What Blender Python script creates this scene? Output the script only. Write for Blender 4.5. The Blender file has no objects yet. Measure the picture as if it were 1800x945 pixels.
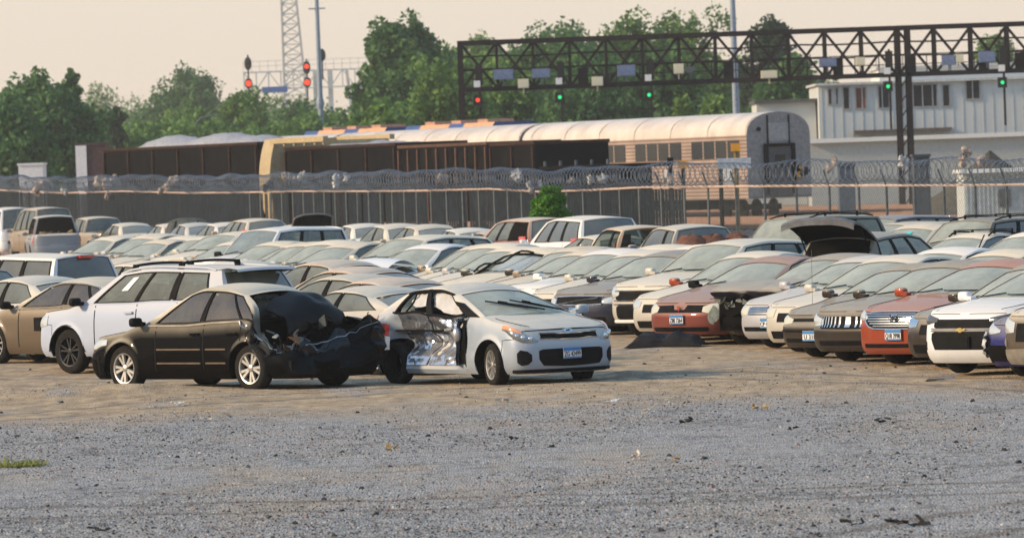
import bpy, bmesh, math, random
from mathutils import Vector, Matrix, noise
sc = bpy.context.scene
C = sc.collection
R = math.radians
PI = math.pi
random.seed(7)

# ------------------------------------------------------------------ camera
F, HC, ROLL = 11000.0, 3.1, R(2.0)          # focal length in pixels of an 1800 px wide frame, eye height, roll
PITCH = math.atan(182.5 / F)
cam_d = bpy.data.cameras.new('camera')
cam = bpy.data.objects.new('camera', cam_d); C.objects.link(cam)
cam_d.sensor_width = 36.0
cam_d.lens = 36.0 * F / 1800.0
cam_d.clip_start = 1.0
cam_d.clip_end = 20000.0
cam_d.dof.use_dof = True
cam_d.dof.focus_distance = 88.0
cam_d.dof.aperture_fstop = 6.3
_f = Vector((0, math.cos(PITCH), -math.sin(PITCH)))
_u = Vector((0, math.sin(PITCH), math.cos(PITCH)))
_r = Vector((1, 0, 0))
_R = _r * math.cos(ROLL) - _u * math.sin(ROLL)
_U = _r * math.sin(ROLL) + _u * math.cos(ROLL)
cam.matrix_world = Matrix(((_R.x, _U.x, -_f.x, 0), (_R.y, _U.y, -_f.y, 0), (_R.z, _U.z, -_f.z, HC), (0, 0, 0, 1)))
sc.camera = cam

def ray(px, py):
    ix, iy = px - 900.0, 472.5 - py
    return _R * ix + _U * iy + _f * F
def at(px, py, D):                           # world point at depth D seen at a pixel of the photograph
    d = ray(px, py); t = D / d.y
    return Vector((d.x * t, D, HC + d.z * t))
def plane(px, py, z=0.0):                    # where the ray meets the level z
    d = ray(px, py); t = (z - HC) / d.z
    return Vector((d.x * t, d.y * t, z))

# ------------------------------------------------------------------ light
SUN_EL, SUN_DIR = R(24), Vector((-0.985, -0.17, 0)).normalized()
w = bpy.data.worlds.new('World'); sc.world = w; w.use_nodes = True
nt = w.node_tree; nt.nodes.clear()
out = nt.nodes.new('ShaderNodeOutputWorld'); bg = nt.nodes.new('ShaderNodeBackground')
sky = nt.nodes.new('ShaderNodeTexSky'); sky.sky_type = 'NISHITA'; sky.sun_disc = False
sky.sun_elevation = SUN_EL
sky.sun_rotation = math.atan2(SUN_DIR.x, SUN_DIR.y)
sky.air_density = 1.4; sky.dust_density = 7.0; sky.ozone_density = 1.0
tc = nt.nodes.new('ShaderNodeTexCoord'); sep = nt.nodes.new('ShaderNodeSeparateXYZ')
ramp = nt.nodes.new('ShaderNodeValToRGB')    # smoke haze: cream near the horizon, greyer overhead
ramp.color_ramp.elements[0].position = 0.0; ramp.color_ramp.elements[0].color = (8.9, 7.3, 5.9, 1)
ramp.color_ramp.elements[1].position = 0.75; ramp.color_ramp.elements[1].color = (2.8, 4.9, 7.8, 1)
e = ramp.color_ramp.elements.new(0.04); e.color = (9.1, 8.1, 6.75, 1)
e = ramp.color_ramp.elements.new(0.13); e.color = (5.0, 6.2, 7.3, 1)
e = ramp.color_ramp.elements.new(0.35); e.color = (3.6, 5.3, 7.4, 1)
mix = nt.nodes.new('ShaderNodeMix'); mix.data_type = 'RGBA'; mix.inputs[0].default_value = 0.85
nt.links.new(tc.outputs['Generated'], sep.inputs[0]); nt.links.new(sep.outputs['Z'], ramp.inputs[0])
nt.links.new(sky.outputs[0], mix.inputs[6]); nt.links.new(ramp.outputs[0], mix.inputs[7])
nt.links.new(mix.outputs[2], bg.inputs['Color']); bg.inputs['Strength'].default_value = 0.1
nt.links.new(bg.outputs[0], out.inputs[0])
sun_d = bpy.data.lights.new('sun', 'SUN'); sun = bpy.data.objects.new('sun', sun_d); C.objects.link(sun)
sun_d.energy = 4.1; sun_d.angle = R(6); sun_d.color = (1.0, 0.75, 0.48)
to_sun = SUN_DIR * math.cos(SUN_EL) + Vector((0, 0, math.sin(SUN_EL)))
sun.rotation_euler = to_sun.to_track_quat('Z', 'Y').to_euler()
sun.location = (-60, 0, 60)
vs = sc.view_settings
vs.view_transform = 'Standard'; vs.look = 'None'; vs.gamma = 1.0; vs.exposure = 0.2; vs.use_curve_mapping = False
sc.display_settings.display_device = 'sRGB'
sc.cycles.max_bounces = 7; sc.cycles.transparent_max_bounces = 12
sc.cycles.diffuse_bounces = 3; sc.cycles.glossy_bounces = 3; sc.cycles.transmission_bounces = 4; sc.cycles.volume_bounces = 1
sc.cycles.use_denoising = True

# ------------------------------------------------------------------ tagging
def tag(o, label=None, cat=None, group=None, kind=None):
    if label: o['label'] = label
    if cat: o['category'] = cat
    if group: o['group'] = group
    if kind: o['kind'] = kind
    return o
def thing(name, label, cat, loc=(0, 0, 0), rotz=0.0, group=None):
    o = bpy.data.objects.new(name, None); C.objects.link(o)
    o.location = loc; o.rotation_euler = (0, 0, rotz); o.empty_display_size = 0.2
    return tag(o, label, cat, group)
def link(name, me, parent=None, mats=None):
    o = bpy.data.objects.new(name, me); C.objects.link(o)
    if parent: o.parent = parent
    if mats:
        for i, m in enumerate(mats):
            if m is not None and i < len(me.materials) and me.materials[i] is not m:
                o.material_slots[i].link = 'OBJECT'; o.material_slots[i].material = m
    return o

# ------------------------------------------------------------------ mesh collector
class MB:
    def __init__(s): s.v = []; s.f = []; s.m = []; s.cur = 0
    def vert(s, p): s.v.append((p[0], p[1], p[2])); return len(s.v) - 1
    def face(s, ids, m=None): s.f.append(tuple(ids)); s.m.append(s.cur if m is None else m)
    def poly(s, pts, m=None): s.face([s.vert(p) for p in pts], m)
    def grid(s, rows, m=None, flip=False, skip=None, closed=False):
        n = len(rows[0]); ids = [[s.vert(p) for p in r] for r in rows]
        for i in range(len(rows) - 1):
            for j in range(n if closed else n - 1):
                if skip and skip(i, j): continue
                k = (j + 1) % n
                q = (ids[i][j], ids[i][k], ids[i + 1][k], ids[i + 1][j])
                mm = m(i, j) if callable(m) else m
                s.face(q[::-1] if flip else q, mm)
        return ids
    def box(s, c, d, rot=None, m=None):
        c = Vector(c); pts = []
        for z in (-1, 1):
            for x, y in ((-1, -1), (1, -1), (1, 1), (-1, 1)):
                p = Vector((x * d[0] / 2, y * d[1] / 2, z * d[2] / 2))
                if rot is not None: p = rot @ p
                pts.append(c + p)
        i = [s.vert(p) for p in pts]
        for q in ((3, 2, 1, 0), (4, 5, 6, 7), (0, 1, 5, 4), (1, 2, 6, 5), (2, 3, 7, 6), (3, 0, 4, 7)):
            s.face([i[k] for k in q], m)
    def bar(s, a, b, wd, h=None, m=None):     # box bar from a to b
        a, b = Vector(a), Vector(b); h = h or wd
        d = b - a; L = d.length
        if L < 1e-6: return
        x = d / L; up = Vector((0, 0, 1)) if abs(x.z) < 0.95 else Vector((0, 1, 0))
        y = up.cross(x).normalized(); z = x.cross(y)
        s.box((a + b) / 2, (L, wd, h), Matrix((x, y, z)).transposed(), m)
    def tube(s, pts, rad, n=6, m=None, cap=True):
        rings = []; k = len(pts)
        for i, p in enumerate(pts):
            p = Vector(p); r = rad[i] if isinstance(rad, (list, tuple)) else rad
            t = (Vector(pts[min(i + 1, k - 1)]) - Vector(pts[max(i - 1, 0)])).normalized()
            a = Vector((0, 0, 1)) if abs(t.z) < 0.9 else Vector((1, 0, 0))
            x = a.cross(t).normalized(); y = t.cross(x)
            rings.append([p + (x * math.cos(2 * PI * j / n) + y * math.sin(2 * PI * j / n)) * r for j in range(n)])
        ids = s.grid(rings, m, closed=True)
        if cap: s.face(ids[0][::-1], m); s.face(ids[-1], m)
    def lathe_y(s, prof, n=28, m=None, c=(0, 0, 0)):   # prof: (radius, y)
        rings = [[(c[0] + r * math.cos(2 * PI * j / n), c[1] + y, c[2] + r * math.sin(2 * PI * j / n)) for j in range(n)] for r, y in prof]
        return s.grid(rings, m, closed=True, flip=True)
    def lathe_z(s, prof, n=16, m=None, c=(0, 0, 0)):
        rings = [[(c[0] + r * math.cos(2 * PI * j / n), c[1] + r * math.sin(2 * PI * j / n), c[2] + z) for j in range(n)] for r, z in prof]
        return s.grid(rings, m, closed=True)
    def sphere(s, c, r, n=10, k=6, m=None, sq=(1, 1, 1)):
        rows = []
        for i in range(k + 1):
            a = -PI / 2 + PI * i / k
            rows.append([(c[0] + sq[0] * r * math.cos(a) * math.cos(2 * PI * j / n), c[1] + sq[1] * r * math.cos(a) * math.sin(2 * PI * j / n), c[2] + sq[2] * r * math.sin(a)) for j in range(n)])
        s.grid(rows, m, closed=True)
    def mesh(s, name, mats, smooth=None, deform=None):
        me = bpy.data.meshes.new(name)
        vv = [deform(Vector(p)) for p in s.v] if deform else s.v
        me.from_pydata([tuple(p) for p in vv], [], s.f)
        for m in mats: me.materials.append(m)
        me.polygons.foreach_set('material_index', s.m)
        if smooth is not None:
            me.polygons.foreach_set('use_smooth', [True] * len(s.f))
            me.set_sharp_from_angle(angle=R(smooth))
        me.update(); me.validate()
        return me
    def build(s, name, mats, parent=None, smooth=None, deform=None):
        if not isinstance(mats, (list, tuple)): mats = [mats]
        return link(name, s.mesh(name, mats, smooth, deform), parent)

def interp(pts):                              # monotone cubic through (x, y) points
    xs = [p[0] for p in pts]; ys = [p[1] for p in pts]; n = len(xs)
    d = [(ys[i + 1] - ys[i]) / (xs[i + 1] - xs[i]) for i in range(n - 1)]
    t = [d[0]] + [0 if d[i - 1] * d[i] <= 0 else 2 * d[i - 1] * d[i] / (d[i - 1] + d[i]) for i in range(1, n - 1)] + [d[-1]]
    def f(x):
        if x <= xs[0]: return ys[0]
        if x >= xs[-1]: return ys[-1]
        i = 0
        while x > xs[i + 1]: i += 1
        h = xs[i + 1] - xs[i]; u = (x - xs[i]) / h
        return (ys[i] * (1 + 2 * u) * (1 - u) ** 2 + t[i] * h * u * (1 - u) ** 2 + ys[i + 1] * u * u * (3 - 2 * u) + t[i + 1] * h * u * u * (u - 1))
    return f
def lerp(a, b, t): return a + (b - a) * t
def sstep(a, b, x):
    t = max(0.0, min(1.0, (x - a) / (b - a))); return t * t * (3 - 2 * t)

# ------------------------------------------------------------------ materials
MATS = {}
class N:                                       # small node helper
    def __init__(s, name):
        s.m = bpy.data.materials.new(name); s.m.use_nodes = True
        s.t = s.m.node_tree; s.t.nodes.clear()
        s.o = s.t.nodes.new('ShaderNodeOutputMaterial')
    def n(s, typ, **kw):
        nd = s.t.nodes.new('ShaderNode' + typ)
        for k, v in kw.items(): setattr(nd, k, v)
        return nd
    def l(s, a, b): s.t.links.new(a, b)
    def noise(s, vec, scale, detail=3.0, rough=0.55):
        nd = s.n('TexNoise'); nd.inputs['Scale'].default_value = scale; nd.inputs['Detail'].default_value = detail
        nd.inputs['Roughness'].default_value = rough; s.l(vec, nd.inputs['Vector']); return nd.outputs['Fac']
    def ramp(s, fac, a, b, ca=(0, 0, 0, 1), cb=(1, 1, 1, 1)):
        nd = s.n('ValToRGB'); nd.color_ramp.elements[0].position = a; nd.color_ramp.elements[1].position = b
        nd.color_ramp.elements[0].color = ca; nd.color_ramp.elements[1].color = cb
        s.l(fac, nd.inputs[0]); return nd.outputs[0]
    def mathn(s, op, a, b=None, clamp=False):
        nd = s.n('Math', operation=op, use_clamp=clamp)
        for i, v in enumerate((a, b)):
            if v is None: continue
            if isinstance(v, (int, float)): nd.inputs[i].default_value = v
            else: s.l(v, nd.inputs[i])
        return nd.outputs[0]
    def mixc(s, fac, a, b, blend='MIX'):
        nd = s.n('Mix', data_type='RGBA', blend_type=blend)
        for i, v in ((0, fac), (6, a), (7, b)):
            if isinstance(v, (int, float)): nd.inputs[i].default_value = v
            elif isinstance(v, tuple): nd.inputs[i].default_value = v if len(v) == 4 else v + (1,)
            else: s.l(v, nd.inputs[i])
        return nd.outputs[2]
    def mixf(s, fac, a, b):
        nd = s.n('Mix', data_type='FLOAT')
        for i, v in ((0, fac), (2, a), (3, b)):
            if isinstance(v, (int, float)): nd.inputs[i].default_value = v
            else: s.l(v, nd.inputs[i])
        return nd.outputs[0]
    def bsdf(s, **kw):
        b = s.n('BsdfPrincipled')
        for k, v in kw.items():
            k = k.replace('_', ' ')
            if isinstance(v, (int, float)): b.inputs[k].default_value = v
            elif isinstance(v, tuple): b.inputs[k].default_value = v if len(v) == 4 else v + (1,)
            else: s.l(v, b.inputs[k])
        return b

DUST = (0.72, 0.65, 0.52)
def plain(name, col, rough=0.6, metal=0.0, var=0.25, scale=6.0, bump=0.0, spec=None, bscale=None):
    if spec is None: spec = .5 if max(col) > .2 or rough < .3 else .06
    key = ('plain', name)
    if key in MATS: return MATS[key]
    q = N(name); co = q.n('TexCoord').outputs['Object']
    f = q.noise(co, scale, 5.0, 0.6)
    c2 = tuple(max(0, min(1, c * (1 - var))) for c in col); c3 = tuple(max(0, min(1, c * (1 + var))) for c in col)
    c = q.ramp(f, 0.3, 0.7, c2 + (1,), c3 + (1,))
    b = q.bsdf(Base_Color=c, Roughness=rough, Metallic=metal, Specular_IOR_Level=spec)
    if bump:
        bn = q.n('Bump'); bn.inputs['Strength'].default_value = bump; bn.inputs['Distance'].default_value = 0.02
        q.l(q.noise(co, bscale or scale * 6, 4.0), bn.inputs['Height']); q.l(bn.outputs[0], b.inputs['Normal'])
    q.l(b.outputs[0], q.o.inputs[0]); MATS[key] = q.m; return q.m

def dustmask(q, amount, lo=0.14, hi=0.80):
    co = q.n('TexCoord'); g = q.n('NewGeometry'); sx = q.n('SeparateXYZ'); q.l(g.outputs['Normal'], sx.inputs[0])
    up = q.n('MapRange'); up.inputs[1].default_value = lo; up.inputs[2].default_value = hi; q.l(sx.outputs['Z'], up.inputs[0])
    oi = q.n('ObjectInfo')
    off = q.n('VectorMath', operation='ADD'); q.l(co.outputs['Object'], off.inputs[0]); 
    cx = q.n('CombineXYZ'); r10 = q.mathn('MULTIPLY', oi.outputs['Random'], 40.0); q.l(r10, cx.inputs[0]); q.l(cx.outputs[0], off.inputs[1])
    n1 = q.noise(off.outputs[0], 2.2, 5.0, 0.62); n2 = q.noise(off.outputs[0], 55.0, 2.0, 0.6)
    nn = q.mathn('ADD', q.mathn('MULTIPLY', n1, 0.75), q.mathn('MULTIPLY', n2, 0.35))
    k = q.mathn('MULTIPLY', q.mathn('ADD', up.outputs[0], 0.0), q.mathn('ADD', nn, 0.45), True)
    m = q.mathn('MULTIPLY', k, amount, True)
    return m, off.outputs[0], co.outputs['Object']

def paint(name, col, dust=0.8, metal=0.35, rough=0.28, low=0.35, coat=None, cut=None):
    if coat is None: coat = .55
    metal, rough = metal * .5, max(rough, .42) if metal < .7 else rough
    key = ('paint', name, col, dust)
    if key in MATS: return MATS[key]
    q = N(name); m, off, obj = dustmask(q, dust)
    sz = q.n('SeparateXYZ'); q.l(obj, sz.inputs[0])
    lo = q.n('MapRange'); lo.inputs[1].default_value = 0.62; lo.inputs[2].default_value = 0.15; q.l(sz.outputs['Z'], lo.inputs[0])
    dirt = q.mathn('MULTIPLY', q.mathn('MULTIPLY', lo.outputs[0], q.noise(off, 5.0, 5.0, 0.65)), low, True)
    if cut is not None:                        # bare torn metal behind this length carries no dust
        cr = q.n('MapRange'); cr.inputs[1].default_value = cut - .25; cr.inputs[2].default_value = cut + .15; q.l(sz.outputs['X'], cr.inputs[0]); m = q.mathn('MULTIPLY', m, cr.outputs[0])
    c = q.mixc(dirt, col, (0.12, 0.095, 0.07)); c = q.mixc(m, c, DUST)
    a = q.mathn('ADD', dirt, m, True)
    b = q.bsdf(Base_Color=c, Metallic=q.mixf(a, metal, 0.0), Roughness=q.mixf(a, rough, 0.85), Coat_Roughness=0.06,
               Coat_Weight=q.mixf(a, coat, 0.0), Specular_IOR_Level=.0)
    bn = q.n('Bump'); bn.inputs['Strength'].default_value = 0.06; bn.inputs['Distance'].default_value = 0.05
    q.l(q.noise(off, 1.6, 3.0), bn.inputs['Height']); q.l(bn.outputs[0], b.inputs['Normal'])
    q.l(b.outputs[0], q.o.inputs[0]); MATS[key] = q.m; return q.m

def glass(name, tint=(0.10, 0.14, 0.12), dust=0.75, clear=0.45, side=0.18, dcol=(0.52, 0.52, 0.42)):
    key = ('glass', name)
    if key in MATS: return MATS[key]
    q = N(name); m, off, obj = dustmask(q, dust, 0.0, 1.0)
    m2 = q.mathn('ADD', m, q.mathn('MULTIPLY', q.ramp(q.noise(off, 3.0, 5.0, 0.65), .35, .68), side), True)
    tr = q.n('BsdfTransparent'); tr.inputs[0].default_value = (0.62, 0.72, 0.66, 1)
    body = q.bsdf(Base_Color=tint, Roughness=0.05, Specular_IOR_Level=0.9, Coat_Weight=0.6, Coat_Roughness=0.03)
    mx = q.n('MixShader'); mx.inputs[0].default_value = 1 - clear; q.l(tr.outputs[0], mx.inputs[1]); q.l(body.outputs[0], mx.inputs[2])
    df = q.bsdf(Base_Color=dcol, Roughness=0.6, Specular_IOR_Level=0.4)
    m3 = q.n('MixShader'); q.l(m2, m3.inputs[0]); q.l(mx.outputs[0], m3.inputs[1]); q.l(df.outputs[0], m3.inputs[2])
    q.l(m3.outputs[0], q.o.inputs[0]); MATS[key] = q.m; return q.m

M_black = plain('black_plastic', (0.010, 0.010, 0.011), 0.6, var=0.3, spec=.05)
M_under = plain('underbody_black', (0.007, 0.0065, 0.006), 0.95, spec=.05)
M_rubber = plain('tyre_rubber', (0.022, 0.021, 0.020), 0.85, var=0.4, scale=20, bump=0.3)
M_alloy = plain('wheel_alloy', (0.55, 0.54, 0.52), 0.35, 0.75, var=0.2)
M_darkrim = plain('dark_rim', (0.045, 0.045, 0.048), 0.5, 0.4)
M_chrome = plain('chrome', (0.72, 0.72, 0.72), 0.15, 1.0, var=0.1)
M_silverplastic = plain('silver_plastic', (0.45, 0.45, 0.46), 0.35, 0.6)
M_seat = plain('seat_cloth', (0.10, 0.095, 0.09), 0.9)
M_seat_tan = plain('seat_tan', (0.30, 0.24, 0.17), 0.9)
M_glass = glass('window_glass', (.055, .065, .058), side=0.10, dust=0.40, clear=.42, dcol=(.40, .41, .35))
M_tan_glass = glass('dusty_side_glass', (.035, .03, .026), dust=.25, clear=.10, side=.34, dcol=(.125, .10, .075))
M_wind = glass('windshield_glass', (.06, .08, .07), dust=0.55, clear=0.50, side=0.20, dcol=(.50, .53, .45))
M_dark_glass = glass('privacy_glass', (0.015, 0.017, 0.02), 0.3, 0.06, 0.06)
M_white = plain('white_plastic', (0.78, 0.78, 0.76), 0.5, var=0.08)
M_plateblue = plain('plate_blue', (0.045, 0.20, 0.48), 0.4, var=0.12)
M_plateink = plain('plate_ink', (0.02, 0.015, 0.03), 0.5)
M_airbag = plain('airbag_cloth', (0.50, 0.50, 0.50), 0.9, var=0.12, bump=0.4, bscale=9)
def lens(name, col, tr=0.25):
    key = ('lens', name)
    if key in MATS: return MATS[key]
    q = N(name); m, off, obj = dustmask(q, 0.5)
    c = q.mixc(m, col, DUST)
    b = q.bsdf(Base_Color=c, Roughness=0.12, Metallic=tr, Coat_Weight=1.0, Coat_Roughness=0.03)
    bn = q.n('Bump'); bn.inputs['Strength'].default_value = 0.35; bn.inputs['Distance'].default_value = 0.03
    q.l(q.noise(obj, 14.0, 2.0), bn.inputs['Height']); q.l(bn.outputs[0], b.inputs['Normal'])
    q.l(b.outputs[0], q.o.inputs[0]); MATS[key] = q.m; return q.m
M_lamp = lens('headlamp_lens', (0.62, 0.66, 0.66), 0.35)
M_haze_lamp = lens('hazed_headlamp_lens', (0.62, 0.60, 0.45), 0.1)
M_amber = lens('amber_lens', (0.75, 0.22, 0.04), 0.0)
M_red = lens('red_lens', (0.55, 0.03, 0.02), 0.0)
M_reflector = plain('lamp_reflector', (0.8, 0.8, 0.8), 0.1, 1.0, var=0.05)
# ------------------------------------------------------------------ vehicles
BASE = dict(L=4.75, W=1.80, H=1.46, wb=2.70, fo=0.93, r=0.325, sill=0.175, hf=0.74, hm=0.86, hc=0.96, belt=0.93, beltr=0.97,
            deck=0.98, deckm=1.0, cow=0.28, wsx=0.92, rgt=-1.05, rgb=-1.78, ytop=0.60, roofc=0.055, fdrop=0.09, rdrop=0.11, rmid=0.0,
            nf=3.1, nr=3.0, crown=0.055, tcrown=0.03,
            fprof=[(0.15, .14), (0.24, .05), (0.40, .0), (0.55, .015), (0.66, .06), (0.80, .16), (1.0, .26)],
            rprof=[(0.15, .16), (0.26, .06), (0.42, .0), (0.60, .02), (0.75, .06), (1.0, .12), (1.2, .2)],
            wins=[(0.06, 0.45), (0.50, 0.86)], v0=0.10, v1=0.90, seams=(0.56, -0.42, -1.25), tuck=0.075, side=1.0,
            hl=[(0.27, .63, .69), (0.40, .61, .71), (0.60, .60, .74), (0.88, .62, .75), (1.02, .68, .76)], gr=[(-.22, .50, .64), (.22, .50, .64)],
            low=[(-.36, .24, .36), (.36, .24, .36)], tl=[(2.0, .74, .86), (2.25, .70, .88), (2.6, .70, .86)], rim='five', rear_glass=True)
KIND = dict(
    sedan=dict(),
    hatch=dict(L=4.05, W=1.72, H=1.47, wb=2.57, fo=0.83, r=0.305, hf=0.78, hc=0.99, belt=0.95, beltr=1.02, deck=0.98, deckm=1.03, cow=0.12, wsx=1.0,
               rgt=-1.35, rgb=-1.76, rdrop=0.10, fdrop=.10, wins=[(.09, .46), (.50, .84)], seams=(0.62, -0.36, -1.05)),
    crossover=dict(L=4.65, W=1.84, H=1.70, wb=2.70, fo=0.92, r=0.355, sill=.28, hf=0.92, hm=1.03, hc=1.12, belt=1.08, beltr=1.13, deck=1.08, deckm=1.14, cow=0.22, wsx=0.88,
                   rgt=-1.75, rgb=-2.1, fdrop=.07, rdrop=.07, wins=[(.06, .37), (.41, .67), (.71, .93)], seams=(0.6, -0.42, -1.3), ytop=.63,
                   fprof=[(0.2, .14), (0.32, .04), (0.48, .0), (0.7, .02), (0.86, .05), (0.98, .14), (1.2, .22)],
                   hl=[(0.50, .76, .88), (0.75, .74, .93), (0.98, .78, .94)], gr=[(-.26, .66, .84), (.26, .66, .84)], low=[(-.4, .32, .46), (.4, .32, .46)],
                   tl=[(1.98, .95, 1.25), (2.12, .92, 1.25), (2.3, .92, 1.22)]),
    suv=dict(L=4.70, W=1.85, H=1.80, wb=2.68, fo=0.84, r=0.37, sill=.36, hf=1.0, hm=1.06, hc=1.13, belt=1.10, beltr=1.11, deck=1.08, deckm=1.12, cow=0.30, wsx=0.62,
             rgt=-1.92, rgb=-2.05, fdrop=.05, rdrop=.04, wins=[(.05, .34), (.38, .63), (.67, .95)], seams=(0.6, -0.4, -1.25), ytop=.68, nf=3.6, nr=4.5,
             fprof=[(0.25, .12), (0.4, .02), (0.55, .0), (0.75, .04), (0.98, .07), (1.2, .12)],
             rprof=[(0.25, .12), (0.4, .0), (0.6, .02), (0.8, .06), (1.2, .08)],
             hl=[(0.55, .78, .94), (0.9, .78, .94)], gr=[(-.3, .74, .94), (.3, .74, .94)], low=[(-.4, .4, .5), (.4, .4, .5)],
             tl=[(2.0, .8, 1.05), (2.2, .8, 1.05)]),
    van=dict(L=5.05, W=1.95, H=1.78, wb=3.0, fo=0.95, r=0.335, sill=.25, hf=0.90, hm=1.0, hc=1.10, belt=1.06, beltr=1.08, deck=1.05, deckm=1.1, cow=-0.02, wsx=1.05,
             rgt=-2.15, rgb=-2.42, fdrop=.09, rdrop=.05, wins=[(.10, .34), (.38, .62), (.66, .95)], seams=(0.75, -0.2, -1.3), ytop=.70, nr=4.5,
             fprof=[(0.2, .12), (0.3, .04), (0.45, .0), (0.65, .03), (0.85, .12), (1.0, .22)],
             rprof=[(0.2, .12), (0.35, .0), (0.6, .02), (0.8, .06), (1.2, .08)],
             hl=[(0.50, .68, .80), (0.95, .68, .86)], gr=[(-.3, .60, .78), (.3, .60, .78)], tl=[(1.98, .85, 1.2), (2.2, .85, 1.2)]),
    pickup=dict(L=5.2, W=1.86, H=1.72, wb=3.2, fo=0.85, r=0.36, sill=.36, hf=0.95, hm=1.02, hc=1.1, belt=1.06, beltr=1.06, deck=1.04, deckm=1.05, cow=0.35, wsx=0.60,
                rgt=-0.62, rgb=-0.80, fdrop=.06, rdrop=.06, wins=[(.07, .66), (.72, .94)], seams=(0.75, -0.3), ytop=.66, nf=3.4, nr=5.5,
                fprof=[(0.25, .12), (0.4, .02), (0.55, .0), (0.75, .04), (0.95, .07), (1.2, .12)],
                rprof=[(0.25, .12), (0.4, .0), (0.6, .05), (1.2, .06)], bed=True,
                hl=[(0.55, .74, .90), (0.9, .74, .90)], gr=[(-.3, .70, .90), (.3, .70, .90)], tl=[(2.05, .7, 1.0), (2.2, .7, 1.0)]),
)

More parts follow.
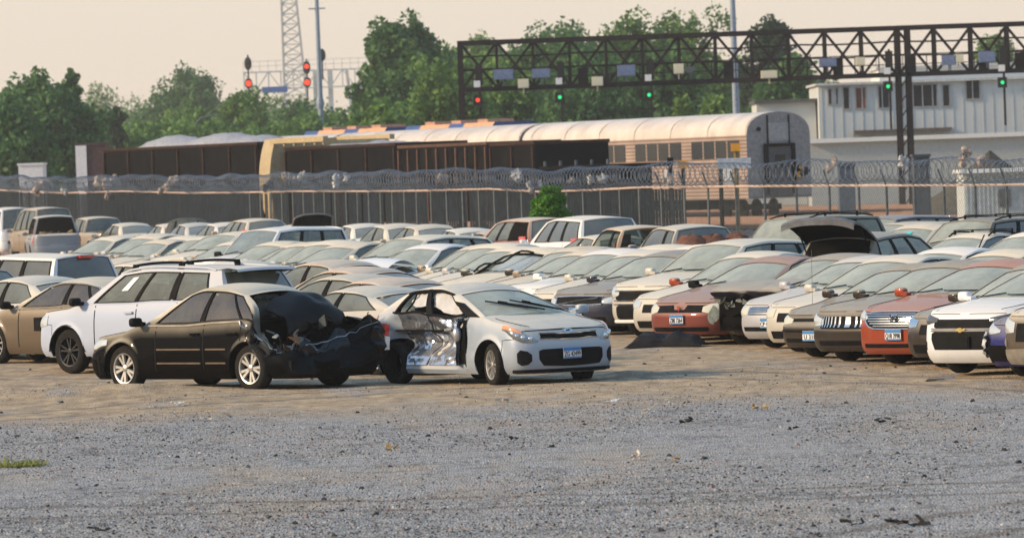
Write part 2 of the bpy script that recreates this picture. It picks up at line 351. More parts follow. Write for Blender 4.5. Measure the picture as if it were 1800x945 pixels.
class Shape:
    def __init__(s, kind, **kw):
        d = dict(BASE); d.update(KIND[kind]); d.update(kw); s.__dict__.update(d); s.kind = kind
        s.xa = s.wb / 2; s.xF = s.xa + s.fo; s.xR = s.xF - s.L; s.Ra = s.r + 0.055
        s.Lc = max(.25, min(.75, s.fo - s.Ra - .03)); ro = -s.xa - s.xR; s.Lr = max(.2, min(.65, ro - s.Ra - .03))
        s.xcow = s.xa - s.cow; s.xct = s.xcow - s.wsx; s.bow = 0.20; s.xb0 = s.xcow - s.bow; s.xA1 = s.xct - .05
        s.fi = interp(s.fprof); s.ri = interp(s.rprof)
        pts = [(s.xR, s.deck), (s.xR + .22, s.deck + (s.deckm - s.deck) * .8)]
        if s.rgb > s.xR + .35: pts.append((s.rgb, s.deckm))
        pts += [(-.7 if s.rgb < -.9 else s.rgb + .1, s.beltr), (.1, s.belt), (s.xb0, s.belt), (s.xa + .02, lerp(s.hm, s.belt, .1)), (s.xF - .22, s.hf + .045), (s.xF, s.hf)]
        s.zt = interp(pts)
        s.si = interp([(0, .07), (.12, .02), (.30, .002), (.45, .0), (.68, .006), (.80, .018), (.92, .038), (1, .062)])
        s.cr = interp([(s.xR, .005), (s.xR + .3, s.tcrown), (s.rgb - .02, s.tcrown), (s.rgb + .5, .03), (s.xb0, s.crown), (s.xa, s.crown), (s.xF - .15, s.crown * .5), (s.xF, .004)])
        s.ze = interp([(s.rgt, s.H - s.roofc - s.rdrop), (lerp(s.rgt, s.xA1, .33), s.H - s.roofc - .02 - s.rmid), (lerp(s.rgt, s.xA1, .66), s.H - s.roofc), (s.xA1, s.H - s.roofc - s.fdrop)])
    def plan(s, p):                            # nominal outline: p 0..1 front quarter, 1..2 side, 2..3 rear quarter
        hw = s.W / 2
        if p <= 1:
            th = p * PI / 2
            return s.xF - s.Lc + s.Lc * max(0, math.cos(th)) ** (2 / s.nf), hw * max(0, math.sin(th)) ** (2 / s.nf)
        if p <= 2:
            x = lerp(s.xF - s.Lc, s.xR + s.Lr, p - 1); return x, hw
        th = (3 - p) * PI / 2
        return s.xR + s.Lr - s.Lr * max(0, math.cos(th)) ** (2 / s.nr), hw * max(0, math.sin(th)) ** (2 / s.nr)
    def taper(s, x):
        m = (s.xF + s.xR) / 2; u = (x - m) / (s.L / 2); return 1 - 0.035 * abs(u) ** 3
    def px(s, x): return 1 + (s.xF - s.Lc - x) / (s.xF - s.Lc - s.xR - s.Lr)
    def hw(s, x):                              # outline half width at x
        if x > s.xF - s.Lc: t = min(1, (x - s.xF + s.Lc) / s.Lc); y = (1 - t ** s.nf) ** (1 / s.nf)
        elif x < s.xR + s.Lr: t = min(1, (s.xR + s.Lr - x) / s.Lr); y = (1 - t ** s.nr) ** (1 / s.nr)
        else: y = 1
        return s.W / 2 * y * s.taper(x)
    def zb(s, x):
        for a in (s.xa, -s.xa):
            d = abs(x - a)
            if d < s.Ra * .999: return s.r + math.sqrt(s.Ra ** 2 - d * d)
        return s.sill
    def b(s, p, z):                            # point on the body side at outline parameter p, height z
        sg = -1 if p < 0 else 1; p = abs(p); x, y = s.plan(p); t = s.zt(x)
        rel = (z - s.sill) / max(.1, t - s.sill)
        if p < 1: wt = max(0, (x - s.xF + s.Lc) / s.Lc); x2 = x - s.fi(z) * wt ** .8
        elif p > 2: wt = max(0, (s.xR + s.Lr - x) / s.Lr); x2 = x + s.ri(z) * wt ** .8
        else: x2 = x
        fl = 0
        for a in (s.xa, -s.xa):
            d = math.hypot(x - a, z - s.r)
            if d < s.Ra + .12: fl = max(fl, .018 * math.exp(-((d - s.Ra) / .045) ** 2))
        yy = (y * s.taper(x) / (s.W / 2)) * (s.W / 2 - s.si(max(0, min(1, rel))) + fl)
        return Vector((x2, sg * yy, z))
    def bn(s, p, z):
        e = .02 if abs(p) > .02 else .02
        du = s.b(p + e, z) - s.b(p - e, z) if abs(p) > e else Vector((0, 1, 0)) * (1)
        dz = s.b(p, z + .02) - s.b(p, z - .02)
        n = du.cross(dz)
        if n.length < 1e-9: n = Vector((1 if abs(p) < 1.5 else -1, 0, 0))
        n.normalize(); o = s.b(p, z); cx = Vector((o.x * .35, o.y, 0))
        if abs(p) < .15: cx = Vector((1, 0, 0))
        if n.dot(cx) < 0: n = -n
        return n
    def g(s, p, v):                            # greenhouse: p 0..1 windshield, 1..2 side, 2..3 rear; v 0..1 upward
        sg = -1 if p < 0 else 1; p = abs(p)
        def tuck(x): return min(s.hw(x) - s.tuck, s.W / 2 - s.tuck)
        if p <= 1:
            k = 1 - p; y01 = p
            xb = s.xcow - s.bow * y01 ** 2; yb = tuck(s.xb0) * y01; zb_ = s.zt(s.xb0) + s.cr(s.xb0) * (1 - y01 ** 2) - .012
            xt = s.xct - .05 * y01 ** 2; yt = s.ytop * y01; zt_ = s.ze(s.xA1) + s.roofc * (1 - y01 ** 2)
            bl = Vector((.6, 0, .6)) * .035 * (1 - .6 * y01 ** 2)
        elif p <= 2:
            t = p - 1; xb = lerp(s.xb0, s.rgb, t); yb = tuck(xb); zb_ = s.zt(xb) - .012
            xt = lerp(s.xA1, s.rgt, t); yt = s.ytop - .03 * (2 * t - 1) ** 2 * (1 if t > .5 else .0); zt_ = s.ze(xt); bl = Vector((0, .035, .0))
        else:
            y01 = 3 - p; xb = s.rgb - .10 * (1 - y01 ** 2); yb = tuck(s.rgb) * y01; zb_ = s.zt(s.rgb) + s.cr(s.rgb) * (1 - y01 ** 2) - .012
            xt = s.rgt - .06 * (1 - y01 ** 2); yt = (s.ytop - .03) * y01; zt_ = s.ze(s.rgt) + s.roofc * (1 - y01 ** 2); bl = Vector((-.6, 0, .4)) * .03 * (1 - .5 * y01 ** 2)
        q = Vector((lerp(xb, xt, v), lerp(yb, yt, v), lerp(zb_, zt_, v))) + bl * (4 * v * (1 - v))
        q.y *= sg; return q
    def gn(s, p, v):
        a = abs(p); e = .015; lo, hi = math.floor(a - 1e-6), 0
        lo = max(0, min(2, lo)); a0, a1 = max(lo + 1e-4, a - e), min(lo + 1 - 1e-4, a + e); sg = -1 if p < 0 else 1
        n = (s.g(sg * a1, v) - s.g(sg * a0, v)).cross(s.g(p, min(1, v + .03)) - s.g(p, max(0, v - .03))).normalized()
        c = s.g(p, v) - Vector(((s.xcow + s.rgb) / 2, 0, .8)); return n if n.dot(c) > 0 else -n

def cols_at(cols, n):
    outc = []
    for i in range(len(cols) - 1):
        a, b = cols[i], cols[i + 1]
        for k in range(n): outc.append(tuple(lerp(a[j], b[j], k / n) for j in range(3)))
    outc.append(cols[-1]); return outc

def bpatch(mb, S, cols, off=.01, bulge=.0, nz=4, n=4, m=None, skirt=.02, mirror=False):
    """a raised panel on the body: columns (p, z low, z high)"""
    cc = cols_at(cols, n); rows = []
    for ci, (p, a, b) in enumerate(cc):
        if mirror: p = -p
        r = []
        for k in range(nz + 1):
            z = lerp(a, b, k / nz); nn = S.bn(p, z)
            bb = off + bulge * math.sin(PI * k / nz) * math.sin(PI * ci / (len(cc) - 1))
            r.append(S.b(p, z) + nn * bb)
        r = [S.b(p, a) + S.bn(p, a) * (off - skirt)] + r + [S.b(p, b) + S.bn(p, b) * (off - skirt)]
        rows.append(r)
    first = [q - S.bn(-cc[0][0] if mirror else cc[0][0], q.z) * skirt for q in rows[0]]
    last = [q - S.bn(-cc[-1][0] if mirror else cc[-1][0], q.z) * skirt for q in rows[-1]]
    mb.grid([first] + rows + [last], m, flip=mirror)

def gpatch(mb, S, pa, pb, va, vb, off=-.012, n=6, nv=4, m=None, mirror=False, rnd=0.0):
    rows = []
    for i in range(n + 1):
        p = lerp(pa, pb, i / n); a, b = va, vb
        if rnd: e = abs(2 * i / n - 1) ** 6; a = lerp(va, vb, rnd * e * .5); b = lerp(vb, va, rnd * e * .5)
        if mirror: p = -p
        rows.append([S.g(p, lerp(a, b, k / nv)) + S.gn(p, lerp(a, b, k / nv)) * off for k in range(nv + 1)])
    mb.grid(rows, m, flip=mirror)

def body_mesh(S, name, deform=None, holes=None, seams=True):
    """shell: slot 0 paint, 1 black plastic, 2 underbody"""
    mb = MB()
    ps = [i / 12 for i in range(12)]
    xs = set()
    x0, x1 = S.xF - S.Lc, S.xR + S.Lr
    for c in (S.xa, -S.xa):
        for sgn in (1, -1): xs.add(round(c + sgn * S.Ra, 5)); xs.add(round(c + sgn * S.Ra * .992, 5))
        for k in range(1, 14): xs.add(round(c + S.Ra * .99 * math.cos(PI * k / 14), 5))
    for k in range(19): xs.add(round(lerp(x0, x1, k / 18), 5))
    xs = sorted((x for x in xs if x1 - 1e-4 <= x <= x0 + 1e-4), reverse=True)
    ps += [S.px(x) for x in xs]
    ps += [2 + i / 9 for i in range(1, 10)]
    NV = 13
    def col(p, sg):
        x, _ = S.plan(p); a, t = S.zb(x), S.zt(x)
        if 0 <= p < 1 or p > 2: a = S.sill + .0
        r = [S.b(sg * p, lerp(a, t, (k / NV))) for k in range(NV + 1)]
        lo = r[0].copy(); lo.y *= .55
        if abs(p) < .3 or p > 2.7: lo.x *= .9
        return [lo] + r
    tops = []
    for sg in (1, -1):
        rows = [col(p, sg) for p in ps]
        def mm(i, j): return 2 if j == 0 else 0
        sk = (lambda i, j: holes(0.5 * (ps[i] + ps[min(i + 1, len(ps) - 1)]) * sg, j)) if holes else None
        mb.grid(rows, mm, flip=(sg == -1), skip=sk)
        tops.append([r[-1] for r in rows])
    K = 10; crows = []
    for i, p in enumerate(ps):
        a, b = tops[0][i], tops[1][i]; x, _ = S.plan(p); cr = S.cr(x)
        crows.append([Vector((lerp(a.x, b.x, k / K), lerp(a.y, b.y, k / K), a.z + cr * (1 - (2 * k / K - 1) ** 2))) for k in range(K + 1)])
    bed0, bed1 = (S.rgb - .12, S.xR + .10) if getattr(S, 'bed', False) else (0, 0)
    def csk(i, j):
        xm = .5 * (S.plan(ps[i])[0] + S.plan(ps[min(i + 1, len(ps) - 1)])[0])
        if bed0 and bed1 < xm < bed0 and 1 <= j < K - 1: return True
        return S.xcow - .3 > xm > S.rgb + .15
    mb.grid(crows, 0, skip=(lambda i, j: csk(i, j) or (holes is not None and holes(('cap', S.plan(ps[i])[0], j), j))))
    if bed0:                                   # load bed floor and walls
        h = S.W / 2 - .16; L_ = bed0 - bed1; c = (bed0 + bed1) / 2
        mb.box((c, 0, .62), (L_ + .1, 2 * h + .1, .03), m=2)
        for q in (1, -1): mb.box((c, q * (h + .015), .82), (L_ + .1, .03, .40), m=0)
        mb.box((bed0 + .04, 0, .82), (.03, 2 * h, .42), m=0); mb.box((bed1 - .03, 0, .82), (.03, 2 * h, .42), m=0)
    # greenhouse shell with openings
    cut = sorted(set([0, 1] + [q for w_ in S.wins for q in w_]))
    tps = []
    for i in range(len(cut) - 1):
        n = max(1, int((cut[i + 1] - cut[i]) * 18)); tps += [lerp(cut[i], cut[i + 1], k / n) for k in range(n)]
    gps = [0, .15, .3, .45, .6, .75, .87, .94] + [1 + t for t in tps] + [2, 2.06, 2.13, 2.3, 2.5, 2.7, 2.85, 3.0]
    gv = [0, S.v0, .3, .5, .7, S.v1, .96, 1]
    first, last = S.wins[0][0], S.wins[-1][1]
    gtops = []
    for sg in (1, -1):
        rows = [[S.g(sg * p, v) for v in gv] for p in gps]
        def inwin(i, j):
            p = .5 * (gps[i] + gps[i + 1]) if i + 1 < len(gps) else 3; v = .5 * (gv[j] + gv[j + 1]); t = p - 1
            if p < .94: return .02 < v < .97
            if p > 2.06: return S.rear_glass and .12 < v < .93
            return S.v0 < v < S.v1 and any(a < t < b for a, b in S.wins)
        def gm(i, j):
            p = .5 * (gps[i] + gps[i + 1]); t = p - 1; v = .5 * (gv[j] + gv[j + 1])
            if 1 < p < 2 and first < t < last and S.v0 < v < S.v1: return 1
            if p < .94 and v < .15: return 1
            return 0
        mb.grid(rows, gm, flip=(sg == -1), skip=lambda i, j: inwin(i, j) or (holes is not None and holes(('gh', .5 * (gps[i] + gps[i + 1]) * sg, .5 * (gv[j] + gv[j + 1])), j)))
        gtops.append([r[-1] for r in rows])
        for (a, b) in S.wins:                  # reveals round each side window
            ring = [(1 + lerp(a, b, k / 6), S.v0) for k in range(7)] + [(1 + b, lerp(S.v0, S.v1, k / 4)) for k in range(1, 5)] + [(1 + lerp(b, a, k / 6), S.v1) for k in range(1, 7)] + [(1 + a, lerp(S.v1, S.v0, k / 4)) for k in range(1, 5)]
            o = [S.g(sg * p, v) + S.gn(sg * p, v) * .004 for p, v in ring]; i_ = [q - S.gn(sg * p, v) * .03 for (p, v), q in zip(ring, o)]
            cx, cv = 1 + (a + b) / 2, (S.v0 + S.v1) / 2
            o2 = []
            for (p, v) in ring:
                p2 = cx + (p - cx) * (1 + .016 / max(.05, (b - a) / 2)); v2 = cv + (v - cv) * 1.06; o2.append(S.g(sg * p2, v2) + S.gn(sg * p2, v2) * .004)
            mb.grid([o2, o, i_], 1, closed=True, flip=(sg == 1))
    rrows = []
    for i, p in enumerate(gps):
        a, b = gtops[0][i], gtops[1][i]
        if p <= 1 or p >= 2: rrows.append([a.lerp(b, k / K) + Vector((0, 0, 0)) for k in range(K + 1)])
        else: rrows.append([Vector((a.x - (.05 if 0 else 0), lerp(a.y, b.y, k / K), a.z + S.roofc * (1 - (2 * k / K - 1) ** 2))) for k in range(K + 1)])
    # front and rear edges of the roof follow the curved glass lines
    for i, p in enumerate(gps):
        if p < 1 or p > 2:
            sgp = [S.g(p * 1.0, 1)]; y = gtops[0][i].y; zc = S.ze(S.xA1 if p < 1 else S.rgt); ym = S.ytop if p < 1 else S.ytop - .03
            rrows[i] = [Vector((lerp(gtops[0][i].x, gtops[1][i].x, k / K), lerp(y, -y, k / K), zc + S.roofc * (1 - (y / ym * (2 * k / K - 1)) ** 2) if ym else zc)) for k in range(K + 1)]
    mb.grid(rrows, 0, skip=(lambda i, j: holes(('roof', gps[i], j), j)) if holes else None)
    # underside, inner tub
    mb.box(((S.xF + S.xR) / 2, 0, S.sill + .02), (S.L * .9, S.W * .60, .05), m=2)
    mb.box((0, 0, S.sill + .12), (S.wb - 2 * S.Ra - .02, S.W * .84, .05), m=2)
    mb.box((lerp(S.xcow, S.rgb, .5) - .05, 0, S.belt - .19), (S.xcow - S.rgb - .1, S.W * .86, .02), m=2)
    if seams:                                  # shut lines
        for sg in (1, -1):
            for x in S.seams:
                p = S.px(x); z0 = max(S.zb(x) + .03, S.sill + .05)
                mb.cur = 1; bpatch(mb, S, [(p - .003, z0, S.zt(x) - .01), (p + .003, z0, S.zt(x) - .01)], .0015, 0, 8, 1, 1, .004, mirror=sg < 0); mb.cur = 0
        mb.cur = 1
        for sg in (1, -1):                     # hood edge, bumper joint and fender line
            pts = []
            for k in range(13):
                x = lerp(S.xF - .16, S.xcow - .04, k / 12); y = sg * S.hw(x) * .80; pts.append((x, y, S.zt(x) + S.cr(x) * (1 - .64) + .0015))
            mb.tube(pts, .0045, 4)
            zj = S.hf - .115
            mb.tube([S.b(sg * lerp(.55, 1.0, k / 8), zj - .02 * k / 8) + S.bn(sg * lerp(.55, 1.0, k / 8), zj) * .001 for k in range(9)] + [S.b(sg * 1.02, lerp(zj - .03, max(S.sill + .1, zj - .2), k / 4)) + Vector((0, sg * .001, 0)) for k in range(5)], .0045, 4)
            mb.tube([S.b(sg * lerp(.02, .55, k / 8), S.hf - .012) + Vector((.001, 0, 0)) for k in range(9)], .005, 4)
            mb.tube([S.b(sg * lerp(2.05, 2.95, k / 8), S.beltr - .38) + S.bn(sg * lerp(2.05, 2.95, k / 8), S.beltr - .38) * .001 for k in range(9)], .0045, 4)
        mb.cur = 0
    return mb.mesh(name, [None, M_black, M_under], 38, deform)

WHEELS = {}
def wheel_mesh(r, wd, style):
    key = (round(r, 3), round(wd, 3), style)
    if key in WHEELS: return WHEELS[key]
    t = MB(); rr = r * .66; h = wd / 2
    t.lathe_y([(rr, -h * .75), (rr * 1.04, -h * .95), (r * .86, -h), (r * .965, -h * .82), (r, -h * .55), (r, -h * .2), (r * .988, -h * .17), (r, -h * .12), (r, h * .12), (r * .988, h * .17), (r, h * .2), (r, h * .55), (r * .965, h * .82), (r * .86, h), (rr * 1.04, h * .95), (rr, h * .75), (rr, -h * .75)], 32)
    tm = t.mesh('tyre', [M_rubber], 40)
    m = MB(); f = h * .82                      # outer face toward +y
    m.lathe_y([(rr * 1.0, f - .01), (rr * 1.03, f + .012), (rr * .95, f + .006), (rr * .90, f - .03), (rr * .88, -h * .6)], 32, 0)
    m.lathe_y([(rr * .9, f - .075), (rr * .5, f - .07), (.001, f - .065)], 24, 1)
    m.lathe_y([(rr * .22, f - .06), (rr * .22, f - .004), (rr * .14, f + .004), (.001, f + .006)], 16, 0)
    ns = {'five': 5, 'split': 5, 'six': 6, 'ten': 10, 'cap': 9, 'dark': 5}[style]
    for k in range(ns):
        a = 2 * PI * k / ns + .3
        offs = (-.16, .16) if style in ('split', 'dark') else (0,)
        wd_ = {'five': .20, 'split': .19, 'six': .17, 'ten': .09, 'cap': .15, 'dark': .13}[style] * rr
        for o in offs:
            i0 = Vector((math.cos(a + o * .6) * rr * .12, f - .012, math.sin(a + o * .6) * rr * .12)); o0 = Vector((math.cos(a + o * 1.3) * rr * .93, f - .004, math.sin(a + o * 1.3) * rr * .93))
            d = (o0 - i0).normalized(); pz = Vector((-d.z, 0, d.x)); w0, w1 = wd_ * .75, wd_
            p8 = []
            for c, ww in ((i0, w0), (o0, w1)):
                for yy in (0, -.035):
                    for q in (-1, 1): p8.append(c + pz * (q * ww * .5 * (1.25 if yy else 1)) + Vector((0, yy, 0)))
            ii = [m.vert(q) for q in p8]
            for q in ((0, 1, 5, 4), (2, 0, 4, 6), (1, 3, 7, 5), (3, 2, 6, 7), (0, 2, 3, 1), (4, 5, 7, 6)): m.face([ii[x] for x in q], 0)
    rm = m.mesh('rim', [M_alloy, M_under], 35)
    WHEELS[key] = (tm, rm); return WHEELS[key]

def text_mesh(s, size, depth=.002):
    cu = bpy.data.curves.new('lettering', 'FONT'); cu.body = s; cu.size = size; cu.extrude = depth; cu.align_x = 'CENTER'; cu.align_y = 'CENTER'
    o = bpy.data.objects.new('lettering_tmp', cu); C.objects.link(o)
    dg = bpy.context.evaluated_depsgraph_get(); me = bpy.data.meshes.new_from_object(o.evaluated_get(dg)); bpy.data.objects.remove(o); bpy.data.curves.remove(cu)
    return me

def rbox(mb, c, h, e=.55, n=14, k=10, m=0):        # rounded box (superellipsoid) with half sizes h
    pw = lambda v: math.copysign(abs(v) ** e, v); rows = []
    for i in range(k + 1):
        t = -PI / 2 + PI * i / k
        rows.append([(c[0] + h[0] * pw(math.cos(t)) * pw(math.cos(2 * PI * j / n)), c[1] + h[1] * pw(math.cos(t)) * pw(math.sin(2 * PI * j / n)), c[2] + h[2] * pw(math.sin(t))) for j in range(n)])
    mb.grid(rows, m, closed=True)

class Car:
    """one vehicle: an Empty carrying its parts; meshes of a shape are shared between cars of that shape"""
    LIB = {}
    def __init__(s, name, label, cat, loc, rotz, shape, pm, group=None, lod=1, glass_m=None, wind_m=None, seat_m=None, deform=None, holes=None, lean=(0, 0),
                 no=(), steer=0.0, rim=None, rimm=None, key=None, lampm=None, mirror_m=None):
        s.S = S = shape; s.no = no; s.pm = pm; s.deform = deform
        s.root = thing(name, label, cat, loc, rotz, group)
        s.root.rotation_euler[0], s.root.rotation_euler[1] = lean
        gm = glass_m or M_glass; wm = wind_m or M_wind
        key = key if deform is None and holes is None else None
        L = Car.LIB.get(key) if key else None
        if L is None:
            L = {}
            L['body'] = body_mesh(S, 'body', deform, holes, seams=lod >= 1)
            def P(nm, fn, mats, sm=40):
                mb = MB(); fn(mb); L[nm] = mb.mesh(nm if isinstance(nm, str) else nm[0], mats, sm, deform)
            P('windshield', lambda mb: (gpatch(mb, S, -.94, .94, .02, .97, -.012, 12, 6)), [M_wind])
            P('rear_window', lambda mb: (gpatch(mb, S, 2.06, 3, .12, .93, -.012, 6), gpatch(mb, S, 2.06, 3, .12, .93, -.012, 6, mirror=True)), [M_glass])
            for i, (a, b) in enumerate(S.wins):
                for sg in (0, 1): P(('side_window', i, sg), lambda mb: gpatch(mb, S, 1 + a, 1 + b, S.v0, S.v1, -.012, 6, mirror=bool(sg)), [M_glass])
            for sg in (0, 1):
                P(('headlight', sg), lambda mb: bpatch(mb, S, S.hl, .008, .02, 5, 4, 0, .03, bool(sg)), [M_lamp])
                P(('taillight', sg), lambda mb: bpatch(mb, S, S.tl, .008, .015, 5, 4, 0, .03, bool(sg)), [M_red])
                P(('mirror', sg), lambda mb: (rbox(mb, (S.xb0 - .01, (1 - 2 * sg) * (S.W / 2 + .06), S.belt + .055), (.065, .10, .068)),
                                              mb.bar((S.xb0 - .0, (1 - 2 * sg) * (S.W / 2 - .10), S.belt + .02), (S.xb0 + .0, (1 - 2 * sg) * (S.W / 2 + .02), S.belt + .04), .11, .06, 0)), [M_black])
            P('grille', lambda mb: (bpatch(mb, S, S.gr, .004, 0, 3, 6, 0, .01), bpatch(mb, S, S.low, .004, 0, 3, 6, 0, .01)), [M_black])
            def seats(mb):
                zf = S.belt - .40
                for y in (.36, -.36):
                    mb.box((.12, y, zf + .22), (.16, .50, .66), Matrix.Rotation(-.22, 3, 'Y'), 0); mb.box((-.04, y, zf + .62), (.10, .26, .2), Matrix.Rotation(-.15, 3, 'Y'), 0)
                    mb.box((.42, y, zf), (.5, .5, .16), None, 0)
                xr = max(S.rgb + .55, -.98)
                if S.rgb < -1.2: mb.box((xr, 0, zf + .22), (.16, 1.25, .6), Matrix.Rotation(-.3, 3, 'Y'), 0); [mb.box((xr - .14, y, zf + .58), (.1, .24, .16), None, 0) for y in (.34, -.34)]
                mb.box((S.xcow - .42, 0, S.belt - .10), (.38, S.W * .78, .2), Matrix.Rotation(.12, 3, 'Y'), 1)
                mb.lathe_z([(.185, -.012), (.2, 0), (.185, .012), (.17, 0), (.185, -.012)], 16, 1, (S.xcow - .72, .36, S.belt + .02))
            P('seats', seats, [M_seat, M_black], None)
            if lod >= 1:
                def wip(mb):
                    for y0, y1 in ((-.72, -.08), (.02, .66)):
                        a = S.g(-y0 if 0 else y0, .035) + S.gn(y0, .035) * .02; b = S.g(y1, .09) + S.gn(y1, .09) * .02; mb.bar(a, b, .022, .016, 0)
                P('wiper', wip, [M_black])
                for i, x in enumerate(S.seams[1:3] if len(S.seams) > 2 else S.seams[1:]):
                    for sg in (0, 1):
                        P(('door_handle', i, sg), lambda mb: mb.bar(S.b((1 - 2 * sg) * S.px(x + .26), S.belt - .13) + Vector((0, (1 - 2 * sg) * .022, 0)), S.b((1 - 2 * sg) * S.px(x + .07), S.belt - .125) + Vector((0, (1 - 2 * sg) * .022, 0)), .03, .032, 0), [None])
            if key: Car.LIB[key] = L
        s.parts = {}
        def put(nm, mats):
            if nm not in L: return None
            base = nm if isinstance(nm, str) else nm[0]
            if base in no or nm in no: return None
            o = link(base, L[nm], s.root, mats); s.parts[nm] = o; return o
        b = put('body', [pm]); 
        put('windshield', [wm]); put('rear_window', [gm])
        for i in range(len(S.wins)):
            for sg in (0, 1): put(('side_window', i, sg), [gm])
        for sg in (0, 1):
            put(('headlight', sg), [lampm]); put(('taillight', sg), [None]); put(('mirror', sg), [mirror_m if mirror_m else (pm if lod else None)])
        put('grille', [None]); put('seats', [seat_m, None]); put('wiper', [None])
        for i in range(2):
            for sg in (0, 1): put(('door_handle', i, sg), [pm])
        if 'wheel' not in no:
            tw = .21; tm, rm = wheel_mesh(S.r, tw, rim or S.rim)
            for fx in (1, -1):
                for sg in (1, -1):
                    if ('wheel', fx, sg) in no: continue
                    o = link('wheel', tm, s.root); o.location = (fx * S.xa, sg * (S.W / 2 - tw / 2 - .035), S.r)
                    o.rotation_euler = (0, random.uniform(0, 1.2), 0 if sg > 0 else PI)
                    if sg < 0: o.rotation_euler = (0, 0, PI)
                    if fx > 0 and steer: o.rotation_euler[2] += steer
                    if lod >= 1: link('rim', rm, o, [rimm])
                    s.parts[('wheel', fx, sg)] = o
        if getattr(S, 'rack', False): s.rack()
    def add(s, name, fn, mats, parent=None, smooth=40, deform='same'):
        mb = MB(); fn(mb)
        return mb.build(name, mats, parent or s.root, smooth, s.deform if deform == 'same' else deform)
    def rack(s, m=None):
        S = s.S
        def fn(mb):
            for sg in (1, -1):
                pts = [Vector((lerp(S.xA1 - .15, S.rgt + .15, k / 8), sg * (S.ytop - .06), S.ze(lerp(S.xA1 - .15, S.rgt + .15, k / 8)) + .03 + .045 * math.sin(PI * min(1, max(0, (k / 8) * 1.0))) ** .4)) for k in range(9)]
                mb.tube(pts, .018, 6)
            for t in (.28, .72):
                x = lerp(S.xA1, S.rgt, t); mb.bar((x, -S.ytop + .06, S.H + .045), (x, S.ytop - .06, S.H + .045), .03, .02)
                for sg in (1, -1): mb.bar((x, sg * (S.ytop - .06), S.ze(x) + .02), (x, sg * (S.ytop - .06), S.H + .05), .04, .04)
        s.add('roof_rack', fn, [m or M_black])
    def plate(s, txt, z, x_off=.03, y=0.0, front=True, dark=False):
        S = s.S; q = S.b(0, z) if front else S.b(3, z); sg = 1 if front else -1
        x = q.x + sg * x_off
        o = s.add('license_plate', lambda mb: (mb.box((x, y, z), (.012, .305, .155), None, 0), mb.box((x + sg * .0075, y, z + .052), (.003, .301, .048), None, 1), mb.box((x + sg * .0072, y, z - .066), (.003, .301, .02), None, 1)), [M_white, M_plateblue], None, None, None)
        me = text_mesh(txt, .100); me.materials.clear(); me.materials.append(M_plateink)
        wv = max(v.co.x for v in me.vertices) - min(v.co.x for v in me.vertices)
        if wv > .275: me.transform(Matrix.Diagonal((.275 / wv, 1, 1, 1)))
        t = link('lettering', me, o); t.location = (x + sg * .011, y, z - .018); t.rotation_euler = (R(90), 0, R(90) if front else R(-90))
        return o
    def bars(s, cols_fn, n, mat, name='grille_bar', off=.014):
        """n horizontal bars across the front"""
        def fn(mb):
            for k in range(n): bpatch(mb, s.S, cols_fn(k), off, .004, 1, 6, 0, .012)
        return s.add(name, fn, [mat])
    def emblem(s, fn, z, mat, off=.03):
        """fn(mb): shapes in a local (y, z) plane, placed on the nose"""
        q = s.S.b(0, z); mb = MB(); fn(mb)
        mb.v = [(q.x + off + a, b, z + c) for a, b, c in mb.v]
        return mb.build('emblem', [mat], s.root, None)

def ell_ring(mb, ry, rz, w=.008, d=.008, n=24, y=0, z=0, slant=0):
    for k in range(n):
        a, b = 2 * PI * k / n, 2 * PI * (k + 1) / n
        mb.bar((0, y + ry * math.cos(a) + slant * math.sin(a), z + rz * math.sin(a)), (0, y + ry * math.cos(b) + slant * math.sin(b), z + rz * math.sin(b)), w, d)
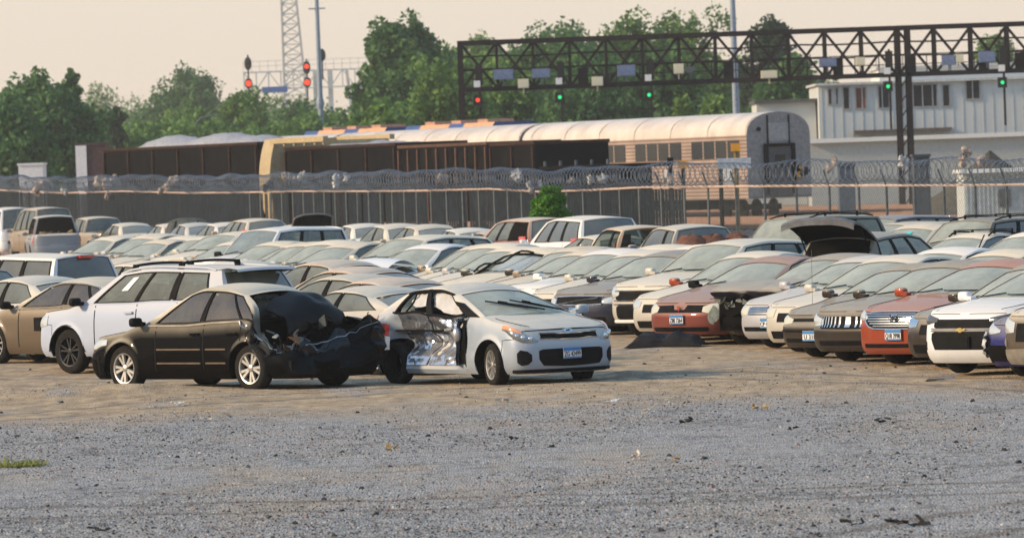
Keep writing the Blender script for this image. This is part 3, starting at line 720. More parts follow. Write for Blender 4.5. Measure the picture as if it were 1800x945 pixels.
# ------------------------------------------------------------------ ground
def gheight(x, y):
    h = 0.02 * noise.noise(Vector((x * .5, y * .16, 0))) + 0.015 * noise.noise(Vector((x * 1.7, y * .8, 3)))
    h += 0.05 * max(0, noise.noise(Vector((x * .35, y * .12, 9)))) * sstep(76, 84, y) * (1 - sstep(130, 150, y))
    h += .14 * math.exp(-((x + 5.9) / 1.3) ** 2 - ((y - 90.6) / 1.3) ** 2)             # gravel heap by the front wheel
    h += .10 * math.exp(-((x - 1.7) / .55) ** 2 - ((y - 90.2) / .5) ** 2)
    if y > 300 or abs(x) > 60: h *= 0
    return h - .012
def ground():
    xs = [-2500, -900, -300, -120, -60, -35, -26, -22] + [lerp(-18, 18, k / 240) for k in range(241)] + [22, 26, 35, 60, 120, 300, 900, 2500]
    ys = [-200, 0, 25, 36] + [lerp(40, 110, k / 300) for k in range(301)] + [112, 115, 118, 122, 126, 130, 140, 150, 165, 180, 200, 220, 250, 280, 320, 380, 450, 550, 700, 900, 1200, 1700, 2500, 4000, 7000]
    mb = MB(); mb.grid([[(x, y, gheight(x, y)) for x in xs] for y in ys], flip=False)
    q = N('gravel_ground'); co = q.n('TexCoord').outputs['Object']
    mp = q.n('Mapping'); mp.inputs['Scale'].default_value = (1, .38, 1); q.l(co, mp.inputs[0]); v2 = mp.outputs[0]
    sp = q.n('SeparateXYZ'); q.l(co, sp.inputs[0])
    mp3 = q.n('Mapping'); mp3.inputs['Scale'].default_value = (1, .22, 1); q.l(co, mp3.inputs[0])
    fine = q.noise(mp3.outputs[0], 52.0, 2.0, .8); mid = q.noise(mp3.outputs[0], 11.0, 4.0, .75); big = q.noise(v2, .55, 5.0, .6); huge = q.noise(v2, .16, 4.0, .55)
    vo = q.n('TexVoronoi'); vo.inputs['Scale'].default_value = 40.0; q.l(mp3.outputs[0], vo.inputs['Vector'])
    sv = q.n('SeparateColor'); q.l(vo.outputs['Color'], sv.inputs[0])
    stone = q.ramp(sv.outputs[0], 0, 1, (.045, .044, .042, 1), (.56, .535, .50, 1))
    g1 = q.mixc(q.ramp(fine, .48, .60), stone, (.265, .255, .24)); 
    g1 = q.mixc(q.mathn('MULTIPLY', q.ramp(mid, .52, .7), .55), g1, (.085, .083, .08))
    br = q.ramp(q.noise(v2, 3.0, 7.0, .72), .3, .72, (.18, .12, .062, 1), (.62, .46, .28, 1))
    # dirt lies in a band by the cars, gravel in front of it
    yy = q.mathn('ADD', sp.outputs['Y'], q.mathn('MULTIPLY', q.mathn('SUBTRACT', big, .5), 14.0))
    b1 = q.n('MapRange'); b1.inputs[1].default_value = 77; b1.inputs[2].default_value = 83; q.l(yy, b1.inputs[0])
    patch = q.ramp(huge, .42, .6)
    bmask = q.mathn('MULTIPLY', b1.outputs[0], q.mathn('SUBTRACT', 1.0, q.mathn('MULTIPLY', q.ramp(big, .55, .68), .75)), True)
    st = q.mathn('MULTIPLY', q.mathn('MULTIPLY', patch, q.ramp(big, .48, .62)), .55)
    bm = q.mathn('MAXIMUM', bmask, st)
    bm = q.mathn('MULTIPLY', bm, q.mixf(q.ramp(mid, .40, .62), 1.0, .8))
    c = g1
    mp2 = q.n('Mapping'); mp2.inputs['Scale'].default_value = (.30, 1.0, 1); mp2.inputs['Rotation'].default_value = (0, 0, .12); q.l(co, mp2.inputs[0])
    s1 = q.noise(mp2.outputs[0], .9, 6.0, .68); s2 = q.noise(mp2.outputs[0], 2.6, 5.0, .7)
    c = q.mixc(q.mathn('MULTIPLY', q.ramp(s1, .50, .62), .62), c, (.36, .285, .225))
    c = q.mixc(q.mathn('MULTIPLY', q.ramp(s2, .53, .68), .62), c, (.14, .125, .12))
    c = q.mixc(q.mathn('MULTIPLY', q.ramp(s1, .46, .30), .40), c, (.36, .355, .35))
    # wheel tracks, damp darker streaks
    tr = q.noise(v2, 2.2, 6.0, .7)
    c = q.mixc(q.mathn('MULTIPLY', q.ramp(tr, .56, .74), .35), c, (.09, .08, .078))
    c = q.mixc(q.mathn('MULTIPLY', q.ramp(q.noise(v2, 1.3, 5.0, .65), .60, .72), .38), c, (.40, .395, .40))
    mo = q.noise(v2, 1.9, 7.0, .75); mo2 = q.noise(co, 5.5, 5.0, .75)
    c = q.mixc(q.mathn('MULTIPLY', q.ramp(mo, .52, .66), .55), c, (.10, .098, .095)); c = q.mixc(q.mathn('MULTIPLY', q.ramp(mo2, .56, .68), .45), c, (.46, .45, .43))
    c = q.mixc(bm, c, br); c = q.mixc(q.mathn('MULTIPLY', q.ramp(mo, .55, .70), .40), c, (.12, .10, .08))
    for (cx, cy, rad, wd) in ((22.0, 60.0, 36.0, .14), (22.0, 60.0, 37.7, .14), (-26.0, 70.0, 34.0, .13), (-26.0, 70.0, 35.6, .13), (9.0, 110.0, 52.0, .16), (9.0, 110.0, 53.7, .16)):
        dx, dy = q.mathn('SUBTRACT', sp.outputs['X'], cx), q.mathn('SUBTRACT', sp.outputs['Y'], cy)
        dd = q.mathn('SQRT', q.mathn('ADD', q.mathn('MULTIPLY', dx, dx), q.mathn('MULTIPLY', dy, dy)))
        dd = q.mathn('ADD', dd, q.mathn('MULTIPLY', big, .8)); tk = q.n('MapRange'); q.l(q.mathn('ABSOLUTE', q.mathn('SUBTRACT', dd, rad + .4)), tk.inputs[0]); tk.inputs[1].default_value = wd * 1.6; tk.inputs[2].default_value = wd * .4
        c = q.mixc(q.mathn('MULTIPLY', tk.outputs[0], q.mathn('MULTIPLY', q.ramp(tr, .3, .5), .8)), c, (.15, .125, .10))
    b = q.bsdf(Base_Color=c, Roughness=.92, Specular_IOR_Level=.25)
    bp = q.n('Bump'); bp.inputs['Strength'].default_value = .9; bp.inputs['Distance'].default_value = .035
    hh = q.mathn('MULTIPLY', q.mathn('ADD', q.mathn('MULTIPLY', vo.outputs['Distance'], .6), q.mathn('MULTIPLY', q.noise(co, 14.0, 4.0, .7), .6)), q.mixf(bm, 1.0, .30))
    q.l(hh, bp.inputs['Height']); q.l(bp.outputs[0], b.inputs['Normal']); q.l(b.outputs[0], q.o.inputs[0])
    tag(mb.build('ground', [q.m], None, 60), kind='structure')
ground()
rs = random.Random(11)
def stone_at(mb, x, y, r, m=0, flat=.6):
    z = gheight(x, y); a = rs.uniform(0, 6)
    ids = []
    for k in range(5):
        rr = r * rs.uniform(.7, 1.2); t = a + k * 2 * PI / 5
        ids.append(mb.vert((x + rr * math.cos(t), y + rr * math.sin(t), z - .004)))
    ti = []
    for k in range(3):
        rr = r * rs.uniform(.35, .75); t = a + .5 + k * 2 * PI / 3; ti.append(mb.vert((x + rr * math.cos(t), y + rr * math.sin(t), z + r * flat * rs.uniform(.7, 1.3))))
    mb.face(ti, m)
    for k in range(5):
        k2 = (k + 1) % 5; mb.face((ids[k], ids[k2], ti[int(k * 3 / 5) % 3]), m)
    mb.face((ids[0], ti[0], ti[2]), m); mb.face((ids[2], ti[1], ti[0]), m); mb.face((ids[4], ti[2], ti[1]), m)
def gravel():
    mb = MB()
    for i in range(110000):
        y = 44 + 52 * rs.random() ** 1.5; x = rs.uniform(-1, 1) * y * .088
        if y > 82 and rs.random() < .75: continue
        pn = noise.noise(Vector((x * .28, y * .10, 5))) + .5 * noise.noise(Vector((x * .9, y * .25, 8)))
        if rs.random() > .55 + pn * 1.3: continue
        r = rs.choice((.007, .008, .010, .012, .014)); m = rs.choice((0, 0, 0, 1, 1, 1, 2, 3, 4)); r *= 1 + .7 * (rs.random() < .06)
        stone_at(mb, x, y, r, m)
    for i in range(160):
        y = 45 + 60 * rs.random(); x = rs.uniform(-1, 1) * y * .088; stone_at(mb, x, y, rs.uniform(.025, .045), rs.choice((0, 1, 1, 1, 3)))
    ms = [plain('stone_grey', (.22, .22, .22), .9), plain('stone_dark', (.05, .05, .052), .9), plain('stone_pale', (.46, .455, .44), .9), plain('stone_brown', (.26, .18, .15), .9), plain('stone_teal', (.24, .27, .25), .9)]
    tag(mb.build('gravel', ms), 'loose grey crushed stones scattered over the lot in front of the cars', None, None, 'stuff')
gravel()

# ------------------------------------------------------------------ trees
def leafmat(name, a, b):
    q = N(name); co = q.n('TexCoord').outputs['Object']; g = q.n('NewGeometry')
    f = q.mathn('ADD', q.mathn('MULTIPLY', q.noise(co, .55, 3.0), .6), q.mathn('MULTIPLY', g.outputs['Random Per Island'], .45))
    c = q.ramp(f, .3, .75, a + (1,), b + (1,))
    d = q.bsdf(Base_Color=c, Roughness=.6, Specular_IOR_Level=.25); t = q.n('BsdfTranslucent'); q.l(c, t.inputs[0])
    m = q.n('MixShader'); m.inputs[0].default_value = .3; q.l(d.outputs[0], m.inputs[1]); q.l(t.outputs[0], m.inputs[2]); q.l(m.outputs[0], q.o.inputs[0])
    return q.m
LEAF = dict(mid=leafmat('leaf_mid', (.06, .15, .04), (.18, .31, .06)), deep=leafmat('leaf_deep', (.045, .125, .045), (.12, .24, .065)),
            light=leafmat('leaf_light', (.08, .17, .04), (.20, .32, .08)), blue=leafmat('leaf_conifer', (.025, .055, .03), (.06, .11, .05)),
            bright=leafmat('leaf_bright', (.06, .18, .012), (.13, .32, .03)))
M_bark = plain('bark', (.09, .07, .05), .95, scale=2)
def crown(mb, blobs, n, leaf, rnd, sq=.9):
    tot = sum(r ** 2.4 for _, r in blobs)
    for c, r in blobs:
        c = Vector(c); k = int(n * r ** 2.4 / tot)
        subs = []
        for _ in range(20):
            d = Vector((rnd.gauss(0, 1), rnd.gauss(0, 1), rnd.gauss(0, .9))).normalized(); subs.append((c + d * r * rnd.uniform(.25, .95), r * rnd.uniform(.24, .46)))
        for i in range(k):
            sc_, sr = rnd.choice(subs); d = Vector((rnd.gauss(0, 1), rnd.gauss(0, 1), rnd.gauss(0, 1))).normalized()
            p = sc_ + d * sr * rnd.uniform(.3, 1.0) ** .5
            u = Vector((rnd.gauss(0, 1), rnd.gauss(0, 1), rnd.gauss(0, .8))).normalized(); v = u.cross(Vector((rnd.gauss(0, 1), rnd.gauss(0, 1), rnd.gauss(0, 1)))).normalized()
            s = leaf * rnd.uniform(.6, 1.25)
            mb.poly([p - u * s, p + v * s * .55, p + u * s, p - v * s * .55])
def tree_parts(name, label, loc, H, Wd, seed, leaf='mid', cat='tree', group=None, trunk_h=.25, n=5000, blobs=None, lsz=.24, nb=16, shape='round', sparse=False):
    rnd = random.Random(seed); t = thing(name, label, cat, loc, 0, group)
    if blobs is None:
        blobs = []
        z0 = H * trunk_h
        for i in range(nb):
            zz = rnd.uniform(0, 1); 
            if shape == 'round': prof = math.sqrt(max(.05, 1 - (2 * zz - .9) ** 2 * .95))
            elif shape == 'cone': prof = max(.12, 1 - zz) * .95
            elif shape == 'column': prof = .9 * math.sqrt(max(.1, 1 - (1.6 * zz - .6) ** 2))
            else: prof = .6 + .4 * math.sin(zz * 2.6)
            a = rnd.uniform(0, 2 * PI); rad = Wd * .5 * prof * rnd.uniform(.10, .74); br = Wd * rnd.uniform(.16, .25) * (1.1 if shape != 'cone' else .75)
            blobs.append(((rad * math.cos(a), rad * math.sin(a), lerp(z0 + br * .6, H - br * .8, zz)), br))
    mb = MB(); crown(mb, blobs, n, lsz, rnd); mb.build('crown', [LEAF[leaf]], t)
    tb = MB(); r0 = max(.12, H * .018)
    top = max(b[0][2] for b in blobs)
    pts = [Vector((rnd.uniform(-.02, .02) * H * (k > 0), rnd.uniform(-.02, .02) * H * (k > 0), top * .85 * k / 6 - .3 * (k == 0))) for k in range(7)]
    tb.tube(pts, [r0 * (1 - .13 * k) for k in range(7)], 8)
    for (c, r) in blobs[:14]:
        zz = min(top * .8, max(H * trunk_h * .7, c[2] - r * 1.2)); k = min(5, int(zz / (top * .85) * 6)); s_ = pts[k].lerp(pts[k + 1], .5)
        m_ = s_.lerp(Vector(c), .5) + Vector((0, 0, r * .15)); tb.tube([s_, m_, c], [r0 * .45, r0 * .3, r0 * .12], 5)
    tb.build('trunk', [M_bark], t, 50)
    return t
def tree_px(name, label, px, ptop, D, wpx, seed, leaf='mid', **kw):
    """tree standing on the ground at depth D whose top shows at (px, ptop); wpx its width in the photograph"""
    p = at(px, ptop, D); return tree_parts(name, label, (p.x, D, 0), p.z, wpx * WS * D / F, seed, leaf, **kw)
TG = 'trees behind the railway'
WS = 1.38
T = [  # name, label, px, top, D, width, leaf, shape, n, extra
    ('leafy_tree', 'rounded green tree cut by the left edge, lower than the tree beside it', 14, 182, 400, 140, 'deep', 'round', 7000, 5),
    ('leafy_tree', 'tall wide dark tree at left, ragged twigs on top, behind the small white trailer', 70, 128, 430, 185, 'deep', 'round', 19000, 6),
    ('leafy_tree', 'narrow dark spiky tree on the right shoulder of the tall wide left tree', 122, 122, 445, 80, 'deep', 'cone', 4500, 7),
    ('leafy_tree', 'hazy pale tree in the gap right of the tall wide left tree', 178, 140, 900, 110, 'mid', 'round', 3500, 8),
    ('leafy_tree', 'hazy low tree filling the dip left of the broad dome-shaped tree', 228, 158, 950, 110, 'mid', 'round', 3500, 9),
    ('leafy_tree', 'broad hazy dome-shaped tree standing left of the red signal', 322, 122, 720, 165, 'deep', 'round', 20000, 10),
    ('conifer_tree', 'small dark conical tree above the left end of the gravel wagon', 203, 192, 470, 58, 'blue', 'cone', 3500, 11),
    ('leafy_tree', 'low pale green bush-like tree right of the dark conical tree', 250, 212, 520, 80, 'mid', 'round', 3000, 12),
    ('leafy_tree', 'light green tree below the broad dome-shaped tree, above the gravel load', 322, 182, 560, 95, 'light', 'round', 4500, 13),
    ('leafy_tree', 'small dark tree beside the bent street lamp', 352, 200, 520, 70, 'deep', 'round', 3500, 14),
    ('leafy_tree', 'medium green tree under the red signal on the white gantry', 425, 162, 560, 110, 'mid', 'round', 6000, 15),
    ('leafy_tree', 'dark green tree at the foot of the lattice tower', 528, 165, 580, 110, 'deep', 'round', 6000, 16),
    ('leafy_tree', 'small light tree between the tower tree and the big round tree', 592, 190, 560, 70, 'light', 'round', 3000, 17),
    ('leafy_tree', 'hazy far tree showing behind the left shoulder of the lattice tower', 480, 150, 950, 90, 'mid', 'round', 2500, 18),
    ('leafy_tree', 'big round tree on a bare lower stem, tallest left of the signal bridge', 702, 22, 470, 172, 'deep', 'round', 30000, 19),
    ('leafy_tree', 'sloping green tree under the right side of the big round tree', 770, 95, 430, 160, 'mid', 'round', 8000, 20),
    ('leafy_tree', 'low bushy tree below the big round tree, above the striped roof', 672, 168, 400, 120, 'mid', 'round', 6000, 21),
    ('leafy_tree', 'hazy tree top peeping out left of the bridge corner', 846, 50, 620, 90, 'mid', 'round', 4000, 22),
    ('leafy_tree', 'wide green tree filling the first bays of the signal bridge', 880, 100, 440, 190, 'mid', 'round', 9000, 23),
    ('leafy_tree', 'tall airy tree with gaps of sky, above the left half of the bridge', 985, 4, 480, 170, 'deep', 'airy', 9000, 24),
    ('leafy_tree', 'tall airy tree leaning right, above the middle of the bridge', 1118, 0, 490, 150, 'mid', 'airy', 7500, 25),
    ('leafy_tree', 'airy tree of light leaves left of the blue pole', 1215, 8, 500, 120, 'mid', 'airy', 5000, 26),
    ('leafy_tree', 'broad tree seen through the middle of the signal bridge', 1020, 96, 430, 200, 'deep', 'round', 10000, 27),
    ('leafy_tree', 'dark tree below the bridge chord, right of its third signal', 1165, 90, 430, 150, 'deep', 'round', 8000, 28),
    ('leafy_tree', 'pale slender tree with pointed tops, standing above the train roof', 1200, 172, 380, 66, 'light', 'cone', 3500, 29),
    ('leafy_tree', 'pale low tree right of the blue pole foot', 1262, 172, 385, 70, 'light', 'round', 3000, 30),
    ('conifer_tree', 'dark pine behind the bridge right of the blue pole', 1352, 32, 470, 110, 'blue', 'round', 6500, 31),
    ('leafy_tree', 'dark green tree behind the low end of the white building', 1395, 95, 450, 120, 'deep', 'round', 5000, 32),
    ('leafy_tree', 'small green tree peeping over the white building, right of the bridge post', 1742, 60, 520, 110, 'mid', 'round', 4500, 33),
]
for (nm, lb, px, top, D, wpx, lf, shp, n, seed) in T:
    tree_px(nm, lb, px, top, D, wpx, seed, lf, group=TG, n=int(n * 1.9), shape=shp, nb=34 if shp != 'airy' else 26, trunk_h=.10 if shp != 'airy' else .25, lsz=.25 if shp != 'airy' else .2)
def far_wood():
    mb = MB(); rnd = random.Random(3); bl = []
    for i in range(80):
        px = -100 + i * 25; D = rnd.uniform(1000, 1150); p = at(px, 165 + 10 * math.sin(i * 1.7) + rnd.uniform(-8, 8) - .035 * (px - 900) * .5, D)
        bl.append(((p.x, D, max(4, p.z - 6)), 6.5)); bl.append(((p.x + 3, D - 5, max(3, p.z - 13)), 7.5))
    crown(mb, bl, 36000, .6, rnd); 
    tag(mb.build('far_wood', [LEAF['mid']]), 'hazy green belt of far woodland behind the railway', None, None, 'stuff')
far_wood()
def thicket():
    mb = MB(); rnd = random.Random(13); bl = []
    for i in range(150):
        px = -60 + i * 9.6; D = rnd.uniform(500, 540); top = lerp(210, 84, sstep(600, 760, px)) + lerp(0, 80, sstep(1290, 1340, px)) + 14 * math.sin(px * .031) + rnd.uniform(-14, 14)
        p = at(px, top, D); r = rnd.uniform(1.6, 2.6); bl.append(((p.x, D, max(r, p.z - r)), r))
        if p.z > 2.5 * r: bl.append(((p.x + rnd.uniform(-1, 1), D - 1.5, p.z - 2.4 * r), r * 1.1)); [bl.append(((p.x, D - 2, max(1.5, p.z - kk * r)), r * 1.2)) for kk in (3.6, 4.8) if p.z > kk * r]
    crown(mb, bl, 190000, .28, rnd)
    tag(mb.build('thicket', [LEAF['mid']]), 'dense green thicket growing as one mass between the railway trees', None, None, 'stuff')
thicket()
def bare_tree():
    p = at(1535, 20, 460); t = thing('bare_tree', 'leafless grey tree with fine twigs above the right half of the bridge', 'tree', (p.x, 460, 0)); rnd = random.Random(5)
    mb = MB()
    def br(a, d, L, r, k):
        b = a + d * L; mb.tube([a, a.lerp(b, .5) + Vector((rnd.gauss(0, .03), rnd.gauss(0, .03), .02)) * L, b], [r, r * .8, r * .6], 5 if k < 2 else 3, cap=False)
        if k >= 5: return
        for i in range(3):
            e = (d + Vector((rnd.gauss(0, .5), rnd.gauss(0, .5), rnd.gauss(.08, .3)))).normalized(); br(a.lerp(b, rnd.uniform(.6, 1)), e, L * rnd.uniform(.6, .82), r * .6, k + 1)
    br(Vector((0, 0, -.3)), Vector((0, 0, 1)), p.z * .30, .20, 0)
    mb.build('trunk', [plain('grey_bark', (.16, .13, .12), .95)], t, 60)
bare_tree()
q_ = at(965, 322, 181)
tree_parts('green_bush', 'bright green bush growing against the fence behind the white minivan', (q_.x, 179.5, 0), q_.z, 80 * 180 / F, 77, 'bright', 'bush', None, .0, 13000,
           [((-.05, 0, q_.z - .42), .42), ((-.28, .1, q_.z - .75), .40), ((.22, 0, q_.z - .72), .40), ((.02, -.1, q_.z - 1.1), .55), ((-.42, 0, q_.z - 1.05), .26), ((.3, .1, q_.z - 1.2), .4), ((0, 0, .8), .5)], .06)
# ------------------------------------------------------------------ fence with razor wire
M_galv = plain('galvanised_steel', (.11, .13, .145), .55, .3)
M_rail = plain('fence_rail', (.55, .42, .36), .5, .3)
M_slat = plain('fence_slats', (.018, .025, .033), .8, var=.4, scale=3, spec=.08)
M_wire = plain('razor_wire', (.22, .24, .26), .4, .7)
FPX = [(-60, 336, 300), (0, 334, 285), (110, 339, 270), (215, 336, 258), (330, 339, 247), (430, 338, 235), (520, 336, 226), (640, 336, 214), (740, 335, 205), (860, 332, 197), (950, 337, 190), (1040, 334, 184), (1130, 329, 179), (1240, 328, 174), (1350, 327, 170), (1480, 326, 166), (1640, 326, 160), (1760, 325, 156), (1880, 323, 152)]
FP = [at(*a) for a in FPX]
def fpos(t): i = min(len(FP) - 2, max(0, int(t))); return FP[i].lerp(FP[i + 1], t - i)
def fence():
    f = thing('security_fence', 'long chain link fence with dark slats at left and a razor wire coil on top', 'fence', (FP[0].x, FP[0].y, 0))
    o = Vector(f.location)
    mb = MB(); mb.tube([p - o for p in FP], .035, 6); mb.build('top_rail', [M_rail], f, 60)
    L = [0]
    for i in range(len(FP) - 1): L.append(L[-1] + (FP[i + 1] - FP[i]).length)
    def along(d):
        i = 0
        while i < len(L) - 2 and d > L[i + 1]: i += 1
        return FP[i].lerp(FP[i + 1], (d - L[i]) / (L[i + 1] - L[i]))
    tot = L[-1]; n = 80
    for k in range(n):
        p = along(tot * k / (n - 1)) - o + (Vector((.22, .06, 0)) if tot * k / (n - 1) < L[5] else Vector((0, 0, 0))); mb = MB(); mb.tube([(p.x, p.y, -.2), (p.x, p.y, p.z - .02)], .038, 6, cap=False)
        mb.bar((p.x, p.y, p.z - .02), (p.x - .15, p.y - .1, p.z + .42), .035)
        mb.build('fence_post', [M_galv], f, 60)
    iS = 12
    sb = MB(); d = 0.0; rnd = random.Random(2)
    while d < L[iS] + 3:
        a, b = along(d) - o, along(d + .26) - o; wv = .02 * rnd.uniform(-1, 1)
        if not (L[5] < d < L[9] and rnd.random() < .16):
            sb.poly([(a.x, a.y + wv, .05), (b.x, b.y - wv, .05), (b.x, b.y - wv, b.z - .06), (a.x, a.y + wv, a.z - .06)])
            sb.poly([(a.x, a.y + wv + .012, .05), (b.x, b.y - wv + .012, .05), (b.x, b.y - wv + .012, b.z - .06), (a.x, a.y + wv + .012, a.z - .06)])
        d += .285
    sb.build('privacy_slats', [M_slat], f)
    wb = MB(); d = L[iS]
    while d < tot - 2.5:
        a, e = along(d) - o, along(min(tot, d + 2.2)) - o
        for s0, s1, dy in ((0, 1, 0), (1, 0, .008)):
            b0 = Vector((a.x, a.y + dy, lerp(.05, a.z - .05, s0))); b1 = Vector((e.x, e.y + dy, lerp(.05, e.z - .05, s1))); t = Vector((0, 0, .007)); wb.poly([b0 - t, b1 - t, b1 + t, b0 + t])
        d += .14
    wb.build('chain_link', [M_galv], f)
    cb = MB(); pts = []; d = 0.0; rr = random.Random(8)
    def coil(rad, pitch, dz, ph):
        pts = []; d = 0.0
        while d < tot - .3:
            p = along(d) - o; ang = d / pitch * 2 * PI + ph; rv = rad * (1 + .12 * math.sin(d * .7)); i = min(len(FP) - 2, int(len(FP) * d / tot)); t = (FP[i + 1] - FP[i]).normalized(); nrm = Vector((-t.y, t.x, 0))
            pts.append(p + nrm * (rv * math.cos(ang)) + Vector((0, 0, dz + rv * math.sin(ang) + .03 * math.sin(d * 1.3)))); d += pitch / 11
        return pts
    for rad, pit, dz, ph in ((.33, .42, .34, 0), (.29, .37, .36, 2.0)):
        cb.tube(coil(rad, pit, dz, ph), .010, 3, cap=False)
    cb.build('razor_coil', [M_wire], f)
fence()
def plastic_bag(t, dz, s, label, seed, m):
    s *= .72 * fpos(t).y / 235
    rnd = random.Random(seed); p = fpos(t); mb = MB(); n, k = 9, 7
    for piece in range(3):
        c = Vector((rnd.uniform(-1.1, 1.1) * s, rnd.uniform(-.1, .1), rnd.uniform(-.5, .6) * s)); rows = []
        for i in range(k + 1):
            a = -PI / 2 + PI * i / k
            rows.append([c + Vector((math.cos(a) * math.cos(2 * PI * j / n), .5 * math.cos(a) * math.sin(2 * PI * j / n), math.sin(a) * 1.1)) * s * .55 * rnd.uniform(.35, 1.25) for j in range(n)])
        mb.grid(rows, closed=True)
    o = mb.build('plastic_bag', [m], None, 30); o.location = p + Vector((0, -.2, .3 + dz)); tag(o, label, 'plastic bag', 'torn plastic bags caught on the fence')
M_bag = plain('bag_plastic', (.36, .30, .26), .6, var=.4); M_bagw = plain('bag_white', (.42, .42, .42), .5, var=.1); M_bagd = plain('bag_black', (.03, .03, .03), .4)
def t_of(px):
    for i in range(len(FPX) - 1):
        if FPX[i][0] <= px <= FPX[i + 1][0]: return i + (px - FPX[i][0]) / (FPX[i + 1][0] - FPX[i][0])
for i, (px, dz, s, lb, m) in enumerate([
    (70, .05, .55, 'wide pale torn plastic bag in the razor coil right of the small white trailer', M_bag), (118, -.25, .22, 'small white plastic bag on the rail left of the white and brown container', M_bagw),
    (182, .1, .6, 'large pink torn plastic bag in the coil under the white and brown container', M_bag), (198, -.45, .28, 'plastic rag hanging below the rail under the large pink bag', M_bag),
    (292, -.25, .32, 'plastic rag drooping over the rail under the left half of the gravel wagon', M_bag), (304, .15, .4, 'tall ragged plastic bag in the coil under the middle of the gravel wagon', M_bag),
    (468, -.1, .35, 'black torn plastic bag hooked on the coil at the yellow wagon end', M_bagd), (512, .2, .34, 'cream plastic bag in the coil just right of the yellow wagon end', M_bag), (535, .25, .28, 'white plastic bag beside the cream bag right of the yellow wagon end', M_bagw),
    (606, .05, .42, 'pale shredded plastic bag in the coil below the black gravel wagon', M_bagw), (777, .12, .3, 'pinkish plastic bag in the coil below the ribbed wagon', M_bag),
    (921, .2, .42, 'white torn plastic bag in the coil left above the green bush', M_bagw), (938, -.15, .35, 'white plastic rag on the rail just left of the green bush', M_bagw), (1008, .0, .22, 'small tan plastic bag in the coil right of the green bush', M_bag),
    (1050, .0, .42, 'tall white plastic bag where the slatted part of the fence ends', M_bagw), (1178, -.05, .3, 'pale plastic bag on the see-through part of the fence left of the yellow post', M_bag),
    (1408, .1, .32, 'black plastic bag in the coil by the right corner of the rail car end', M_bagd), (1470, .25, .38, 'pale plastic strip draped in the coil right of the rail car end', M_bag), (1592, .3, .36, 'whitish plastic bag in the coil at the foot of the bridge post', M_bagw),
    (1712, .42, .55, 'wide tan plastic bag piled in the coil over the white hut', M_bag)]):
    plastic_bag(t_of(px), dz, s, lb, 40 + i, m)
# ------------------------------------------------------------------ railway
M_rust = plain('rusty_ballast', (.34, .20, .15), .95, var=.35, scale=1.5)
AX = Vector((-.385, .922, 0)).normalized(); NRM = Vector((-AX.y, AX.x, 0)) * 1.0     # along the tracks to the far left, and sideways
def on_axis(p0, t, px):                        # parameter along the track whose point shows at column px (approximate)
    return p0 + AX * t
def frame(o, p, ang): o.location = p; o.rotation_euler = (0, 0, ang)
TANG = math.atan2(AX.y, AX.x)
def tracks():
    for i, (px, D) in enumerate([(1360, 200), (1430, 225), (1500, 205)]):
        pass
    M_bal = plain('track_ballast', (.20, .15, .125), .95, var=.4, scale=3); M_railm = plain('rail_steel', (.42, .26, .19), .45, .5)
    mb = MB(); c0 = at(1370, 400, 262); c0.z = 0
    p = [c0 + AX * 420 - NRM * 40, c0 + AX * 420 + NRM * 28, c0 - AX * 75 + NRM * 28, c0 - AX * 75 - NRM * 40]
    mb.poly([(q.x, q.y, .02) for q in p][::-1]); o = mb.build('railway_ground', [M_rust]); tag(o, kind='structure')
    if o.data.polygons[0].normal.z < 0: o.data.flip_normals()
    for k, off in enumerate((-26, -21, -16, -11, -6, -1.6, 3.2, 8.5)):
        t = thing('railway_track', 'rusty railway track number %d from the building side' % (k + 1), 'railway track', c0 + NRM * off, TANG)
        b = MB(); b.grid([[(-70, -1.9, .03), (-70, -1.2, .28), (-70, 1.2, .28), (-70, 1.9, .03)], [(320, -1.9, .03), (320, -1.2, .28), (320, 1.2, .28), (320, 1.9, .03)]], flip=True); b.build('ballast', [M_bal], t)
        r = MB()
        for s in (-.72, .72): r.box((125, s, .38), (390, .075, .16))
        r.build('rail', [M_railm], t)
        sl = MB()
        for q in range(150): sl.box((-68 + q * .9, 0, .29), (.22, 2.5, .06))
        sl.build('sleepers', [plain('sleeper_wood', (.07, .055, .045), .9)], t)
tracks()
TRK = ['rusty railway track nearest the white building', 'second rusty railway track from the white building', 'third rusty railway track from the white building', 'rusty railway track running beside the gray rail car end, right side', 'rusty railway track just right of the gray rail car end', 'rusty railway track under the silver passenger train', 'rusty railway track under the dark gondola wagons', 'rusty railway track nearest the lot fence']
for o in list(C.objects):
    if o.get('category') == 'railway track': o['label'] = TRK[int(o['label'].split('number ')[1].split()[0]) - 1]; o['group'] = 'parallel railway tracks'
def bogie(mb, x):
    mb.box((x, 0, .55), (2.6, 1.9, .25))
    for dx in (-.9, .9):
        for y in (-.74, .74): mb.lathe_y([(.001, -.06), (.46, -.06), (.46, .06), (.001, .06)], 16, None, (x + dx, y, .46))
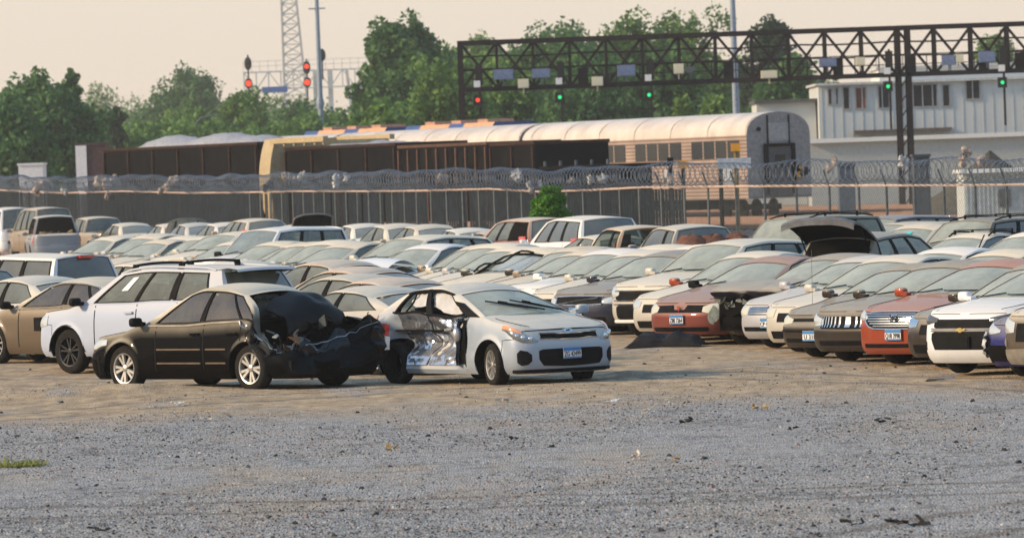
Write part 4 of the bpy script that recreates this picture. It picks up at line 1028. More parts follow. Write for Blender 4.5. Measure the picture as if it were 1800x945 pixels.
def passenger_car(p, L, label, end=True, first=False):
    t = thing('passenger_rail_car', label, 'rail car', p, TANG, 'silver gallery cars of the passenger train'); W2, Hs, Ht = 1.55, 3.75, 4.75
    M_st = MATS.get(('plain', 'fluted_steel'))
    if not M_st:
        q = N('fluted_steel'); co = q.n('TexCoord').outputs['Object']; sp = q.n('SeparateXYZ'); q.l(co, sp.inputs[0])
        wv = q.mathn('SINE', q.mathn('MULTIPLY', sp.outputs['Z'], 2 * PI / .16))
        c = q.mixc(q.ramp(q.noise(co, .8, 5.0), .3, .7), (.33, .235, .175), (.50, .36, .27))
        b = q.bsdf(Base_Color=c, Roughness=.42, Metallic=.25); bp = q.n('Bump'); bp.inputs['Strength'].default_value = .7; bp.inputs['Distance'].default_value = .03
        q.l(wv, bp.inputs['Height']); q.l(bp.outputs[0], b.inputs['Normal']); q.l(b.outputs[0], q.o.inputs[0]); MATS[('plain', 'fluted_steel')] = M_st = q.m
    M_roof = plain('rail_car_roof', (.64, .56, .48), .5, .1, var=.2, scale=.8)
    def prof(x, ins=0):
        pts = [(x, -W2, .95), (x, -W2, Hs)]
        for k in range(1, 12): a = PI * k / 12; pts.append((x, -W2 * math.cos(a) * (1 if 0 else 1), Hs + (Ht - Hs) * math.sin(a) ** .8))
        return pts + [(x, W2, Hs), (x, W2, .95)]
    mb = MB(); r = [prof(0), prof(L)]
    mb.grid(r, lambda i, j: 0 if j in (0, 13) else 1, flip=True)
    mb.face([mb.vert(q) for q in r[0]][::-1], 2); mb.face([mb.vert(q) for q in r[1]], 2); mb.box((L / 2, 0, .98), (L, W2 * 2 - .02, .1), m=2)
    mb.build('body', [M_st, M_roof, plain('rail_car_end', (.27, .265, .26), .5, .3)], t, 30)
    rb = MB()
    for k in range(7):
        x = L * (k + .02) / 6.3
        rb.grid([[(x + dx, q[1] * 1.012, q[2] + .03 * (q[2] > Hs)) for q in prof(0)[1:-1]] for dx in (0, .12)], flip=True)
    rb.build('roof_rib', [M_roof], t, 40)
    Mw = plain('train_window', (.022, .025, .026), .1, spec=.25)
    for k in range(4):
        for (z0, z1) in ((2.75, 3.55),):
            wbx = MB(); x0 = L * (.03 + .245 * k); wbx.box((x0 + L * .10, W2 + .004, (z0 + z1) / 2), (L * .20, .03, z1 - z0), m=0)
            for q in range(1, 4): wbx.box((x0 + L * .05 * q, W2 + .012, (z0 + z1) / 2), (.12, .03, z1 - z0 + .02), m=1)
            wbx.build('window', [Mw, M_st], t)
        wl = MB(); wl.box((L * (.08 + .25 * k), W2 + .004, 1.95), (1.0, .03, .7)); wl.build('lower_window', [plain('bluish_pane', (.35, .40, .46), .2)], t)
    ub = MB(); bogie(ub, 3.2); bogie(ub, L - 3.2); ub.box((L / 2, 0, .72), (L * .5, 2.2, .5)); ub.build('undercarriage', [M_under], t)
    if first:
        d = MB(); d.box((-.06, 0, 2.1), (.12, 1.1, 2.1)); d.build('end_door', [plain('end_door_dark', (.10, .10, .10), .5)], t)
        v = MB(); v.box((-.03, 0, 3.28), (.3, 1.45, .14)); [v.box((-.08, y, 2.2), (.2, .16, 2.2)) for y in (.66, -.66)]; v.build('diaphragm', [M_black], t)
        g = MB(); g.box((-.064, 0, 2.55), (.13, .5, .6)); g.build('door_window', [Mw], t)
        g = MB(); g.box((-.012, 0, 3.85), (.04, 1.0, .8)); g.build('end_panel', [plain('end_panel_grey', (.36, .35, .33), .5)], t)
        for y in (.52, -.52): m_ = MB(); m_.box((-.03, y, 3.95), (.06, .05, 1.3)); m_.build('grab_rail', [M_black], t)
        y_ = MB(); y_.box((-.10, -.95, 2.05), (.1, .28, .45)); y_.build('marker_box', [plain('marker_yellow', (.7, .32, .02), .5)], t)
        l_ = MB(); l_.sphere((-.03, .95, 4.0), .1); l_.build('marker_lamp', [M_black], t)
    return t
e0 = at(1370, 300, 277); e0.z = .3
LC = [9.2, 9.2, 22, 24]
pp = e0.copy() + Vector((0, 0, 0))
for i, (L, lb) in enumerate(zip((25.6, 25.6, 25.6), ('silver gallery passenger car whose gray end with a dark door faces the lot', 'second silver passenger car behind the one with the visible end', 'third silver passenger car, mostly hidden behind the ribbed wagon'))):
    passenger_car(pp, L, lb, first=(i == 0)); pp = pp + AX * (L + .4)
def loco(p, label, colr):
    t = thing('locomotive', label, 'locomotive', p, TANG, 'blue and orange locomotives behind the wagons'); L = 12.5
    b = MB()
    pr = [(-1.5, 1.1), (-1.5, 3.9), (-1.1, 4.5), (1.1, 4.5), (1.5, 3.9), (1.5, 1.1)]
    n = 6
    for k in range(n):
        r = [[(x, y, z) for y, z in pr] for x in (L * k / n, L * (k + 1) / n)]; b.grid(r, lambda i, j: (1 if k % 3 == 2 else 0) if j < 2 or j > 2 else 2, flip=True)
    b.face([b.vert((0, y, z)) for y, z in pr][::-1], 1); b.face([b.vert((L, y, z)) for y, z in pr], 1)
    b.build('body', [plain('loco_orange', (.62, .33, .16), .5, var=.3), plain('loco_blue', (.03, .07, .22), .4), plain('loco_roof', (.55, .50, .46), .6)], t)
    for k in range(3): v = MB(); v.box((L * (.2 + .3 * k), 0, 4.55), (1.4, 1.5, .25)); v.build('roof_vent', [plain('loco_vent', (.42, .22, .15), .6)], t)
    u = MB(); bogie(u, 2.5); bogie(u, L - 2.5); u.build('undercarriage', [M_under], t)
lp = at(905, 250, 330); lp.z = .9
loco(lp + NRM * 0.0 + Vector((0, 0, 0)), 'orange and blue locomotive behind the left post of the signal bridge', 0)
loco(lp + AX * 15.5, 'farther orange and blue locomotive, its roof above the yellow wagon rail', 1)
M_wag = plain('wagon_black', (.008, .0075, .008), .9, var=.5, scale=1.2, spec=.06); M_wrib = plain('wagon_rust', (.045, .026, .02), .8, var=.4)
M_load = plain('gravel_load', (.30, .31, .34), .95, var=.3, scale=5, bump=.6)
M_yel = plain('wagon_yellow', (.43, .335, .19), .6, var=.18)
def gondola(p, L, H, ribs, label, load=0, col=None, ribm=None, W2=1.5):
    t = thing('gondola_wagon', label, 'rail wagon', p, TANG, 'freight wagons standing behind the fence'); col = col or M_wag
    b = MB()
    b.box((L / 2, W2, (H + 1) / 2), (L, .06, H - 1)); b.box((L / 2, -W2, (H + 1) / 2), (L, .06, H - 1)); b.box((.03, 0, (H + 1) / 2), (.06, 2 * W2 - .07, H - 1.004)); b.box((L - .03, 0, (H + 1) / 2), (.06, 2 * W2 - .07, H - 1.004)); b.box((L / 2, 0, 1.0), (L - .14, 2 * W2 - .07, .08))
    b.build('box', [col], t)
    r = MB()
    for y in (W2, -W2): r.box((L / 2, y, H + .05), (L + .05, .16, .12))
    for x in (0, L): r.box((x, 0, H + .05), (.12, 2 * W2 - .18, .118))
    r.build('top_rim', [ribm or M_wrib], t)
    n = max(2, int(L / ribs))
    for k in range(n + 1): rb = MB(); rb.box((.1 + (L - .2) * k / n, W2 + .07, (H + .9) / 2), (.13, .09, H - 1.05)); rb.build('side_rib', [ribm or M_wrib], t)
    if load:
        m = MB(); nx, ny = 40, 8; rnd = random.Random(int(L * 10))
        m.grid([[(lerp(.15, L - .15, i / nx), lerp(-W2 + .06, W2 - .06, j / ny), H - .25 + load * (1 - (2 * j / ny - 1) ** 2) ** .7 * (.75 + .25 * math.sin(i / nx * 9.4 + 1) ** 2) * min(1, 6 * i / nx, 6 - 6 * i / nx) + rnd.uniform(-.04, .04)) for j in range(ny + 1)] for i in range(nx + 1)], flip=True)
        o = m.build('gravel_heap', [M_load], t, 60)
    u = MB(); bogie(u, 1.8); bogie(u, L - 1.8); u.build('undercarriage', [M_under], t)
    return t
g0 = at(1068, 245, 239) + NRM * 1.5; g0.z = 0
gondola(g0, 4.4, 3.86, 2.1, 'plain black box wagon nearest, overlapping the silver train')
gondola(g0 + AX * 4.7, 9.3, 3.92, .95, 'ribbed dark wagon between the black box wagon and the gravel wagon', ribm=plain('wagon_rib_brown', (.10, .06, .045), .8))
gondola(g0 + AX * 14.3, 12.6, 4.05, 3.1, 'black wagon with a gravel load right of the yellow wagon end', .50)
gondola(g0 + AX * 30.2, 20.0, 4.35, 3.3, 'long black wagon heaped with pale gravel at left of the yellow wagon end', .85)
def yellow_wagon():
    p = g0 + AX * 27.4 + NRM * .1; t = thing('yellow_wagon', 'yellow wagon end with a curved side, rising above the razor wire', 'rail wagon', p, TANG, 'freight wagons standing behind the fence')
    a = at(455, 246, p.y); b_ = at(500, 246, p.y); H = a.z
    b = MB(); rows = []
    for k in range(13):
        z = lerp(.6, H, k / 12); bulge = .0 if k < 2 else .42 * math.sin(PI * min(1, (k - 1) / 11.5)) ** .7 * 1.0
        rows.append([(x, y, z) for x, y in ((0, 1.55 + bulge), (1.3, 1.55 + bulge), (1.3, -1.3), (0, -1.3))])
    b.grid(rows, closed=True); b.face([b.vert(q) for q in rows[-1]]); b.build('curved_end', [M_yel], t, 40)
    r = MB(); r.box((-3, 1.75, H - .08), (6.2, .22, .22)); r.box((-3, -1.2, H - .08), (6.2, .22, .22)); r.build('top_beam', [M_yel], t)
    for x in (-1.2, -2.4, -3.6, -4.8, -5.8): s = MB(); s.box((x, .3, H - .22), (.18, 2.9, .16)); s.build('cross_brace', [M_yel], t)
    u = MB(); bogie(u, .3); u.build('undercarriage', [M_under], t)
yellow_wagon()
def flat_black():
    p = at(1040, 290, 232); p.z = 0; t = thing('flat_wagon', 'low dark flat wagon deck in front of the black box wagon', 'rail wagon', at(1128, 290, 218).xy.to_3d(), TANG, 'freight wagons standing behind the fence')
    q = at(1128, 290, 218); b = MB(); b.box((3.2, 0, q.z), (6.4, 2.4, .14)); b.build('deck', [M_wag], t)
    u = MB(); u.box((3.2, 0, q.z / 2), (5.4, 1.2, q.z - .16)); u.build('undercarriage', [M_under], t)
    r = MB(); [r.bar((.3 + k * 1.4, 1.15, q.z + .07), (.3 + k * 1.4, 1.15, q.z + .25), .08) for k in range(5)]; r.build('stake', [M_galv], t)
flat_black()
# ------------------------------------------------------------------ signal bridge
M_iron = plain('bridge_iron', (.026, .020, .020), .8, var=.4, spec=.1)
def emis(name, col, st):
    if ('e', name) in MATS: return MATS[('e', name)]
    q = N(name); e = q.n('Emission'); e.inputs[0].default_value = col + (1,); e.inputs[1].default_value = st; q.l(e.outputs[0], q.o.inputs[0]); MATS[('e', name)] = q.m; return q.m
E_red = emis('signal_red', (1, .05, .02), 2.2); E_green = emis('signal_green', (.03, .85, .25), 1.1); E_amber = emis('signal_amber', (1, .45, .05), 3)
def signal_bridge():
    D = 345; a = at(808, 76, D); b = at(808, 158, D); zt, zb = a.z, b.z; x0 = a.x; x1 = at(1900, 60, D).x; xp = at(1592, 200, D).x
    t = thing('signal_bridge', 'dark steel truss signal bridge spanning the tracks', 'signal bridge', (x0, D, 0)); dp = 1.9; W = x1 - x0
    def ch(nm, f): m = MB(); f(m); m.build(nm, [M_iron], t)
    for y in (0, dp):
        for z in (zt, zb): ch('chord', lambda m: m.box((W / 2, y, z), (W + .3, .26, .24)))
    ch('walkway', lambda m: m.box((W / 2, dp / 2, zb - .02), (W, dp - .3, .06)))
    def rails(m):
        for z in (zb + .55, zb + 1.1): m.box((W / 2, -.12, z), (W, .05, .05))
    ch('handrail', rails)
    n = 17; st = W / n
    for k in range(n + 1):
        def post(m):
            for y in (0, dp): m.box((k * st, y, (zt + zb) / 2), (.14 if k else .3, .14, zt - zb - .2))
            m.box((k * st, dp / 2, zt - .05), (.1, dp - .2, .1))
        ch('truss_post', post)
        if k < n:
            up = k < 8
            for y in (0.01, dp - .01): up = not up if y > 1 else up; ch('truss_brace', lambda m: m.bar((k * st, y, zt if up else zb), ((k + 1) * st, y, zb if up else zt), .11, .15))
    for k in range(26): ch('handrail_post', lambda m: m.box((W * (k + .5) / 26, -.12, zb + .58), (.05, .05, 1.05)))
    for z in (zt - .75, zt - 1.5): ch('conduit', lambda m: m.tube([(W * k / 20, dp + .12, z + .04 * math.sin(k * 1.9)) for k in range(21)], .05, 5))
    for k in (3, 7, 10, 12, 14, 15): ch('junction_box', lambda m: m.box((st * (k + .35), dp * .5, zb + .55), (.55, .4, .9)))
    for y in (0, dp): ch('bridge_leg', lambda m: (m.box((.0, y, zb / 2), (.34, .3, zb - .1)),))
    for dx in (-.28, .28):
        for y in (0, dp): ch('bridge_leg', lambda m: m.box((xp - x0 + dx, y, zt / 2), (.24, .26, zt - .12)))
    def lace(m):
        for k in range(9): m.bar((xp - x0 - .28, 0, zb * k / 9), (xp - x0 + .28, 0, zb * (k + 1) / 9), .07)
    ch('lacing', lace)
    return t, x0, zt, zb, D
SB, sx0, szt, szb, sD = signal_bridge()
M_sig = plain('signal_case', (.03, .028, .028), .6); M_bluebox = plain('blue_case', (.16, .21, .34), .5); M_plt = plain('number_plate_cream', (.72, .68, .50), .6, var=.05)
for i, (px, py, e, pw, lb) in enumerate([(840, 176, E_red, 148, 'signal head with a red lamp hanging at the left end of the bridge'), (984, 171, E_green, 143, 'signal head with a dim green lamp, second from the left on the bridge'), (1141, 167, E_green, 137, 'signal head with a green lamp under the middle of the bridge'), (1561, 152, E_green, 125, 'signal head with a green lamp left of the right bridge post'), (1762, 145, E_green, 120, 'signal head with a green lamp at the right edge of the bridge')]):
    p = at(px, py, sD - .6); t = thing('railway_signal', lb, 'signal', (p.x, p.y, szb - 2.4), 0, 'signal heads hanging from the bridge'); z0 = szb - 2.4
    m = MB(); m.box((.12, .3, 1.6), (.12, .12, 4.4)); m.box((.12, .2, 3.0), (.2, .4, .1)); m.build('mast', [M_sig], t)
    m = MB(); m.box((0, .06, p.z - z0), (.5, .2, .56)); m.box((.1, .1, 3.15), (.4, .3, 1.1)); m.build('signal_head', [M_sig], t)
    m = MB(); m.sphere((0, -.08, p.z - z0), .105, 12, 8, None, (1, .4, 1)); m.build('lamp', [e], t)
    m = MB(); m.box((-.02, -.05, at(px, pw, sD).z - z0), (.36, .05, .36)); m.build('number_plate', [M_white], t)
for i, (px, py, wd, hh, m_, lb) in enumerate([(885, 131, 1.1, .55, M_bluebox, 'blue relay case in the first bay of the bridge'), (920, 147, .6, .5, M_plt, 'cream plate left of the second blue case'), (951, 129, 1.0, .5, M_bluebox, 'blue relay case above the second signal head'), (1050, 143, .62, .5, M_plt, 'cream plate between the second and third signal heads'), (1101, 124, 1.0, .6, M_bluebox, 'blue relay case left of the third signal head'), (1193, 121, .55, .55, M_plt, 'cream plate with a gray box beside it, left of the blue pole'), (1212, 123, .45, .36, M_galv, 'gray box beside the cream plate left of the blue pole'), (1352, 131, .9, .42, M_plt, 'wide cream plate right of the blue pole'), (1455, 110, .95, .45, M_bluebox, 'blue relay case between the pine and the right bridge post'), (1512, 108, .5, .45, M_plt, 'pale cream plate left of the right bridge post'), (1685, 103, .5, .45, M_plt, 'cream plate right of the right bridge post'), (1668, 106, .8, .55, M_bluebox, 'blue relay case just left of the last cream plate'), (1735, 100, .9, .6, M_bluebox, 'blue relay case at the far right end of the bridge')]):
    p = at(px, py, sD - .35); o = MB(); o.box((0, 0, 0), (wd, .4, hh)); o.box((0, -.21, 0), (wd * .9, .02, hh * .86)); o.box((0, .15, -.3), (.08, .08, hh))
    ob = o.build('relay_case' if m_ in (M_bluebox, M_galv) else 'sign_plate', [m_]); ob.location = p; tag(ob, lb, 'relay box' if m_ in (M_bluebox, M_galv) else 'sign', 'cases and plates on the signal bridge')
# ------------------------------------------------------------------ far gantry, tower, poles
M_far = plain('far_white_steel', (.62, .64, .62), .6); M_pole = plain('blue_grey_pole', (.26, .32, .40), .5)
def far_gantry():
    D = 640; a = at(428, 128, D); b = at(645, 128, D); zt, zb = a.z, at(428, 158, D).z; t = thing('signal_gantry', 'white lattice signal gantry far behind the trees', 'signal gantry', (a.x, D, 0)); W = b.x - a.x
    def ch(nm, f): m = MB(); f(m); m.build(nm, [M_far], t)
    for y in (0, 1.5):
        for z in (zt, zb): ch('chord', lambda m: m.box((W / 2, y, z), (W, .14, .14)))
    n = 10
    def lat(m, y):
        for k in range(n):
            m.bar((W * k / n, y, zb if k % 2 else zt), (W * (k + 1) / n, y, zt if k % 2 else zb), .08); m.bar((W * k / n, y, zb), (W * k / n, y, zt), .08)
    [ch('lattice', lambda m: lat(m, y)) for y in (0, 1.5)]
    def hr(m):
        for z in (zt + .6, zt + 1.1): m.box((W / 2, -.1, z), (W, .05, .05))
        for k in range(16): m.box((W * k / 15, -.1, zt + .6), (.05, .05, 1.1))
    ch('handrail', hr)
    for x in (W * .58, W * .70): ch('gantry_leg', lambda m: m.box((x, .75, zt / 2), (.5, .5, zt)))
    for x in (W * .93,): ch('gantry_leg', lambda m: m.bar((x, .7, 0), (x - 1.2, .7, zt), .3))
    def bx(m): m.box((W * .25, -.3, zb - .1), (2.6, .5, .6))
    m = MB(); bx(m); m.build('blue_sign', [plain('gantry_blue', (.08, .16, .40), .5)], t)
far_gantry()
for (px, pt, pr, lb, second) in [(437, 105, 147, 'far round signal with a red lamp at the left end of the white gantry', None), (540, 112, 145, 'far signal with two red lamps, one over the other, beside the lattice tower', 117)]:
    D = 636; p = at(px, pr, D); t = thing('railway_signal', lb, 'signal', (p.x, D, p.z - 1.2), 0, 'far signals on the white gantry'); z0 = p.z - 1.2
    m = MB(); zt_ = at(px, pt, D).z - z0; m.box((0, .2, (zt_) / 2), (.14, .14, zt_ + 1.0)); m.build('mast', [M_sig], t)
    m = MB(); m.sphere((0, 0, 1.2), .5, 14, 8, None, (.8, .35, 1.1)); m.sphere((0, 0, zt_ - .4), .5, 14, 8, None, (.75, .4, 1.4)); m.build('signal_head', [M_sig], t)
    m = MB(); m.sphere((0, -.2, 1.2), .28, 12, 8, None, (1, .3, 1))
    if second: m.sphere((0, -.2, at(px, second, D).z - z0), .22, 12, 8, None, (1, .3, 1))
    m.build('lamp', [E_red], t)
p = at(566, 97, 634); t = thing('railway_signal', 'far dark signal head without a lit lamp on the thin pole', 'signal', (p.x, 634, p.z - .8), 0, 'far signals on the white gantry')
m = MB(); m.sphere((0, 0, .8), .5, 12, 8, None, (.75, .4, 1.3)); m.build('signal_head', [M_sig], t); m = MB(); m.box((0, .2, -.4), (.14, .14, 2.6)); m.build('mast', [M_sig], t)
def tower():
    D = 800; zb = 0; a = at(500, 0, D); b = at(526, 0, D); c0 = at(500, 165, D); c1 = at(538, 165, D); zt = a.z + 6
    t = thing('lattice_tower', 'tall gray lattice tower tapering upward out of the picture', 'tower', (c0.x, D, 0)); z1 = c0.z
    wl = c1.x - c0.x; wt = b.x - a.x; m = MB()
    def w_(z): return lerp(wl, wt, (z - z1) / (a.z - z1))
    for sx in (0, 1):
        for sy in (0, 1): m.bar((sx * w_(0), sy * 2.5, 0), (sx * w_(zt), sy * 2.5, zt), .2)
    m.build('leg', [plain('tower_steel', (.46, .47, .45), .6)], t); m = MB(); n = 24
    for k in range(n):
        za, zb_ = zt * k / n, zt * (k + 1) / n
        for y in (0, 2.5): m.bar((0, y, za), (w_(zb_), y, zb_), .10); m.bar((w_(za), y, za), (0, y, zb_), .10); m.bar((0, y, za), (w_(za), y, za), .08)
    m.build('bracing', [plain('tower_steel', (.46, .47, .45), .6)], t)
tower()
def pole(px0, pyt, px1, D, r, lb, name='utility_pole', m_=None, arm=False):
    a = at(px0, pyt, D); b = at(px1, 240, D); x0 = b.x; t = thing(name, lb, 'pole', (x0, D, 0))
    m = MB(); m.tube([(0, 0, -.2), (a.x - x0, 0, a.z)], [r * 1.25, r * .8], 10); m.build('shaft', [m_ or M_pole], t, 60)
    m = MB()
    if arm: m.box((a.x - x0, -.1, a.z - 1.3), (1.4, .12, .12)); m.sphere((a.x - x0, 0, a.z - 9.2), .55, 10, 6, None, (.6, .5, 1.3))
    else: m.box((0, 0, .1), (r * 4, r * 4, .3))
    m.build('crossarm' if arm else 'base_plate', [m_ or M_pole], t)
pole(556, -12, 566, 520, .22, 'thin gray pole right of the lattice tower', arm=True)
pole(1287, -10, 1296, 360, .20, 'tall blue-gray pole passing behind the signal bridge')
def street_lamp(px, pyt, D, lb, side):
    a = at(px, pyt, D); t = thing('street_lamp', lb, 'street lamp', (a.x, D, 0), 0, 'far bent street lamps'); L = 1.6 * side
    m = MB(); m.tube([(0, 0, 0), (0, 0, a.z - 1.4), (L * .1, 0, a.z - .6), (L * .4, 0, a.z - .12), (L, 0, a.z)], .09, 8); m.build('mast', [M_galv], t, 60)
    m = MB(); m.box((L + .2 * side, 0, a.z - .02), (.6, .24, .14)); m.build('lamp_head', [M_galv], t)
street_lamp(340, 205, 500, 'bent street lamp in front of the light green trees left of the signals', 1)
street_lamp(582, 214, 490, 'bent street lamp right of the thin gray pole', 1)
# ------------------------------------------------------------------ buildings and yard things at the right
M_panel = plain('white_metal_panel', (.54, .565, .555), .55, var=.06, scale=.5); M_panel2 = plain('pale_parapet', (.74, .74, .71), .5, var=.06); M_win = plain('dark_window', (.018, .018, .021), .15, spec=.15); M_winbrown = plain('brown_window', (.15, .06, .04), .3)
def building():
    D = 390; g = lambda px, py: at(px, py, D)
    a = g(1440, 200); t = thing('white_building', 'white panelled rail building with a row of dark windows behind the bridge', 'building', (a.x, D, 0)); ox = a.x
    x1 = g(1900, 200).x - ox; zt = g(1640, 118).z; zl = g(1460, 150).z
    m = MB(); m.box((x1 / 2, 6, zl / 2), (x1, 12, zl)); m.build('wall', [M_panel], t)
    m = MB(); m.box((x1 / 2 + 2, 7.5, (zl + zt) / 2), (x1 - 4, 9, zt - zl)); m.build('upper_storey', [M_panel2], t)
    m = MB(); m.box((x1 / 2, 5.9, zl + .06), (x1 + .4, 12.6, .14)); m.box((x1 / 2 + 2, 7.4, zt + .08), (x1 - 3.6, 9.5, .16)); m.build('roof', [plain('roof_trim', (.5, .5, .48), .6)], t)
    se = MB()
    for k in range(26): se.box((.2 + k * x1 / 26, -.012, zl / 2), (.05, .03, zl - .1))
    se.build('panel_seams', [plain('seam_grey', (.50, .525, .515), .6)], t)
    for (pa, pb, pt, pb_, mm) in [(1455, 1463, 156, 184, M_win), (1468, 1474, 155, 184, M_win), (1481, 1494, 153, 192, M_win), (1503, 1523, 154, 191, M_winbrown), (1543, 1564, 151, 190, M_win), (1576, 1588, 150, 188, M_win), (1604, 1648, 149, 187, M_win), (1656, 1670, 149, 187, M_win), (1697, 1723, 140, 174, M_win)]:
        p0, p1 = g(pa, pt), g(pb, pb_); f = MB(); cx, cz = (p0.x + p1.x) / 2 - ox, (p0.z + p1.z) / 2; w_, h_ = p1.x - p0.x, p0.z - p1.z
        for dx, dz, sx, sz in ((0, h_ / 2, w_ + .12, .08), (0, -h_ / 2, w_ + .12, .08), (w_ / 2, 0, .08, h_ - .08), (-w_ / 2, 0, .08, h_ - .08)): f.box((cx + dx, -.03, cz + dz), (sx, .1, sz))
        fo = f.build('window', [plain('window_frame_grey', (.30, .30, .30), .5)], t)
        pn = MB(); pn.box((cx, -.004, cz), (w_ - .08, .04, h_ - .08)); pn.build('pane', [mm], fo)
    c0, c1 = g(1500, 232), g(1672, 240)
    m = MB(); m.box(((c0.x + c1.x) / 2 - ox, -.5, c0.z), (c1.x - c0.x, 1.0, .16)); m.build('canopy', [plain('canopy_brown', (.13, .10, .08), .7)], t)
    m = MB(); d0, d1 = g(1503, 234), g(1533, 244); m.box(((d0.x + d1.x) / 2 - ox, -.004, (d0.z + d1.z) / 2 - .3), (d1.x - d0.x, .04, .5)); m.build('low_window', [M_win], t)
    # lower wing at left, long low annex in front
    b = g(1332, 182); w0 = thing('building_wing', 'low white wing with a dark flat roof edge left of the white building', 'building', (b.x, D + 2, 0)); W = ox - b.x - .1
    m = MB(); m.box((W / 2, 4, b.z / 2), (W, 8, b.z)); m.build('wall', [M_panel], w0)
    m = MB(); m.box((W / 2, 3.9, b.z + .1), (W + .3, 8.6, .2)); m.build('roof', [plain('dark_roof_edge', (.10, .10, .10), .7)], w0)
    c = at(1424, 252, 376); an = thing('low_annex', 'long low gray annex with a white roof edge in front of the white building', 'building', (c.x, 376, 0)); W = at(1900, 240, 376).x - c.x
    m = MB(); m.box((W / 2, 3, c.z / 2), (W, 6, c.z)); m.build('wall', [plain('annex_grey', (.40, .42, .41), .7, var=.12)], an)
    m = MB(); m.box((W / 2, 2.9, c.z + .12), (W + .2, 6.5, .26)); m.build('roof', [M_panel2], an)
building()
def hut():
    D = 176; a = at(1694, 305, D); b = at(1830, 305, D); t = thing('metal_hut', 'white ribbed metal hut behind the fence at the right edge', 'hut', (a.x, D, 0)); W = b.x - a.x; z = a.z
    m = MB(); m.box((W / 2, 1.5, z / 2), (W, 3, z)); 
    for k in range(18): m.box((.06 + k * W / 18, -.015, z / 2), (.05, .03, z - .02))
    m.build('wall', [plain('hut_white', (.48, .52, .52), .6)], t)
    m = MB(); m.box((W / 2, 1.4, z + .05), (W + .2, 3.4, .1)); m.build('roof', [M_white], t)
    m = MB(); m.box((W * .52, -.06, z * .70), (.32, .1, .5)); m.build('meter_box', [plain('meter_dark', (.10, .11, .12), .5)], t)
    m = MB(); m.box((W * .64, -.03, z * .45), (.5, .06, z * .86)); m.build('door', [plain('hut_door', (.36, .40, .42), .5)], t)
hut()
def mound():
    p = at(1740, 266, 255); t = MB(); rnd = random.Random(4); n = 24; rows = []
    for k in range(9):
        r = 3.0 * (1 - k / 8) + .02; rows.append([(r * 1.25 * math.cos(2 * PI * j / n) * rnd.uniform(.93, 1.07), r * math.sin(2 * PI * j / n), lerp(0, p.z, k / 8) + rnd.uniform(-.05, .05)) for j in range(n)])
    t.grid(rows, closed=True); o = t.build('gravel_mound', [plain('mound_dark', (.09, .085, .07), .95, bump=.8)], None, 60); o.location = (p.x, 255, 0); tag(o, 'dark gravel mound behind the white metal hut', 'gravel mound')
mound()
def crate_box(px0, px1, py, D, dep, lb, m_, name, cat, split=None, foot=0):
    a, b = at(px0, py, D), at(px1, py, D); t = thing(name, lb, cat, (a.x, D, 0)); W = b.x - a.x
    m = MB(); m.box((W / 2, dep / 2, (a.z + foot) / 2), (W, dep, a.z - foot)); 
    m.build('body', [m_], t)
    if split:
        m = MB(); m.box((W * split / 2 - .02, -.03, (a.z + foot) / 2), (W * split, .06, a.z - foot - .02)); m.build('end_door', [M_white], t)
    m = MB(); m.box((W / 2, dep / 2, a.z + .05), (W + .1, dep + .1, .1)); m.build('roof', [m_], t)
crate_box(32, 75, 291, 310, 2.4, 'small white trailer behind the fence at far left', M_white, 'box_trailer', 'trailer')
crate_box(133, 186, 256, 320, 3.0, 'tall container with a white end and brown side, left of the gravel wagon', plain('container_brown', (.10, .065, .06), .7), 'freight_container', 'container', .36)
crate_box(1474, 1502, 292, 215, 1.0, 'blue-gray equipment cabinet standing by the tracks right of the rail car end', plain('cabinet_blue', (.09, .12, .15), .6), 'equipment_cabinet', 'cabinet')
crate_box(1606, 1634, 276, 240, 1.5, 'slanted dark cabinet at the foot of the right bridge post', plain('cabinet_grey', (.07, .085, .10), .6), 'equipment_cabinet', 'cabinet')
for i, (px, pt, lb) in enumerate([(1178, 285, 'short track post left of the yellow topped posts'), (1200, 290, 'track post with a small yellow top under the passenger car'), (1266, 285, 'dark post carrying a pale sign board beside the rail car'), (1293, 260, 'tall track post with a yellow head left of the rail car end')]):
    p = at(px, pt, 205); t = thing('track_post', lb, 'post', (p.x, 205, 0), 0, 'posts standing along the track'); m = MB(); m.tube([(0, 0, -.1), (0, 0, p.z)], .07, 8); m.build('shaft', [M_black if i != 3 else plain('post_olive', (.20, .15, .05), .6)], t)
    m = MB()
    if i in (1, 3): m.box((0, -.02, p.z + .02), (.3, .14, .26)); m.build('head', [plain('marker_yellow', (.7, .32, .02), .5)], t)
    elif i == 2: m.box((.45, -.1, p.z - .05), (1.1, .05, .34)); m.build('sign_board', [plain('sign_bluegrey', (.42, .48, .54), .5)], t)
    else: m.box((0, -.03, p.z + .05), (.2, .2, .2)); m.build('head', [M_black], t)

# ------------------------------------------------------------------ smoke haze over the yard
def haze():
    m = MB(); m.box((0, 640, 29), (2400, 1330, 62)); q = N('haze_air'); v = q.n('VolumePrincipled')
    v.inputs['Color'].default_value = (.93, .93, .90, 1); v.inputs['Density'].default_value = .00017; v.inputs['Anisotropy'].default_value = .2
    q.l(v.outputs[0], q.o.inputs['Volume']); tag(m.build('haze', [q.m]), None, None, None, 'stuff')
haze()
